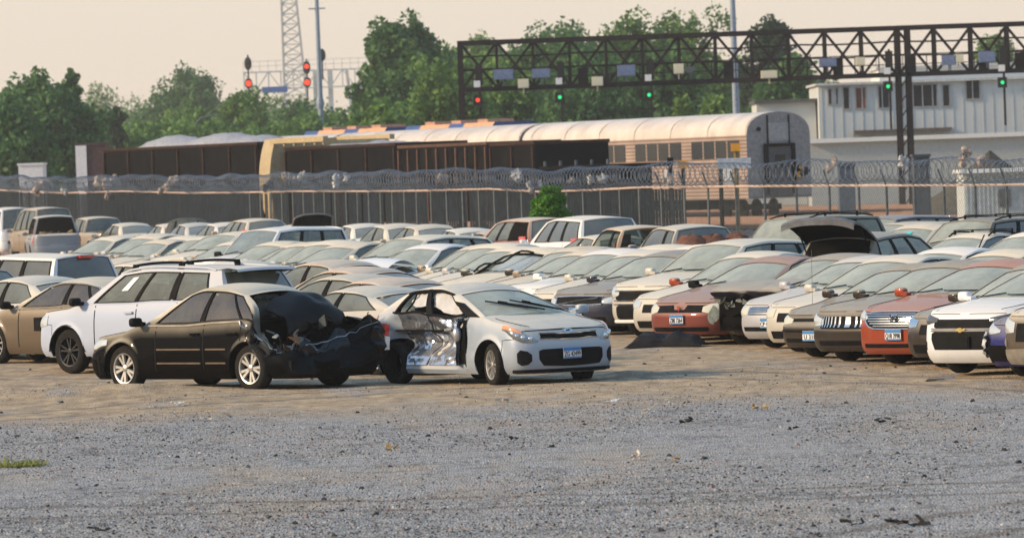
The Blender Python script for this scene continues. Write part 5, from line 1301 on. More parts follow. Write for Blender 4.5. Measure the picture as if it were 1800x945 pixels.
# ------------------------------------------------------------------ the vehicles
COL = dict(black=(.012, .012, .014), brownblack=(.022, .017, .014), silver=(.40, .41, .44), white=(.74, .76, .79), cream=(.50, .48, .43), tan=(.26, .21, .16), gold=(.36, .28, .17), beige=(.36, .32, .26),
           brown=(.040, .034, .029), red=(.29, .06, .03), maroon=(.22, .055, .045), navy=(.012, .018, .085), grey=(.16, .165, .17), lightgrey=(.30, .31, .33), green=(.05, .065, .05), blue=(.03, .06, .16), orange=(.30, .13, .04), palegreen=(.38, .42, .37))
def PT(c, dust=.95, **k): return paint('paint_' + c, COL[c], dust, **k)
A225, A135, A112 = R(225), R(135), R(112)
def fwd(a): return Vector((math.cos(a), math.sin(a), 0))
GA, GF, GB = 'cars parked in the long angled row', 'cars parked along the back fence', 'cars in the rows behind the long row'
def grd(p): return Vector((p[0], p[1], gheight(p[0], p[1]) * .6))

# ---- black sedan with the crushed rear, nearest at left
def fusion():
    S = Shape('sedan', L=4.83, W=1.83, H=1.545, wb=2.73, fo=.97, r=.335, hf=.72, hm=.85, hc=.97, belt=.96, beltr=1.0, deckm=1.02, cow=.20, wsx=1.0, rgt=-1.02, rgb=-1.72, rim='split', nr=4.5,
              wins=[(.10, .46), (.50, .80), (.82, .93)], seams=(.62, -.42, -1.22), fprof=[(0.15, .16), (0.25, .06), (0.40, .0), (0.55, .02), (0.62, .08), (0.75, .17), (1.0, .26)])
    def crush(P):
        x, y, z = P
        if x > -1.25: return P
        k = sstep(-1.30, -2.05, x); l = sstep(-.75, .35, y)
        n1 = noise.noise(Vector((x * 3, y * 3, z * 3))); n2 = noise.noise(Vector((x * 7 + 5, y * 7, z * 7))); n3 = noise.noise(Vector((x * 3 + 20, y * 4, z * 3)))
        l2 = sstep(-.95, -.2, y)
        if z > .5: z -= k * (l * .40 + .02) * (z - .5) / .5 * (1 + .5 * n1)
        x += k * (l * .42 * (z > .3) + .03) * min(1, (z - .2) * 2)
        f = k * (1.0 if z > .33 else .3)
        rg = abs(noise.noise(Vector((x * 2.3 + 31, y * 3.3, z * 4.1)))); rh = abs(noise.noise(Vector((x * 5 + 3, y * 6.1, z * 7 + 9))))
        x += f * (.22 * rg + .10 * rh - .06); z -= .10 * f * rh * (z > .35)
        x += .05 * f * n1 + .02 * f * n2; y += .07 * f * n3 - .10 * k * l * (y > .3); z += .06 * f * n2 * (z > .35)
        return Vector((x, y, z))
    def holes(p, j):
        if isinstance(p, tuple):
            if p[0] == 'cap': return p[1] < -1.45 and 1 <= p[2] <= 8
            if p[0] == 'gh': return abs(p[1]) > 2.08 and p[2] < .93
        return False
    c = Car('crushed_sedan', 'black sedan with a crushed open rear and silver split-spoke wheels, nearest at left', 'car', grd((-4.18, 91.75)) - Vector((0, 0, .03)), A135, S, paint('paint_fusion', (.003, .0028, .003), .9, .0, .25, .005, .20, -1.45), deform=crush, holes=holes,
            glass_m=M_tan_glass, no=('rear_window', 'taillight', 'grille'), rim='split', mirror_m=M_black)
    b = lambda n, f, m, sm=30, d=None: c.add(n, f, m, None, sm, d)
    b('trunk_cavity', lambda m: (m.box((-1.72, -.05, .46), (.9, 1.4, .05)), m.box((-1.30, 0, .72), (.06, 1.45, .55)), m.box((-1.75, -.80, .62), (.8, .05, .4))), [M_under], None)
    def lid(m):
        rows = []
        for i in range(13):
            u = i / 12
            rows.append([(-1.30 - .52 * math.sin(u * 1.9) + .05 * noise.noise(Vector((u * 3, j * .4, 0))), lerp(.50, -.70, j / 14), 1.40 - .60 * u ** 1.4 - .20 * (2 * j / 14 - 1.05) ** 2 * (1 - .4 * u) + .03 * noise.noise(Vector((u * 4, j * .35, 7))) + .09 * abs(noise.noise(Vector((u * 3 + 4, j * .22, 1)))) - .06 * sstep(.5, .9, u) * abs(noise.noise(Vector((u * 6, j * .5, 3))))) for j in range(15)])
        m.grid(rows); m.grid([[(x + .03, y, z - .02) for x, y, z in r] for r in rows], flip=True)
    b('trunk_lid', lid, [paint('paint_lid', (.005, .005, .006), .0, .0, .12, .1, .35)], 34)
    rnd = random.Random(6)
    def shards(m):
        for i in range(30):
            cpt = Vector((-1.78 + rnd.gauss(0, .17), .45 + rnd.gauss(0, .20), .70 + rnd.gauss(0, .12))); d = Vector((rnd.gauss(-.5, .5), rnd.gauss(.2, .6), rnd.gauss(-.5, .5))).normalized(); e = d.cross(Vector((rnd.gauss(0, 1), rnd.gauss(0, 1), rnd.gauss(0, 1)))).normalized()
            L_, w_ = rnd.uniform(.10, .34), rnd.uniform(.03, .11); n_ = d.cross(e) * .012
            p = [cpt, cpt + d * L_ * .6 + e * w_, cpt + d * L_, cpt + d * L_ * .5 - e * w_ * .6]; mi = rnd.choice((0, 0, 1, 1, 2, 3))
            m.poly(p, mi); m.poly([q + n_ for q in p][::-1], mi); [m.poly([p[a], p[(a + 1) % 4], p[(a + 1) % 4] + n_, p[a] + n_], mi) for a in range(4)]
    b('torn_panel', shards, [M_black, plain('torn_grey', (.15, .18, .19), .3, .5), plain('torn_pale', (.30, .32, .30), .5), plain('torn_brown', (.10, .06, .04), .7)], None)
    def edge(m):                                # bare torn metal along the ripped fender edge and rear panel
        pts = []
        for k in range(16):
            u = k / 15; pts.append(Vector((lerp(-1.22, -1.86, u) + .02 * rnd.gauss(0, 1), .90 - .20 * u + .02 * rnd.gauss(0, 1), lerp(1.02, .56, u ** .8) + .02 * rnd.gauss(0, 1))))
        m.tube(pts, [.004 + .008 * rnd.random() for _ in pts], 4)
        pts = [Vector((-2.10 - .30 * k / 14 + .015 * rnd.gauss(0, 1), lerp(.45, -.85, k / 14), .62 + .36 * (k / 14) ** 1.3 + .02 * rnd.gauss(0, 1))) for k in range(15)]
        m.tube(pts, [.003 + .010 * rnd.random() ** 2 for _ in pts], 4)
    b('torn_edge', edge, [plain('bare_metal', (.34, .39, .44), .35, .6, var=.5)], None)
    def rearpanel(m):                           # crumpled rear panel rising to the right corner
        rows = []
        for i in range(9):
            u = i / 8; rows.append([(-2.06 - .30 * (j / 18) - .10 * math.sin(u * PI) + .20 * abs(noise.noise(Vector((i * .35, j * .40, 2)))) + .05 * abs(noise.noise(Vector((i * .9, j * .9, 5)))), lerp(.55, -.88, j / 18), lerp(.36, .60 + .38 * (j / 18) ** 1.2 + .10 * math.sin(j * .9), u) + .05 * noise.noise(Vector((i * .6, j * .6, 9)))) for j in range(19)])
        m.grid(rows, flip=True); m.grid([[(x + .03, y, z) for x, y, z in r] for r in rows])
    b('rear_panel', rearpanel, [paint('paint_rearp', (.012, .014, .018), .0, 1.2, .2, .1, .6)], 28)
    b('rear_bumper', lambda m: (m.bar((-2.06, .75, .36), (-2.34, -.80, .38), .16, .14), m.bar((-2.06, .2, .30), (-2.2, -.6, .28), .2, .08)), [M_black], None)
    for y in (.22, -.62): b('exhaust_tip', lambda m: m.tube([(-1.9, y, .27), (-2.34, y, .27)], .042, 12), [M_chrome], 40)
    b('taillight', lambda m: (m.box((-2.33, -.93, .80), (.09, .09, .17), Matrix.Rotation(.25, 3, 'X'), 0), m.box((-2.34, -.925, .64), (.09, .09, .14), Matrix.Rotation(.15, 3, 'X'), 1), m.box((-2.33, -.93, .54), (.08, .09, .05), None, 1)), [M_red, M_white], None)
    for sg in (1, -1):
        def tr(m):
            for z in (.40, .60):
                for a, q in ((S.px(.62), S.px(-.40)), (S.px(-.44), S.px(-.94))): bpatch(m, S, [(a + .01, z, z + .022), (q - .01, z, z + .022)], .008, .003, 1, 8, None, .01, mirror=sg < 0)
        b('door_trim', tr, [plain('trim_tan', (.16, .125, .09), .45, .2)])
        def bl(m):
            m.tube([S.b(sg * S.px(lerp(.80, -1.20, k / 14)), S.zt(lerp(.80, -1.20, k / 14)) - .004) + Vector((0, sg * .012, 0)) for k in range(15)], .016, 5)
        b('window_trim', bl, [plain('trim_bright', (.62, .56, .48), .3, .8)])
    b('fuel_flap', lambda m: ell_ring2(m, S, S.px(-1.42), .80, .085), [M_black], None)
    b('front_bumper_gap', lambda m: (bpatch(m, S, [(.93, .22, .50), (.96, .22, .50)], .004, 0, 6, 1, None, .01), bpatch(m, S, [(.70, .47, .49), (.96, .47, .49)], .012, 0, 1, 6, None, .01)), [M_black])
    return c
def ell_ring2(m, S, p, z, r):
    for k in range(20):
        a, b_ = 2 * PI * k / 20, 2 * PI * (k + 1) / 20
        kx = (S.xF - S.Lc - S.xR - S.Lr)
        f = lambda t: S.b(p + r * math.cos(t) / kx, z + r * math.sin(t)) + S.bn(p, z) * .002
        m.bar(f(a), f(b_), .007)
fusion()

# ---- silver hatchback with the caved-in side
def kia():
    S = Shape('hatch', L=4.05, W=1.74, H=1.46, wb=2.57, fo=.84, r=.31, hf=.80, hm=.92, hc=1.02, belt=.98, beltr=1.05, cow=.02, wsx=1.12, rgt=-1.30, rgb=-1.78, ytop=.57, wins=[(.15, .46), (.51, .80)], v0=.08, v1=.88,
              hl=[(.33, .625, .655), (.48, .615, .72), (.64, .625, .775), (.80, .67, .83), (.94, .735, .86), (1.03, .80, .87)], gr=[(-.29, .67, .735), (-.14, .665, .735), (0, .65, .725), (.14, .665, .735), (.29, .67, .735)],
              low=[(-.34, .38, .50), (-.28, .29, .52), (0, .27, .525), (.28, .29, .52), (.34, .38, .50)], seams=(.66,), tl=[(2.02, .74, 1.0), (2.15, .72, 1.02), (2.3, .74, 1.0)], rim='cap',
              fprof=[(0.15, .14), (0.22, .03), (0.34, .0), (0.55, .01), (0.66, .05), (0.76, .10), (0.86, .19), (1.0, .28)], win_frame=True)
    def fold(x, z):
        wx = sstep(-1.55, -1.15, x) * (1 - sstep(.42, .68, x)); wz = sstep(.24, .40, z) * (1 - sstep(.90, 1.04, z) * .75)
        g = .5 + .5 * math.sin(3.0 * x + 5.0 * z + 1.2 * noise.noise(Vector((x * 2, z * 2, 0))))
        rdg = abs(noise.noise(Vector((x * 1.6 + 3, z * 3.4, 4)))); r2 = abs(noise.noise(Vector((x * 3.5, z * 6, 14))))
        mid = math.exp(-((z - .62) / .17) ** 2)
        low = math.exp(-((z - .40) / .07) ** 2)
        return wx * wz * (.09 + .19 * mid + .13 * rdg - .05 * r2 + .03 * g - .05 * low)
    def dent(P):
        x, y, z = P
        if y < -.3 and z < 1.1:
            y += fold(x, z) * sstep(-.3, -.7, y)
            if z > .9: x += .0
        if y < -.2 and z > 1.3 and x < .6: z -= .03 * abs(noise.noise(Vector((x * 3, y * 2, 0))))
        return Vector((x, y, z))
    c = Car('crushed_hatchback', 'silver hatchback with a caved-in side and airbags hanging in its glassless windows', 'car', grd((-.37, 90.5)) - Vector((0, 0, .025)), R(-56), S, paint('paint_kia', (.33, .385, .46), .8, .4, .26, .25),
            deform=dent, no=(('side_window', 0, 1), ('side_window', 1, 1), ('mirror', 1), ('door_handle', 0, 1), ('door_handle', 1, 1), 'door_handle', ('headlight', 0), ('headlight', 1)), steer=R(-14), rim='cap')
    for k in ((-1, -1), (-1, 1)): bpy.data.objects.remove(c.parts[('wheel',) + k].children[0])
    b = lambda n, f, m, sm=30, d=None, par=None: c.add(n, f, m, par, sm, d)
    M_crumple = paint('paint_crumple', (.58, .62, .70), .08, 1.7, .10, .15)
    for nm, x0, x1, hh in (('front door', .60, -.36, 0), ('rear door', -.40, -1.16, 0)):
        def dr(m):
            n = 30; rows = []
            for i in range(n + 1):
                x = lerp(x0, x1, i / n); p = -S.px(x); r = []; z0 = max(.30, S.zb(x) + .02)
                for k in range(25):
                    z = lerp(z0, S.zt(x) - .008, k / 24); q = S.b(p, z) + Vector((0, -.012, 0)); q.y += fold(x, z) * 1.0 - .012
                    q.y += .025 * abs(noise.noise(Vector((x * 5 + 2, z * 8, 3)))) * fold(x, z) / .15 + .012 * noise.noise(Vector((x * 11, z * 13, 5))) * min(1, fold(x, z) / .12)
                    if x > .42: q.y -= (x - .42) * .55 * (1 - abs(z - .6) * 1.2); q.x -= (x - .42) * .35
                    r.append(q)
                rows.append(r)
            m.grid(rows, flip=True); m.grid([[q + Vector((0, .02, 0)) for q in r] for r in rows])
        o = b('door', dr, [M_crumple], 22); o['label'] = 'crumpled shiny ' + nm
        hx = (.06 if nm[0] == 'f' else -.86); q = S.b(-S.px(hx), .80); q.y += fold(hx, .80)
        if nm[0] == 'f': b('door_handle', lambda m: m.bar(q + Vector((-.09, -.045, 0)), q + Vector((.09, -.045, .01)), .03, .035), [M_silverplastic], None, None, o)
    b('door_gap', lambda m: m.poly([S.b(-S.px(.645), .32) + Vector((0, -.004, 0)), S.b(-S.px(.50), .32) + Vector((0, -.004, 0)), S.b(-S.px(.50), .92) + Vector((0, -.004, 0)), S.b(-S.px(.645), .95) + Vector((0, -.004, 0))]), [M_under], None)
    for i, (a, b_) in enumerate(((.19, .47), (.50, .76))):
        def bag(m):
            rows = []
            for k in range(15):
                p = 1 + lerp(a, b_, k / 14); vv = lerp(.25, .50, abs(2 * k / 14 - 1) ** 2) if i else lerp(.12, .40, (k / 14 - .3) ** 2 * 2)
                rows.append([S.g(-p, lerp(.92, vv, j / 10)) + Vector((0, .07 + .03 * noise.noise(Vector((k * .5, j * .4, i * 9))), 0)) for j in range(11)])
            m.grid(rows); m.grid([[q + Vector((0, .02, 0)) for q in r] for r in rows], flip=True)
        b('curtain_airbag', bag, [M_airbag], 60)
    b('quarter_pane', lambda m: gpatch(m, S, 1.015, 1.135, .05, .62, .006, 5, 3, None, True), [M_black])
    b('b_pillar', lambda m: gpatch(m, S, 1.455, 1.515, .03, .95, .006, 3, 5, None, True), [M_black])
    b('window_frame', lambda m: (m.tube([S.g(-(1 + lerp(.13, .84, k / 20)), .055 + .03 * math.sin(k)) + Vector((0, -.01, 0)) for k in range(21)], .016, 6), m.tube([S.g(-(1 + lerp(.08, .86, k / 20)), .905) + Vector((0, -.008, 0)) for k in range(21)], .02, 6), m.tube([S.g(-1.82, lerp(.05, .9, k / 6)) + Vector((.03, -.01, 0)) for k in range(7)], .028, 6), m.tube([S.g(-1.72, lerp(.08, .82, k / 6)) + Vector((.0, .01 + .05 * math.sin(k * .5), 0)) for k in range(7)], .014, 6)), [M_black], 50)
    b('mirror', lambda m: (m.sphere((.50, -.885, .74), .12, 12, 8, None, (.6, .5, .95)), m.tube([(.55, -.84, .84), (.60, -.80, .92), (.70, -.80, .98)], .02, 5)), [M_silverplastic], 50)
    for sg in (0, 1):                          # swept headlamps with amber tops
        o = b('headlight', lambda m: bpatch(m, S, S.hl, .006, .024, 6, 4, None, .03, bool(sg)), [lens('clear_lamp_dark', (.20, .23, .26), .5)])
        hl2 = [(.62, .735, .768), (.78, .755, .823), (.92, .79, .855), (1.025, .815, .868)]
        b('turn_signal', lambda m: bpatch(m, S, hl2, .022, .010, 3, 4, None, .02, bool(sg)), [M_amber], 40, None, o)
        def bulbs(m):
            for p, z in ((.46, .668), (.60, .69), (.72, .715)):
                q = S.b(p * (1 - 2 * sg), z) + S.bn(p * (1 - 2 * sg), z) * .02; m.sphere(q, .036, 12, 8, None, (.7, 1, 1))
        b('bulb', bulbs, [M_reflector], 60, None, o)
        fg = [(.46, .36, .45), (.54, .31, .50), (.68, .30, .52), (.76, .34, .47)]
        b('fog_pocket', lambda m: bpatch(m, S, fg, .005, 0, 4, 4, None, .012, bool(sg)), [M_black])
    b('grille_frame', lambda m: [m.tube([S.b(lerp(-.31, .31, k / 16), zz + (-.012 if abs(k - 8) < 3 else 0)) + S.bn(lerp(-.31, .31, k / 16), zz) * .008 for k in range(17)], .009, 5) for zz in (.665, .742)], [M_chrome], 50)
    b('bumper_lip', lambda m: m.tube([S.b(lerp(-.9, .9, k / 20), .215) + S.bn(lerp(-.9, .9, k / 20), .215) * .0 for k in range(21)], .028, 6), [M_black], 50)
    b('hood_seam', lambda m: [m.tube([S.b(lerp(-.62, .62, k / 24), .80 - .02 * abs(lerp(-1, 1, k / 24))) + Vector((.002, 0, 0)) for k in range(25)], .006, 4)], [M_black], None)
    c.plate('ZG 42499', .455, .025, -.02)
    q = S.b(0, .775); e = b('emblem', lambda m: (ell_ring(m, .07, .034, .010, .012), m.box((-.004, 0, 0), (.006, .13, .06))), [M_chrome], None); e.location = (q.x + .012, 0, .77); e.rotation_euler = (0, R(-38), 0)
    me = text_mesh('KIA', .042); me.materials.clear(); me.materials.append(M_plateink); t = link('lettering', me, e); t.rotation_euler = (R(90), 0, R(90)); t.location = (.004, 0, 0)
    def wipers(m):
        for (p0, v0, p1, v1) in ((-.72, .48, .05, .06), (-.25, .40, .55, .05)):
            a, d = S.g(p0, v0) + S.gn(p0, v0) * .035, S.g(p1, v1) + S.gn(p1, v1) * .03; m.bar(a, d, .035, .02); m.bar(a.lerp(d, .25) + S.gn(p0, v0) * .02, a.lerp(d, .42) + S.gn(p0, v0) * .02, .06, .03)
            m.bar(a.lerp(d, .3) + Vector((.03, .02, .01)), S.g(p1 + .12, .02) + Vector((.03, 0, .03)), .022, .02)
    if 'wiper' in c.parts: bpy.data.objects.remove(c.parts['wiper'])
    b('wiper', wipers, [M_black], None)
    return c
kia()

# ---- white suv and the brown sedan behind, left
def xl7():
    S = Shape('crossover', L=4.95, W=1.84, H=1.70, wb=2.86, fo=.93, r=.36, cow=.10, wsx=.95, rgt=-2.02, rgb=-2.30, wins=[(.085, .36), (.385, .61), (.655, .88)], belt=1.10, beltr=1.13, hf=.93, seams=(.75, -.25, -1.2), rdrop=.05, ytop=.66, roofc=.045)
    c = Car('white_suv', 'white SUV with black wheels, black roof bars and a paper in its side window', 'car', grd((-5.55, 100.4)), A135, S, paint('paint_xl', (.42, .48, .60), .75, .1, .3, .4), rim='dark', rimm=M_darkrim, no=('taillight',), mirror_m=M_black)
    c.parts['rear_window'].material_slots[0].link = 'OBJECT'; c.parts['rear_window'].material_slots[0].material = M_dark_glass
    b = lambda n, f, m, sm=30, par=None: c.add(n, f, m, par, sm, None)
    def bars(m):
        for x in (.05, -1.05):
            m.tube([(x, lerp(-.64, .64, k / 10), S.ze(x) + .09 + .035 * (1 - (2 * k / 10 - 1) ** 2)) for k in range(11)], .022, 8)
            for y in (.62, -.62): m.bar((x, y, S.ze(x) - .01), (x, y * .94, S.ze(x) + .11), .10, .05)
    b('roof_bars', bars, [M_black], 50)
    for sg in (1, -1): b('roof_rail', lambda m: m.tube([(lerp(.35, -1.9, k / 10), sg * .63, S.ze(lerp(.35, -1.9, k / 10)) + .035 * (0 < k < 10)) for k in range(11)], .02, 6), [c.pm], 50)
    b('spoiler', lambda m: (m.grid([[(x, lerp(.62, -.62, j / 10), z - .02 * (2 * j / 10 - 1) ** 2) for j in range(11)] for x, z in ((-1.85, S.H - .03), (-2.15, S.H - .035), (-2.36, S.H - .06), (-2.38, S.H - .10), (-2.1, S.H - .13))], lambda i, j: 1 if i >= 3 else 0)), [c.pm, M_black], 40)
    w = c.parts[('side_window', 0, 0)]
    b('paper', lambda m: gpatch(m, S, 1.205, 1.255, .42, .80, .0, 2, 2), [M_white], None, w)
    b('bumper_gap', lambda m: (m.box((S.xF - .10, .62, .80), (.16, .40, .22)), m.box((S.xF - .06, .35, .72), (.05, .5, .3))), [M_black], None)
    b('arch_trim', lambda m: [m.tube([(a + (S.Ra + .01) * math.cos(PI * k / 12), sg * (S.W / 2 - .005), S.r + (S.Ra + .01) * math.sin(PI * k / 12)) for k in range(13)], .014, 5) for a in (S.xa, -S.xa) for sg in (1, -1)], [M_black], 50)
xl7()
def infiniti():
    S = Shape('sedan', L=4.75, W=1.79, H=1.46, wb=2.85, fo=.85, r=.34, belt=.96, beltr=1.0, hf=.76, cow=.25, wsx=.95, rgt=-1.15, rgb=-1.85, wins=[(.09, .46), (.50, .74), (.77, .90)], seams=(.72, -.38, -1.3))
    c = Car('brown_sedan', 'brown sedan with bright chrome window trim, cut by the left edge of the photo', 'car', grd((-7.35, 107.3)), A135, S, paint('paint_inf', (.13, .10, .07), .85, .4), glass_m=M_tan_glass, rim='ten', mirror_m=M_black)
    def tr(m):
        m.tube([S.b(S.px(lerp(.85, -1.55, k / 14)), S.zt(lerp(.85, -1.55, k / 14)) - .01) + Vector((0, .012, 0)) for k in range(15)], .014, 5)
        m.tube([S.g(1 + lerp(.05, .93, k / 20), .93) + Vector((0, .012, 0)) for k in range(21)] + [S.g(1.93, lerp(.85, .05, k / 5)) + Vector((0, .012, 0)) for k in range(6)], .013, 5)
    c.add('window_trim', tr, [M_chrome], None, 50)
infiniti()
KINDH = dict(sedan=1.46, hatch=1.47, crossover=1.70, suv=1.80, van=1.78, pickup=1.72)
NAMES = dict(sedan='sedan', hatch='hatchback', crossover='crossover', suv='suv', van='minivan', pickup='pickup_truck')
def simple(kind, col, pos, ang, label, group, variant=0, H=None, dust=.8, lean=None, **kw):
    over = {}
    if H: over['H'] = H
    if variant == 1: over.update(wsx=BASE['wsx'] * .92 if kind == 'sedan' else KIND[kind].get('wsx', .9) * .94, nf=3.2)
    if variant == 2: over.update(W=KIND[kind].get('W', BASE['W']) - .05, hf=KIND[kind].get('hf', BASE['hf']) - .03)
    S = Shape(kind, **over)
    ln = lean if lean is not None else (random.uniform(-.012, .012), random.uniform(-.012, .012))
    return Car(NAMES[kind], label, 'pickup' if kind == 'pickup' else 'car', grd(pos), ang + random.uniform(-.07, .07), S, PT(col, dust), group=group, key=(kind, variant, H), lean=ln, seat_m=random.choice((None, M_seat_tan, None)), **kw)

# ---- the long angled row: front centres solved so each nose meets its column in the photograph
UA, NA = Vector((-math.sin(R(45)), -math.cos(R(45)), 0)), Vector((-math.cos(R(45)), math.sin(R(45)), 0))
P0 = Vector((5.50, 90.57, 0))
def px_of(P):
    v = P - Vector((0, 0, HC)); return 900 + v.dot(_R) / v.dot(_f) * F
def row_front(q, px=None, z=.7):
    if px is None: t = -11.94 - .655 * (q - 18.1); return P0 + NA * q + UA * t
    lo, hi = -70, 25
    for _ in range(50):
        t = (lo + hi) / 2
        if px_of(P0 + NA * q + UA * t + Vector((0, 0, z))) > px: lo = t
        else: hi = t
    return P0 + NA * q + UA * t
SHP = {}
def row_car(name, label, q, px, S, pm, back=0, **kw):
    f = row_front(q, px); SHP[name] = S; return Car(name, label, 'car', grd(f - UA * (S.xF + back)), A225 + kw.pop('turn', 0), S, pm, group=GA, **kw)
def rowA():
    u = 1.95
    # rightmost brown crossover
    S = Shape('crossover', L=4.4, W=1.82, H=1.66, wb=2.64, hl=[(.34, .70, .83), (.72, .68, .90), (.92, .74, .92), (1.0, .80, .92)], gr=[(-.3, .58, .82), (.3, .58, .82)])
    c = row_car('crossover', 'dark brown crossover cut off by the right edge, with dull gray lower bumper', -4 * u, 1836, S, paint('paint_rb', (.085, .065, .045), .85), lampm=M_lamp)
    c.add('bumper_cladding', lambda m: bpatch(m, S, [(-1.0, .29, .46), (0, .29, .50), (1.0, .29, .46)], .012, .01, 3, 10, None, .02), [plain('cladding_grey', (.20, .18, .15), .7)], None, 40, None)
    for sg in (0, 1): c.add('fog_light', lambda m: bpatch(m, S, [(.55, .52, .60), (.75, .52, .64)], .01, .01, 3, 3, None, .02, bool(sg)), [plain('cladding_grey', (.20, .18, .15), .7)], None, 40, None)
    # blue sedan with the torn front corner
    S = Shape('sedan', L=4.7, W=1.80, wb=2.7, hl=[(.27, .63, .66), (.40, .61, .70), (.60, .60, .74), (.85, .62, .77), (.98, .68, .78)])
    c = row_car('wrecked_sedan', 'dark blue sedan with its front corner torn off, second from the right edge', -3 * u, 1800, S, paint('paint_navy', (.014, .016, .12), .35), no=('grille',))
    c.add('torn_corner', lambda m: (bpatch(m, S, [(.50, .22, .54), (.7, .22, .56), (1.0, .22, .60)], .006, 0, 5, 6, None, .01, True)), [M_under], None, 40, None)
    rr = random.Random(3)
    def crum(m):
        rows = [[S.b(-lerp(.60, .88, i / 8), lerp(.30, .62, j / 10)) + S.bn(-lerp(.60, .88, i / 8), lerp(.30, .62, j / 10)) * (.05 + .07 * noise.noise(Vector((i * .8, j * .8, 1)))) for j in range(11)] for i in range(9)]
        m.grid(rows); m.grid(rows, flip=True)
    c.add('bent_bracket', crum, [plain('crumpled_silver', (.48, .50, .54), .35, .6)], None, 25, None)
    c.add('front_opening', lambda m: bpatch(m, S, [(-.5, .25, .46), (.5, .25, .46)], .008, 0, 3, 8, None, .01), [M_under], None, 40, None)
    # white sedan-like compact with the double grille
    S = Shape('hatch', L=4.10, W=1.74, H=1.50, wb=2.53, fo=.86, r=.315, hf=.86, hm=.96, hc=1.06, belt=1.0, beltr=1.05, hl=[(.28, .74, .79), (.40, .72, .81), (.54, .70, .83), (.80, .71, .85), (.95, .75, .86)], gr=[(-.34, .67, .75), (-.28, .655, .775), (.28, .655, .775), (.34, .67, .75)],
              low=[(-.38, .50, .58), (-.30, .36, .61), (.30, .36, .61), (.38, .50, .58)], fprof=[(0.15, .12), (0.24, .04), (0.38, .0), (0.62, .02), (0.78, .06), (0.90, .15), (1.0, .24)])
    c = row_car('white_compact', 'white compact car with a split black grille and no plate, third from the right edge', -2 * u, 1688, S, PT('white', .5), lampm=plain('dark_lamp', (.10, .11, .12), .12, .3))
    c.add('grille_frame', lambda m: [m.tube([S.b(lerp(-.38, .38, k / 14), z) + S.bn(lerp(-.38, .38, k / 14), z) * .012 for k in range(15)], .012, 5) for z in (.645, .615)], [M_chrome], None, 50, None)
    c.emblem(lambda m: (m.box((0, 0, 0), (.012, .16, .03)), m.box((0, 0, 0), (.0125, .055, .062))), .63, plain('gold_emblem', (.55, .42, .16), .3, .8))
    c.add('plate_holder', lambda m: (m.box((S.b(0, .46).x + .02, 0, .46), (.02, .34, .17)), m.box((S.b(0, .46).x + .033, 0, .46), (.01, .30, .13))), [M_black], None, None, None)
    for sg in (0, 1): c.add('fog_pocket', lambda m: bpatch(m, S, [(.56, .36, .46), (.74, .34, .50), (.86, .40, .46)], .006, 0, 3, 3, None, .012, bool(sg)), [M_black], None, 40, None)
    # black car half hidden between
    S = Shape('sedan', L=4.6, W=1.76, hl=[(.30, .61, .70), (.70, .58, .76), (.95, .60, .76)])
    c = row_car('black_sedan', 'black sedan with scraped bumper mostly hidden between the red sedan and white compact', -1 * u, 1652, S, PT('brown', .45), lampm=M_reflector)
    c.add('scraped_paint', lambda m: bpatch(m, S, [(-.97, .24, .5), (-.75, .22, .46)], .006, .0, 4, 4, None, .01), [plain('scraped_white', (.5, .46, .42), .7, var=.5, scale=9)], None, 40, None)
    # red sedan with the slatted grille
    S = Shape('sedan', L=4.85, W=1.86, H=1.475, wb=2.8, fo=.97, r=.335, hf=.80, hm=.92, hc=1.01, belt=.98, cow=.12, wsx=1.02, hl=[(.34, .69, .72), (.46, .665, .78), (.80, .69, .83), (.98, .76, .85)], gr=[(-.40, .69, .745), (-.30, .60, .765), (-.18, .555, .775), (.18, .555, .775), (.30, .60, .765), (.40, .69, .745)], low=[(-.40, .27, .33), (.40, .27, .33)],
              fprof=[(0.15, .12), (0.22, .03), (0.34, .0), (0.55, .0), (0.70, .03), (0.80, .09), (0.90, .18), (1.0, .26)])
    c = row_car('red_sedan', 'orange red sedan with a wide slatted chrome grille and blue plate', 0, 1571, S, PT('red', .32, rough=.3), lampm=M_lamp)
    zs = [.58, .615, .65, .685, .72, .75]
    c.bars(lambda k: [(-[.20, .26, .31, .35, .38, .36][k], zs[k], zs[k] + .013), ([.20, .26, .31, .35, .38, .36][k], zs[k], zs[k] + .013)], 6, M_chrome)
    c.add('grille_frame', lambda m: m.tube([S.b(p, z) + S.bn(p, z) * .012 for p, z in [(-.42, .75), (-.36, .64), (-.27, .575), (-.18, .545), (0, .54), (.18, .545), (.27, .575), (.36, .64), (.42, .75), (.30, .775), (.15, .785), (0, .787), (-.15, .785), (-.30, .775), (-.42, .75)]], .012, 6), [M_chrome], None, 50, None)
    c.emblem(lambda m: (ell_ring(m, .088, .05, .014, .012), m.bar((0, -.04, -.034), (0, -.022, .036), .016), m.bar((0, .022, -.036), (0, .04, .034), .016), m.bar((0, -.03, -.004), (0, .03, .004), .014)), .70, M_chrome, .035)
    c.plate('Q18 3998', .46, .03)
    for sg in (0, 1): c.add('fog_slot', lambda m: bpatch(m, S, [(.60, .36, .39), (.72, .36, .46), (.90, .40, .46)], .006, 0, 3, 4, None, .012, bool(sg)), [plain('slot_dark', (.06, .03, .02), .5)], None, 40, None)
    # bronze-grey sedan with the upright waterfall grille
    S = Shape('sedan', L=4.95, W=1.86, H=1.45, wb=2.75, hf=.78, hm=.88, hl=[(.30, .565, .66), (.58, .55, .72), (.80, .56, .76), (.96, .60, .77)], gr=[(-.36, .55, .66), (-.32, .52, .69), (0, .51, .70), (.32, .52, .69), (.36, .55, .66)], low=[(-.36, .27, .34), (.36, .27, .34)], fprof=[(0.15, .14), (0.24, .04), (0.36, .0), (0.5, .0), (0.58, .05), (0.70, .07), (0.80, .15), (1, .25)])
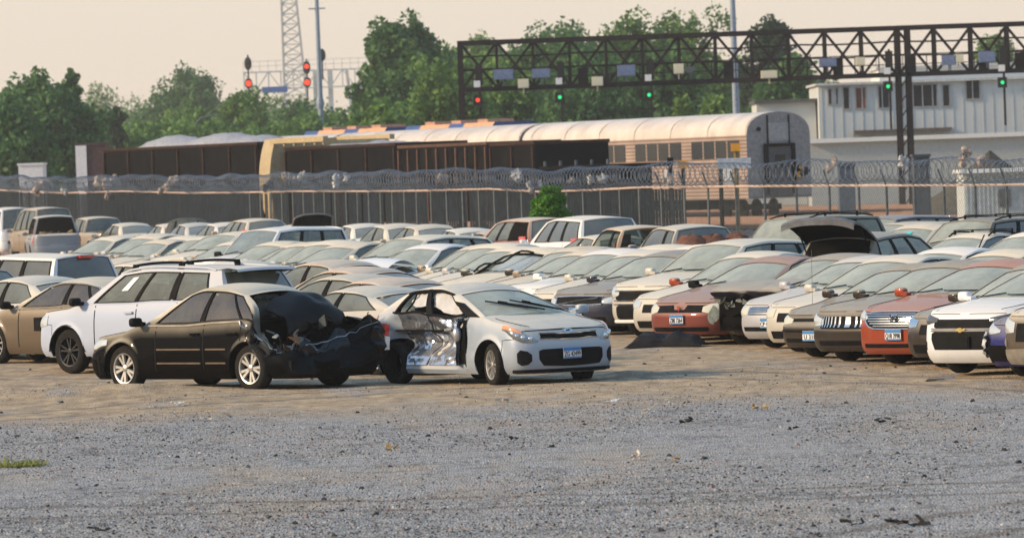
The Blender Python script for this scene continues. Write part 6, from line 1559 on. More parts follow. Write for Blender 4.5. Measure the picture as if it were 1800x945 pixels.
    c = row_car('bronze_sedan', 'dusty bronze sedan with an upright chrome waterfall grille', 1 * u, 1487, S, PT('brown', .45))
    c.add('grille_bar', lambda m: [bpatch(m, S, [(p - .008, .53, .69), (p + .008, .53, .69)], .014, .004, 3, 1, None, .012) for p in [lerp(-.33, .33, k / 14) for k in range(15)]], [M_chrome], None, 40, None)
    # dark brown older sedan
    S = Shape('sedan', L=4.55, W=1.70, H=1.38, wb=2.6, hf=.68, hm=.80, hc=.92, belt=.90, hl=[(.28, .545, .61), (.52, .53, .66), (.85, .55, .67), (.95, .58, .67)], gr=[(-.36, .57, .62), (.36, .57, .62)], low=[(-.4, .26, .32), (.4, .26, .32)], fprof=[(0.15, .12), (0.24, .03), (0.36, .0), (0.5, .0), (0.56, .07), (0.66, .12), (0.75, .2), (1, .3)])
    c = row_car('old_sedan', 'low dusty dark brown older sedan with yellowed headlamps and antenna', 2 * u, 1425, S, PT('brown', .45), lampm=M_haze_lamp)
    c.add('antenna', lambda m: m.tube([S.b(-.99, .80) + Vector((-.3, .08, .0)), S.b(-.99, .80) + Vector((-.32, .08, .85))], .0035, 5), [plain('antenna_grey', (.16, .16, .16), .5)], None, None, None)
    c.add('bumper_strip', lambda m: bpatch(m, S, [(-1.0, .42, .45), (0, .42, .45), (1.0, .42, .45)], .01, .006, 2, 12, None, .015), [M_black], None, 40, None); c.plate('U 318', .36, .03)
    # tan car behind
    S = Shape('sedan', L=4.7, W=1.80, H=1.47, hl=[(.30, .58, .70), (.72, .55, .76), (.95, .58, .77)])
    row_car('tan_sedan', 'cream sedan set back between the silver sedan and the dark brown older sedan', 3 * u, 1398, S, PT('cream', .6), lampm=M_haze_lamp)
    # silver-white sedan with three diamonds
    S = Shape('sedan', L=4.55, W=1.72, H=1.43, wb=2.6, hf=.73, hm=.85, hl=[(.30, .565, .66), (.60, .54, .70), (.85, .56, .74), (.96, .62, .74)], gr=[(-.34, .57, .62), (-.26, .56, .69), (.26, .56, .69), (.34, .57, .62)], low=[(-.42, .30, .37), (.42, .30, .37)])
    c = row_car('silver_sedan', 'silver sedan with a slim barred grille and yellowed headlamps', 4 * u, 1350, S, PT('silver', .5), lampm=M_haze_lamp)
    c.bars(lambda k: [(-.31, .575 + .03 * k, .59 + .03 * k), (.31, .575 + .03 * k, .59 + .03 * k)], 4, M_chrome)
    c.emblem(lambda m: [m.poly([(0, y, z + .04), (0, y - .024, z), (0, y, z - .04), (0, y + .024, z)][::-1]) for y, z in ((0, .038), (-.036, -.026), (.036, -.026))] and None, .63, M_chrome, .03)
    c.plate('CP 40 71', .43, .03)
    # black wreck with folded hood
    S = Shape('sedan', L=4.7, W=1.78, H=1.45, hf=.78, hm=.90)
    def smash(P):
        if P.x < 1.0: return P
        k = sstep(1.0, 2.0, P.x); n = noise.noise(P * 3.1); n2 = noise.noise(P * 6 + Vector((9, 0, 0)))
        return P + Vector((-.30 * k + .10 * n * k, .08 * n2 * k, .06 * n * k * (P.z > .4)))
    c = row_car('wrecked_black_sedan', 'black wrecked sedan without a bumper, its folded hood standing up', 5 * u, 1300, S, PT('black', .5), deform=smash, no=('headlight', 'grille'))
    def hood(m):
        rows = []
        for i in range(12):
            a = i / 11; rows.append([(1.95 - .55 * a + .42 * math.sin(a * PI) ** 1 * (1) + .04 * noise.noise(Vector((i * .5, j * .4, 3))), lerp(.80, -.80, j / 14), .74 + .34 * a ** .8 + .03 * noise.noise(Vector((i * .4, j * .5, 8)))) for j in range(15)])
        m.grid(rows); m.grid([[(x - .03, y, z - .02) for x, y, z in r] for r in rows], flip=True)
    c.add('hood', hood, [paint('paint_hood', (.016, .018, .028), .5, .3, .3)], None, 50, None)
    c.add('engine_bay', lambda m: (m.box((1.72, 0, .50), (.5, 1.5, .5)), m.box((2.05, .1, .42), (.12, 1.3, .12)), m.box((2.0, -.3, .60), (.1, .5, .16), Matrix.Rotation(.3, 3, 'X'))), [M_under], None, None, None)
    rr = random.Random(5)
    def scr(m):
        for k in range(16):
            p = Vector((2.05 + rr.gauss(0, .07), rr.uniform(-.72, .3), rr.uniform(.5, .74))); d = Vector((rr.gauss(0, .4), rr.gauss(0, 1), rr.gauss(0, .7))).normalized(); e = Vector((rr.gauss(0, .5), rr.gauss(0, .5), rr.gauss(0, 1))).normalized(); q = [p, p + d * rr.uniform(.08, .22), p + e * rr.uniform(.05, .14)]; m.poly(q); m.poly(q[::-1])
    c.add('torn_panel', scr, [plain('torn_pale', (.30, .32, .30), .5)], None, None, None)
    def lam(m):
        rows = [[(2.12 + .05 * noise.noise(Vector((i, j, 0))), -.74 + .22 * math.cos(2 * PI * j / 10) * math.sin(PI * i / 6) * .6 * (1 + .4 * noise.noise(Vector((i, j, 4)))), .52 + .12 * math.cos(PI * i / 6) + .04 * math.sin(j)) for j in range(10)] for i in range(7)]; m.grid(rows, closed=True); m.grid([[(x + .01, y, z) for x, y, z in r] for r in rows], closed=True, flip=True)
    c.add('headlight', lam, [plain('smashed_lamp', (.34, .40, .38), .3, .2, var=.4, scale=12)], None, 30, None)
    # brownish pink coupe
    S = Shape('sedan', L=4.55, W=1.76, H=1.42, wb=2.65, hf=.72, hm=.85, hl=[(.30, .56, .64), (.46, .53, .69), (.82, .53, .71), (.94, .58, .71)], gr=[(-.40, .55, .665), (-.05, .55, .675), (-.03, .55, .60), (.03, .55, .60), (.05, .55, .675), (.40, .55, .665)], low=[(-.42, .24, .31), (.42, .24, .31)], fprof=[(0.15, .14), (0.24, .04), (0.36, .0), (0.5, .0), (0.60, .05), (0.70, .11), (0.78, .2), (1, .3)])
    c = row_car('maroon_sedan', 'dusty maroon sedan with a twin black grille above a white plate', 6 * u, 1190, S, paint('paint_mar', (.20, .06, .05), .34), lampm=M_haze_lamp, mirror_m=M_black)
    c.plate('Z80 7264', .44, .03); c.emblem(lambda m: m.poly([(0, 0, -.06), (0, .045, .05), (0, 0, .03), (0, -.045, .05)]), .62, plain('emblem_red', (.30, .03, .03), .4), .03)
    # red-mirrored car set back
    S = Shape('sedan', L=4.7, W=1.80, H=1.47, hl=[(.30, .59, .69), (.70, .56, .74), (.95, .58, .76)])
    c = row_car('beige_sedan', 'cream car with a red door mirror, half hidden behind the dusty maroon sedan', 7 * u, 1158, S, PT('cream', .65), lampm=M_lamp, mirror_m=PT('red', .3))
    for sg in (0, 1): c.add('side_marker', lambda m: bpatch(m, S, [(.9, .38, .48), (1.0, .38, .48)], .008, .008, 2, 2, None, .02, bool(sg)), [M_amber], None, 40, None)
    # white crossover with the bow tie
    S = Shape('crossover', L=4.6, W=1.83, H=1.66, hf=.92, hl=[(.30, .76, .84), (.52, .70, .90), (.82, .70, .96), (.98, .76, .96)], gr=[(-.40, .70, .80), (-.36, .68, .82), (.36, .68, .82), (.40, .70, .80)], low=[(-.36, .36, .55), (-.30, .34, .58), (.30, .34, .58), (.36, .36, .55)])
    c = row_car('white_crossover', 'cream white crossover with a split grille and gold emblem', 8 * u, 1122, S, PT('cream', .7), no=())
    c.add('grille_frame', lambda m: [m.tube([S.b(lerp(-.42, .42, k / 14), z) + S.bn(lerp(-.42, .42, k / 14), z) * .012 for k in range(15)], .018, 5) for z in (.665, .60, .83)], [M_chrome], None, 50, None)
    c.emblem(lambda m: (m.box((0, 0, 0), (.012, .20, .04)), m.box((0, 0, 0), (.0125, .07, .08))), .66, plain('gold_emblem', (.55, .42, .16), .3, .8), .035)
    c.plate('K67 415', .46, .03, .12); c.add('bumper_lip', lambda m: m.tube([S.b(lerp(-.95, .95, k / 20), .30) for k in range(21)], .03, 6), [M_white], None, 50, None)
    # dark wagon with the diagonal bar
    S = Shape('sedan', L=4.7, W=1.82, H=1.46, wb=2.75, hf=.76, hm=.86, hl=[(.34, .585, .65), (.60, .57, .71), (.85, .60, .74), (.97, .66, .74)], gr=[(-.34, .58, .69), (-.30, .56, .71), (.30, .56, .71), (.34, .58, .69)], low=[(-.42, .26, .34), (.42, .26, .34)], rgt=-1.6, rgb=-2.0)
    c = row_car('dark_wagon', 'dark blue car with a diagonal bar across its grille and blue plate', 9.3 * u, 1012, S, paint('paint_volvo', (.03, .034, .055), .42))
    c.add('grille_frame', lambda m: (m.tube([S.b(p, z) + S.bn(p, z) * .012 for p, z in [(-.35, .57), (0, .555), (.35, .57), (.35, .70), (0, .715), (-.35, .70), (-.35, .57)]], .012, 6), m.bar(S.b(-.26, .58) + Vector((.02, 0, 0)), S.b(.26, .69) + Vector((.02, 0, 0)), .02, .026)), [M_chrome], None, 50, None)
    c.plate('R72 608', .44, .03)
    # left of it
    for nm, p0 in (('silver_sedan', -.80), ('tan_sedan', -.76), ('bronze_sedan', -.5), ('red_sedan', -.2), ('white_compact', -.1)):
        r = bpy.data.objects.get(nm)
        if r is None: continue
        sh = SHP[nm]; m = MB(); gpatch(m, sh, p0, p0 + .22, .06, .15, -.04, 3, 2); m.build('paper', [M_white], r)
    S = Shape('sedan', L=4.7, W=1.80, H=1.45)
    row_car('cream_sedan', 'cream sedan with dark mirrors just left of the dark blue car', 10.3 * u, 972, S, PT('cream', .65), lampm=M_lamp)
    S = Shape('sedan', L=4.8, W=1.84, H=1.47, hf=.80)
    row_car('white_sedan', 'clean white sedan with white mirrors seen over the silver hatchback', 11.3 * u, 918, S, PT('white', .55), mirror_m=M_white)
rowA()
ORD = ['', 'first', 'second', 'third', 'fourth', 'fifth', 'sixth', 'seventh', 'eighth', 'ninth', 'tenth', 'eleventh', 'twelfth', 'thirteenth']
LEFT = [  # (kind, colour, colour word) going left along the row; None marks landmarks
    ('sedan', 'tan', 'tan'), ('sedan', 'brown', 'brown'), 'SHATTER', ('sedan', 'silver', 'gray'), ('sedan', 'cream', 'cream'), ('sedan', 'tan', 'tan'), 'BUCKLED', ('hatch', 'silver', 'gray'), ('crossover', 'cream', 'cream'), ('sedan', 'beige', 'beige'), ('hatch', 'grey', 'dark gray'), ('sedan', 'cream', 'cream'),
    ('sedan', 'tan', 'tan'), ('sedan', 'cream', 'cream'), ('sedan', 'beige', 'beige'), 'SUV', ('sedan', 'silver', 'gray'), ('sedan', 'cream', 'cream'), ('sedan', 'tan', 'tan'), ('crossover', 'cream', 'cream'), ('sedan', 'silver', 'gray'), ('sedan', 'beige', 'beige'), ('sedan', 'tan', 'tan'), ('sedan', 'cream', 'cream'), ('hatch', 'beige', 'beige'), ('sedan', 'silver', 'gray'), ('sedan', 'cream', 'cream'), ('sedan', 'tan', 'tan')]
KW = dict(sedan='sedan', hatch='hatchback', crossover='crossover', suv='SUV', van='minivan', pickup='pickup')
def rowA_left():
    q = 12.3 * 1.95; mark, n = 'clean white sedan', 0; rnd = random.Random(9)
    for it in LEFT:
        f = row_front(q); jit = rnd.uniform(-.7, .7); n += 1
        if it == 'SHATTER':
            S = Shape('sedan', L=4.7, W=1.8, H=1.45)
            c = Car('sedan', 'dusty sedan with a shattered sagging windshield in the long row', 'car', grd(f - UA * S.xF), A225, S, PT('brown', .95), group=GA, no=('windshield',))
            def sh(m):
                rows = [[S.g(lerp(-.92, .92, i / 12), lerp(.04, .95, j / 8)) - Vector((0, 0, .05 + .12 * math.sin(PI * j / 8) * max(0, math.sin(PI * i / 12 + .5)))) for j in range(9)] for i in range(13)]; m.grid(rows)
            c.add('windshield', sh, [glass('shattered_glass', (.16, .20, .20), .35, .1, .30, (.50, .54, .52))], None, 25, None)
            c.add('loose_seal', lambda m: m.tube([S.g(lerp(-.9, .5, k / 10), .10 + .9 * k / 10) + Vector((.03, 0, .03 + .06 * math.sin(k))) for k in range(11)], .022, 5), [M_black], None, 50, None)
            mark, n = 'shattered windshield sedan', 0
        elif it == 'BUCKLED':
            S = Shape('sedan', L=4.6, W=1.8, H=1.48)
            c = Car('wrecked_sedan', 'white sedan with its buckled hood raised over a black opening, in the long row', 'car', grd(f - UA * (S.xF - .4)), A225, S, PT('white', .5), group=GA, no=('headlight', 'grille'))
            c.add('hood', lambda m: [m.grid([[(lerp(1.95, 1.05, i / 8), lerp(.80, -.80, j / 12), z0 + .20 * math.sin(PI * i / 9) + .07 * abs(2 * j / 12 - 1) * 0 - .06 * (2 * j / 12 - 1) ** 2) for j in range(13)] for i in range(9)], flip=fl) for z0, fl in ((1.03, True), (.90, False))], [paint('paint_bhood', COL['white'], .2)], None, 50, None)
            c.add('hood_edge', lambda m: m.grid([[(1.952, lerp(.80, -.80, j / 12), z - .06 * (2 * j / 12 - 1) ** 2) for j in range(13)] for z in (.89, 1.035)], flip=True), [paint('paint_bhood', COL['white'], .2)], None, 50, None)
            c.add('front_opening', lambda m: (m.box((1.70, 0, .80), (.6, 1.42, .22)), m.box((1.98, 0, .74), (.06, 1.5, .06))), [M_under], None, None, None)
            mark, n = 'buckled white sedan', 0
        elif it == 'SUV':
            S = Shape('suv', L=4.5, W=1.84, H=1.78, wsx=.72)
            Car('suv', 'tall white SUV with a clear clean windshield standing out in the long row', 'car', grd(f - UA * S.xF), A225, S, PT('white', .6), group=GA, wind_m=glass('clear_windshield', (.14, .18, .18), .25, .4, .22, (.42, .47, .46)), seat_m=plain('seat_pale', (.40, .40, .42), .9), mirror_m=M_black)
            mark, n = 'tall white SUV', 0
        else:
            kind, col, cw = it
            simple(kind, col, f - UA * (2.3 - jit), A225, 'dusty %s %s in the long row, %s left of the %s' % (cw, KW[kind], ORD[n], mark), GA, rnd.choice((0, 1, 2)), 1.62 if kind == 'crossover' else rnd.choice((None, 1.42, 1.51)))
        q += 1.98
rowA_left()
# ---- rows behind the long row at the right, and loose rows at left
def place(px, D): p = at(px, 420, D); return (p.x, D)
BACK = [  # kind, colour, px, D, angle, H, label, group
    ('sedan', 'cream', 1150, 121, A225, None, 'cream roof seen behind the cream white crossover', GB), ('sedan', 'white', 1215, 117, A225, 1.5, 'pale dusty sedan behind the dusty maroon sedan', GB), ('sedan', 'cream', 1300, 114.5, A225, 1.5, 'cream sedan roof behind the black wreck', GB),
    ('sedan', 'cream', 1370, 111.5, A225, 1.44, 'cream sedan roof just left of the raised black tailgate', GB), ('sedan', 'white', 1655, 104.5, A225, 1.48, 'clean white car roof with a short black antenna, behind the red sedan', GB), ('sedan', 'beige', 1752, 102.5, A225, 1.44, 'beige sedan roof behind the white compact at right', GB),
    ('sedan', 'silver', 1700, 124, A225, 1.45, 'silver sedan showing both side windows, right of the black SUV', GB), ('hatch', 'white', 1812, 118, A225, 1.52, 'white hatchback with greenish windows at the right edge, behind the silver sedan', GB),
    ('sedan', 'grey', 1612, 137, A225, 1.50, 'gray sedan with a turquoise sticker in its windshield', GB), ('suv', 'black', 1722, 132, A225, 1.66, 'long black SUV stretching to the right edge in front of the fence', GB), ('suv', 'green', 1402, 138, A225, 1.78, 'dark green SUV with roof rails left of the raised black tailgate', GB),
    ('suv', 'navy', 1555, 148, A225, 1.62, 'dark blue SUV partly hidden behind the raised black tailgate', GB), ('suv', 'brown', 1585, 143, A225, 1.5, 'dusty dark SUV left of the gray sedan with the sticker', GB),
    ('sedan', 'silver', -1, 0, A135, None, 'silver mirrored sedan squeezed between the white SUV and the brown sedan', None), ('sedan', 'silver', -2, 0, A135, None, 'pale sedan just beyond the brown sedan at the left edge', None), ('crossover', 'blue', -3, 0, A135, 1.62, 'blue car at the left edge beyond the brown sedan', None), ('suv', 'white', -4, 0, A135, 1.78, 'silver white SUV with a dark rear window and red roof brake light, at left', None),
    ('sedan', 'cream', 236, 124, A135, None, 'cream sedan behind the roof bars of the white SUV, left one', None), ('sedan', 'cream', 395, 121.5, A135, None, 'cream sedan directly above the roof bars of the white SUV', None), ('sedan', 'maroon', 562, 118.5, A135, 1.44, 'dusty red sedan with a cream roof left of the buckled white sedan', None),
    ('sedan', 'red', 600, 108, A135, 1.45, 'red sedan with dusty roof between the white SUV and the silver hatchback', None), ('sedan', 'grey', 594, 103, A135, 1.42, 'dark gray sedan with pale side windows left of the red roof', None), ('sedan', 'red', 656, 99.6, A135, 1.40, 'red roofed sedan directly behind the silver hatchback tail', None), ('sedan', 'lightgrey', 622, 96.2, A135, 1.34, 'low blue gray sedan squeezed between the black sedan and silver hatchback', None),
    ('van', 'white', 10, 262, A112, 2.08, 'big white van at the far left edge by the fence', GF), ('van', 'tan', 72, 258, A112, 2.05, 'big tan van beside the white van at far left', GF), ('pickup', 'tan', 172, 243, A112, 1.68, 'tan pickup right of the blue gray pickup with no rear glass', GF), ('sedan', 'cream', 222, 234, A112, None, 'cream sedan between the tan pickup and the raised gray trunk lid', GF),
    ('sedan', 'black', 340, 223, A112, None, 'pale car with a dark rear window right of the raised gray trunk lid', GF), ('sedan', 'white', 392, 219, A112, None, 'white sedan left of the beige wagon by the fence', GF), ('crossover', 'beige', 440, 214, A112, 1.6, 'beige wagon with a small dark quarter window by the fence', GF), ('sedan', 'white', 538, 190, A112, 1.40, 'white sedan in front of the raised black trunk lid', GF),
    ('sedan', 'white', 634, 192, A112, 1.48, 'first white sedan of three in a line near the fence, left one', GF), ('sedan', 'cream', 690, 188, A112, 1.48, 'cream sedan, middle one of the three in a line near the fence', GF), ('sedan', 'beige', 745, 184, A112, 1.46, 'beige sedan, right one of the three in a line near the fence', GF), ('sedan', 'white', 815, 176, A112, 1.40, 'white sedan with an orange light on its trunk near the fence', GF),
    ('van', 'maroon', 925, 166, A112, 1.70, 'dusty red minivan with an open side, left of the white minivan', GF), ('van', 'white', 1018, 160, A112, 1.75, 'white minivan with a dark rear window in front of the green bush', GF), ('hatch', 'cream', 1052, 151, A112, 1.36, 'small pale hatchback between the white minivan and the rusty pickup', GF),
    ('pickup', 'orange', 1122, 147, A112, 1.60, 'rusty orange pickup with an empty rear window frame', GF), ('pickup', 'grey', 1214, 143, A112, 1.62, 'dark gray pickup with a dark rear window right of the rusty pickup', GF)]
for (kind, col, px, D, ang, H, lb, g) in BACK:
    if px > 0: pos = place(px, D)
    else: pos = {-1: (-5.75, 103.1), -2: (-8.65, 110.6), -3: (-10.7, 113.4), -4: (-9.35, 118.0)}[px]
    kw = {}
    if lb.startswith('white minivan') or lb.startswith('silver white') or 'dark rear window' in lb or 'black SUV' in lb: kw['glass_m'] = M_dark_glass
    if 'empty rear window' in lb: kw['no'] = ('rear_window', 'side_window')
    if 'turquoise' in lb: pass
    dust = .6 if 'clean' in lb else (.4 if col in ('black', 'green', 'navy') else .8)
    if col == 'black' and kind == 'sedan': col = 'cream'
    c = simple(kind, col, pos, ang, lb, g, 0, H, dust, **kw); S = c.S
    if 'roof rails' in lb: c.rack(M_black)
    if 'black SUV' in lb: c.rack(M_black)
    if 'turquoise' in lb: c.add('sticker', lambda m: gpatch(m, S, .10, .28, .55, .80, .0, 3, 3), [plain('turquoise', (.05, .62, .55), .4, var=.05)], c.parts['windshield'], None, None)
    if 'antenna' in lb and 'short' in lb: c.add('antenna', lambda m: m.tube([(-.9, 0, S.H - .04), (-1.05, 0, S.H + .18)], .012, 5), [M_black], None, None, None)
    if 'brake light' in lb: c.add('brake_light', lambda m: m.box((S.rgt - .10, 0, S.H - .075), (.08, .34, .05)), [M_red], None, None, None)
    if 'orange light' in lb: c.add('warning_light', lambda m: m.sphere((-2.1, .3, 1.07), .09, 10, 6), [M_amber], None, 50, None)
    if 'open side' in lb: c.add('door_opening', lambda m: gpatch(m, S, 1.62, 1.98, .02, .93, .012, 6, 4), [M_under], None, None, None)
def lid_car(px, D, ang, kind, col, lidcol, label, H, front=False, wide=1.4, tall=.5):
    c = simple(kind, col, place(px, D), ang, label, GF if D > 170 else GB, 0, H, .9); S = c.S
    x0 = S.rgt - .02 if kind != 'sedan' else S.rgb - .05; z0 = (S.H - .06) if kind != 'sedan' else S.deckm + .02
    def lid(m):
        for dz, fl in ((0, False), (.035, True)):
            m.grid([[(x0 - .02 - .25 * a ** 2 + (dz if fl else 0), lerp(wide / 2, -wide / 2, j / 12) * (1 - .10 * a), z0 + tall * a - .12 * a * abs(2 * j / 12 - 1) ** 3) for j in range(13)] for a in (0, .2, .4, .6, .8, .95, 1.0)], flip=fl)
    c.add('tailgate' if kind != 'sedan' else 'trunk_lid', lid, [lidcol], None, 50, None)
    c.add('lid_rim', lambda m: m.tube([(x0 - .02 - .25 * a ** 2, s_ * wide / 2 * (1 - .10 * a), z0 + tall * a - .12 * a) for s_, a in ((1, .05), (1, .5), (1, .9))] + [(x0 - .30, lerp(wide / 2, -wide / 2, j / 12) * .90, z0 + tall + .01 - .12 * abs(2 * j / 12 - 1) ** 3) for j in range(13)] + [(x0 - .02 - .25 * a ** 2, -wide / 2 * (1 - .10 * a), z0 + tall * a - .12 * a) for a in (.9, .5, .05)], .028, 6), [plain('lid_rim_grey', (.22, .20, .19), .5)], None, 60, None)
    for y_ in (-.3, .3): c.add('lid_rib', lambda m: m.bar((x0 - .07, y_ * wide, z0 + tall * .12), (x0 - .25, y_ * wide * .9, z0 + tall * .86), .05, .03), [M_black], None, None, None)
    return c, x0, z0
def open_tailgate():
    S = Shape('crossover', H=1.70, W=1.86, L=4.5); p = place(1552, 111.5)
    c = Car('crossover', 'black crossover seen from behind with its tailgate raised above the roofs at right', 'car', grd(p), R(62), S, PT('black', .5), group=GB, no=('rear_window', 'taillight'))
    c.add('cargo_opening', lambda m: (gpatch(m, S, 2.05, 3, -.02, .93, .006, 6, 5), gpatch(m, S, 2.05, 3, -.02, .93, .006, 6, 5, None, True)), [M_under], None, None, None)
    x0, z0 = S.rgt + .02, S.H - .03
    def lid(m):
        pr = [(0, 0), (-.25, .13), (-.5, .24), (-.75, .32), (-.92, .34), (-1.0, .30)]
        for dz, fl in ((.0, False), (-.045, True)): m.grid([[(x0 + x, lerp(.70, -.70, j / 12), z0 + z + dz - .10 * abs(2 * j / 12 - 1) ** 3) for j in range(13)] for x, z in pr], 0 if not fl else 1, flip=fl)
        for s_ in (1, -1): m.grid([[(x0 + x, s_ * .70, z0 + z - .10 + dz) for x, z in pr] for dz in (0, -.045)], 0, flip=s_ < 0)
        m.grid([[(x0 - 1.0, lerp(.70, -.70, j / 12), z0 + .30 + dz - .10 * abs(2 * j / 12 - 1) ** 3) for j in range(13)] for dz in (-.10, 0)], 0)
    c.add('tailgate', lid, [plain('tailgate_grey', (.15, .15, .155), .5), M_under], None, 50, None)
    for y in (.62, -.62): c.add('gas_strut', lambda m: m.tube([(x0 - .08, y, z0 - .40), (x0 - .55, y * .98, z0 + .18)], .014, 6), [M_black], None, None, None)
open_tailgate()
lid_car(300, 226, A112, 'sedan', 'cream', plain('lid_grey', (.36, .38, .36), .6), 'cream sedan with its gray trunk lid raised toward the camera', 1.44, wide=1.5, tall=.56)
lid_car(520, 205, A112, 'sedan', 'grey', M_under, 'dark sedan with its rounded black trunk lid raised', 1.42, wide=1.45, tall=.72)
def open_suv():
    S = Shape('suv', H=1.84, L=4.9); pos = place(92, 236)
    c = Car('suv', 'blue gray SUV with an open rear full of junk, at far left before the fence', 'car', grd(pos), R(98), S, paint('paint_bgp', (.20, .225, .26), .75), group=GF, no=('rear_window', 'side_window'), key=('suv', 'open'))
    c.add('rear_opening', lambda m: (gpatch(m, S, 2.08, 3, .04, .92, .004, 6, 4), gpatch(m, S, 2.08, 3, .04, .92, .004, 6, 4, None, True)), [M_under], None, None, None)
    rr = random.Random(21)
    def junk(m):
        rows = [[(-2.16 + .05 * rr.random(), lerp(.62, -.62, j / 14), 1.02 + i * .07 * (.6 + .5 * noise.noise(Vector((j * .4, 3, 1)))) ) for j in range(15)] for i in range(6)]
        m.grid(rows); m.grid([[(x + .1, y, z) for x, y, z in r] for r in rows], flip=True)
    c.add('junk', junk, [plain('junk_tan', (.40, .27, .13), .9, var=.5, scale=4)], None, 30, None)
open_suv()
def shell(px, D, ang, label, col):
    S = Shape('sedan', H=1.34); pos = place(px, D)
    c = Car('stripped_sedan', label, 'car', grd(pos), ang, S, PT(col, .7), group=GF, no=('rear_window', 'side_window', 'windshield', 'mirror'))
    rr = random.Random(2)
    def junk(m):
        for k in range(14): p = Vector((rr.uniform(-1.4, -.4), rr.uniform(-.6, .6), rr.uniform(.95, 1.2))); m.bar(p, p + Vector((rr.gauss(0, .2), rr.gauss(0, .3), rr.gauss(0, .15))), rr.uniform(.04, .12))
    c.add('scrap_parts', junk, [plain('torn_pale', (.42, .44, .40), .5)], None, None, None)
shell(868, 172, A112, 'burnt maroon car shell without glass, left of the dusty red minivan', 'maroon')
def junk_pile():
    p = place(1256, 138); t = MB(); rr = random.Random(12)
    for k in range(3):
        c = Vector((-.5 + .5 * k, rr.uniform(-.1, .1), 1.0)); rows = []
        for i in range(7): rows.append([c + Vector((.45 * math.sin(PI * i / 6) * math.cos(2 * PI * j / 10) * rr.uniform(.8, 1.2), .4 * math.sin(PI * i / 6) * math.sin(2 * PI * j / 10), -.42 * math.cos(PI * i / 6) + rr.uniform(-.06, .06))) for j in range(10)])
        t.grid(rows, closed=True)
    t.box((0, 0, .3), (1.6, .8, .6)); o = t.build('scrap_heap', [plain('scrap_brown', (.14, .07, .05), .9, var=.5)], None, 40); o.location = (p[0], p[1], 0); tag(o, 'brown scrap heap between the dark gray pickup and the dark green SUV', 'scrap heap')
junk_pile()
# ------------------------------------------------------------------ litter
def rag():                                       # fallen black bumper in front of the maroon car
    c = plane(1166, 610); rr = random.Random(8); m = MB(); rows = []
    for i in range(9):
        rows.append([(lerp(-.62, .72, j / 20), -.30 * math.cos(PI * i / 8) - .15 * (j / 20 - .5) ** 2, max(0.0, math.sin(PI * i / 8)) * (.24 + .12 * noise.noise(Vector((j * .35, i * .4, 2)))) * min(1, j / 4, (20 - j) / 4 + .15) + .01) for j in range(21)])
    m.grid(rows, flip=True); o = m.build('fallen_bumper', [plain('bumper_black', (.02, .02, .023), .55, var=.4, bump=.4)], None, 30); o.location = grd((c.x, c.y)); o.rotation_euler = (0, 0, -.25)
    tag(o, 'crumpled black bumper cover lying on the ground under the maroon car', 'car bumper')
rag()
def weeds():
    c = plane(35, 818); rr = random.Random(3); m = MB()
    for k in range(220):
        a = rr.uniform(0, 2 * PI); r = rr.random() ** .6 * .26; b = Vector((r * math.cos(a) * 1.1, r * math.sin(a) * 1.2, 0)); d = Vector((rr.gauss(.3, .7), rr.gauss(0, .5), rr.uniform(.02, .35))).normalized(); L = rr.uniform(.08, .22); s = Vector((-d.y, d.x, 0)).normalized() * .008
        mm = b + d * L * .5 + Vector((0, 0, .02)); e = b + d * L; e.z = max(.004, e.z * .4); m.poly([b - s, b + s, mm + s, mm - s]); m.poly([mm - s, mm + s, e])
    o = m.build('weed_clump', [leafmat('weed', (.16, .18, .03), (.36, .36, .08))]); o.location = (c.x, c.y, gheight(c.x, c.y)); tag(o, 'yellow green clump of weeds lying on the gravel at the left edge', 'weeds')
weeds()
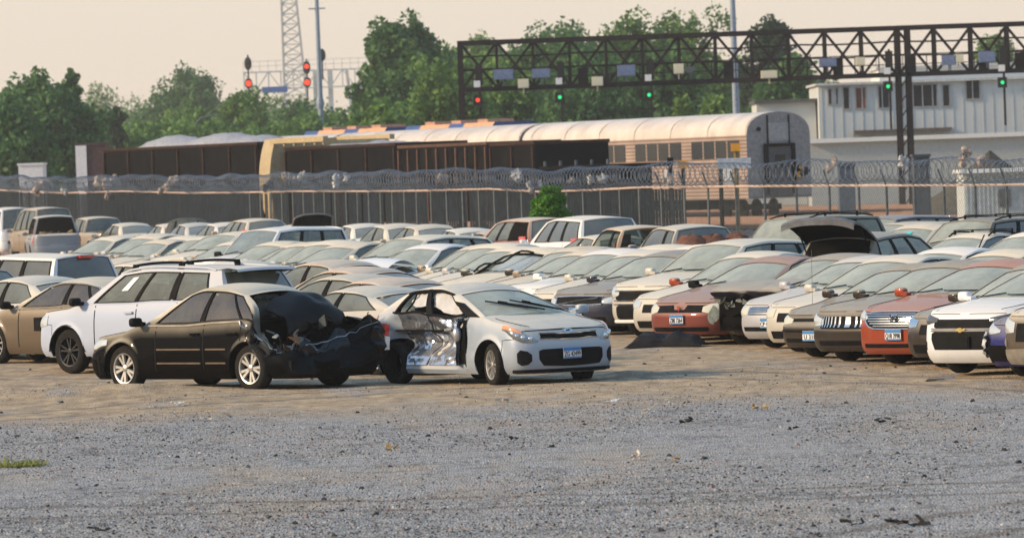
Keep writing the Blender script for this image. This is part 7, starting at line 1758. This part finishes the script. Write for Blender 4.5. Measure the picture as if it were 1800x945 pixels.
def debris(px, py, w_, label, m_, seed, kind='plastic_scrap', cat='litter'):
    c = plane(px, py); rr = random.Random(seed); m = MB()
    for k in range(rr.randint(5, 8)):
        p = Vector((rr.uniform(-.30, .30) * w_, rr.uniform(-.05, .05), .004 + .006 * k)); d = Vector((rr.gauss(0, 1), rr.gauss(0, .6), rr.uniform(.0, .25))).normalized(); e = Vector((rr.gauss(0, .6), rr.gauss(0, 1), rr.uniform(.1, .5))).normalized(); L, b = rr.uniform(.1, .3) * w_, rr.uniform(.02, .05)
        q = [p, p + d * L, p + d * L * .8 + e * b, p + e * b]; m.poly(q); n = Vector((0, 0, .008)); m.poly([x + n for x in q][::-1]); [m.poly([q[i], q[(i + 1) % 4], q[(i + 1) % 4] + n, q[i] + n]) for i in range(4)]
    o = m.build(kind, [m_]); o.location = (c.x, c.y, gheight(c.x, c.y)); tag(o, label, cat, 'litter lying on the gravel')
Mp, Md, Mw, Mo = plain('litter_pale', (.55, .50, .44), .7), plain('litter_dark', (.035, .032, .03), .7), plain('litter_white', (.7, .7, .7), .6), plain('litter_tan', (.40, .27, .10), .7)
for a in [(313, 714, .34, 'white and dark plastic scrap in front of the black sedan front wheel', Mw, 1), (362, 738, .22, 'pale scrap strip on the gravel below the black sedan', Mp, 2), (1125, 725, .5, 'tan twisted scrap on the gravel right of the silver hatchback', Mp, 3), (1215, 741, .55, 'long dark scrap on the gravel at centre right', Md, 4), (1332, 716, .30, 'yellow orange scrap on the gravel at right', Mo, 5), (1065, 708, .4, 'white scatter of scraps on the gravel below the silver hatchback', Mw, 6),
          (1555, 741, .35, 'dark scraps on the gravel at far right', Md, 7), (1500, 921, .32, 'black lump at the bottom edge, left one of two', Md, 8), (1600, 922, .42, 'black lump with pale flecks at the bottom edge, right one of two', Md, 9), (900, 772, .16, 'black lump on the gravel in the middle of the photo', Md, 10), (690, 790, .25, 'brown flat scrap on the gravel left of the black lump', Mo, 11), (1190, 808, .12, 'small tan chip on the gravel at centre right', Mo, 12), (170, 932, .3, 'black scrap at the bottom left corner', Md, 13), (1390, 755, .2, 'dark flat scrap near the long dark scrap', Md, 14), (1660, 668, .9, 'gray flattened strip in front of the blue wrecked sedan', plain('litter_grey', (.22, .22, .23), .7), 15), (890, 705, .4, 'tan scrap under the hatchback front bumper', Mp, 16), (1120, 806, .25, 'pale paper scrap right of the middle', Mp, 17), (440, 835, .1, 'small pale paper scrap at lower left', Mp, 18)]:
    debris(*a)
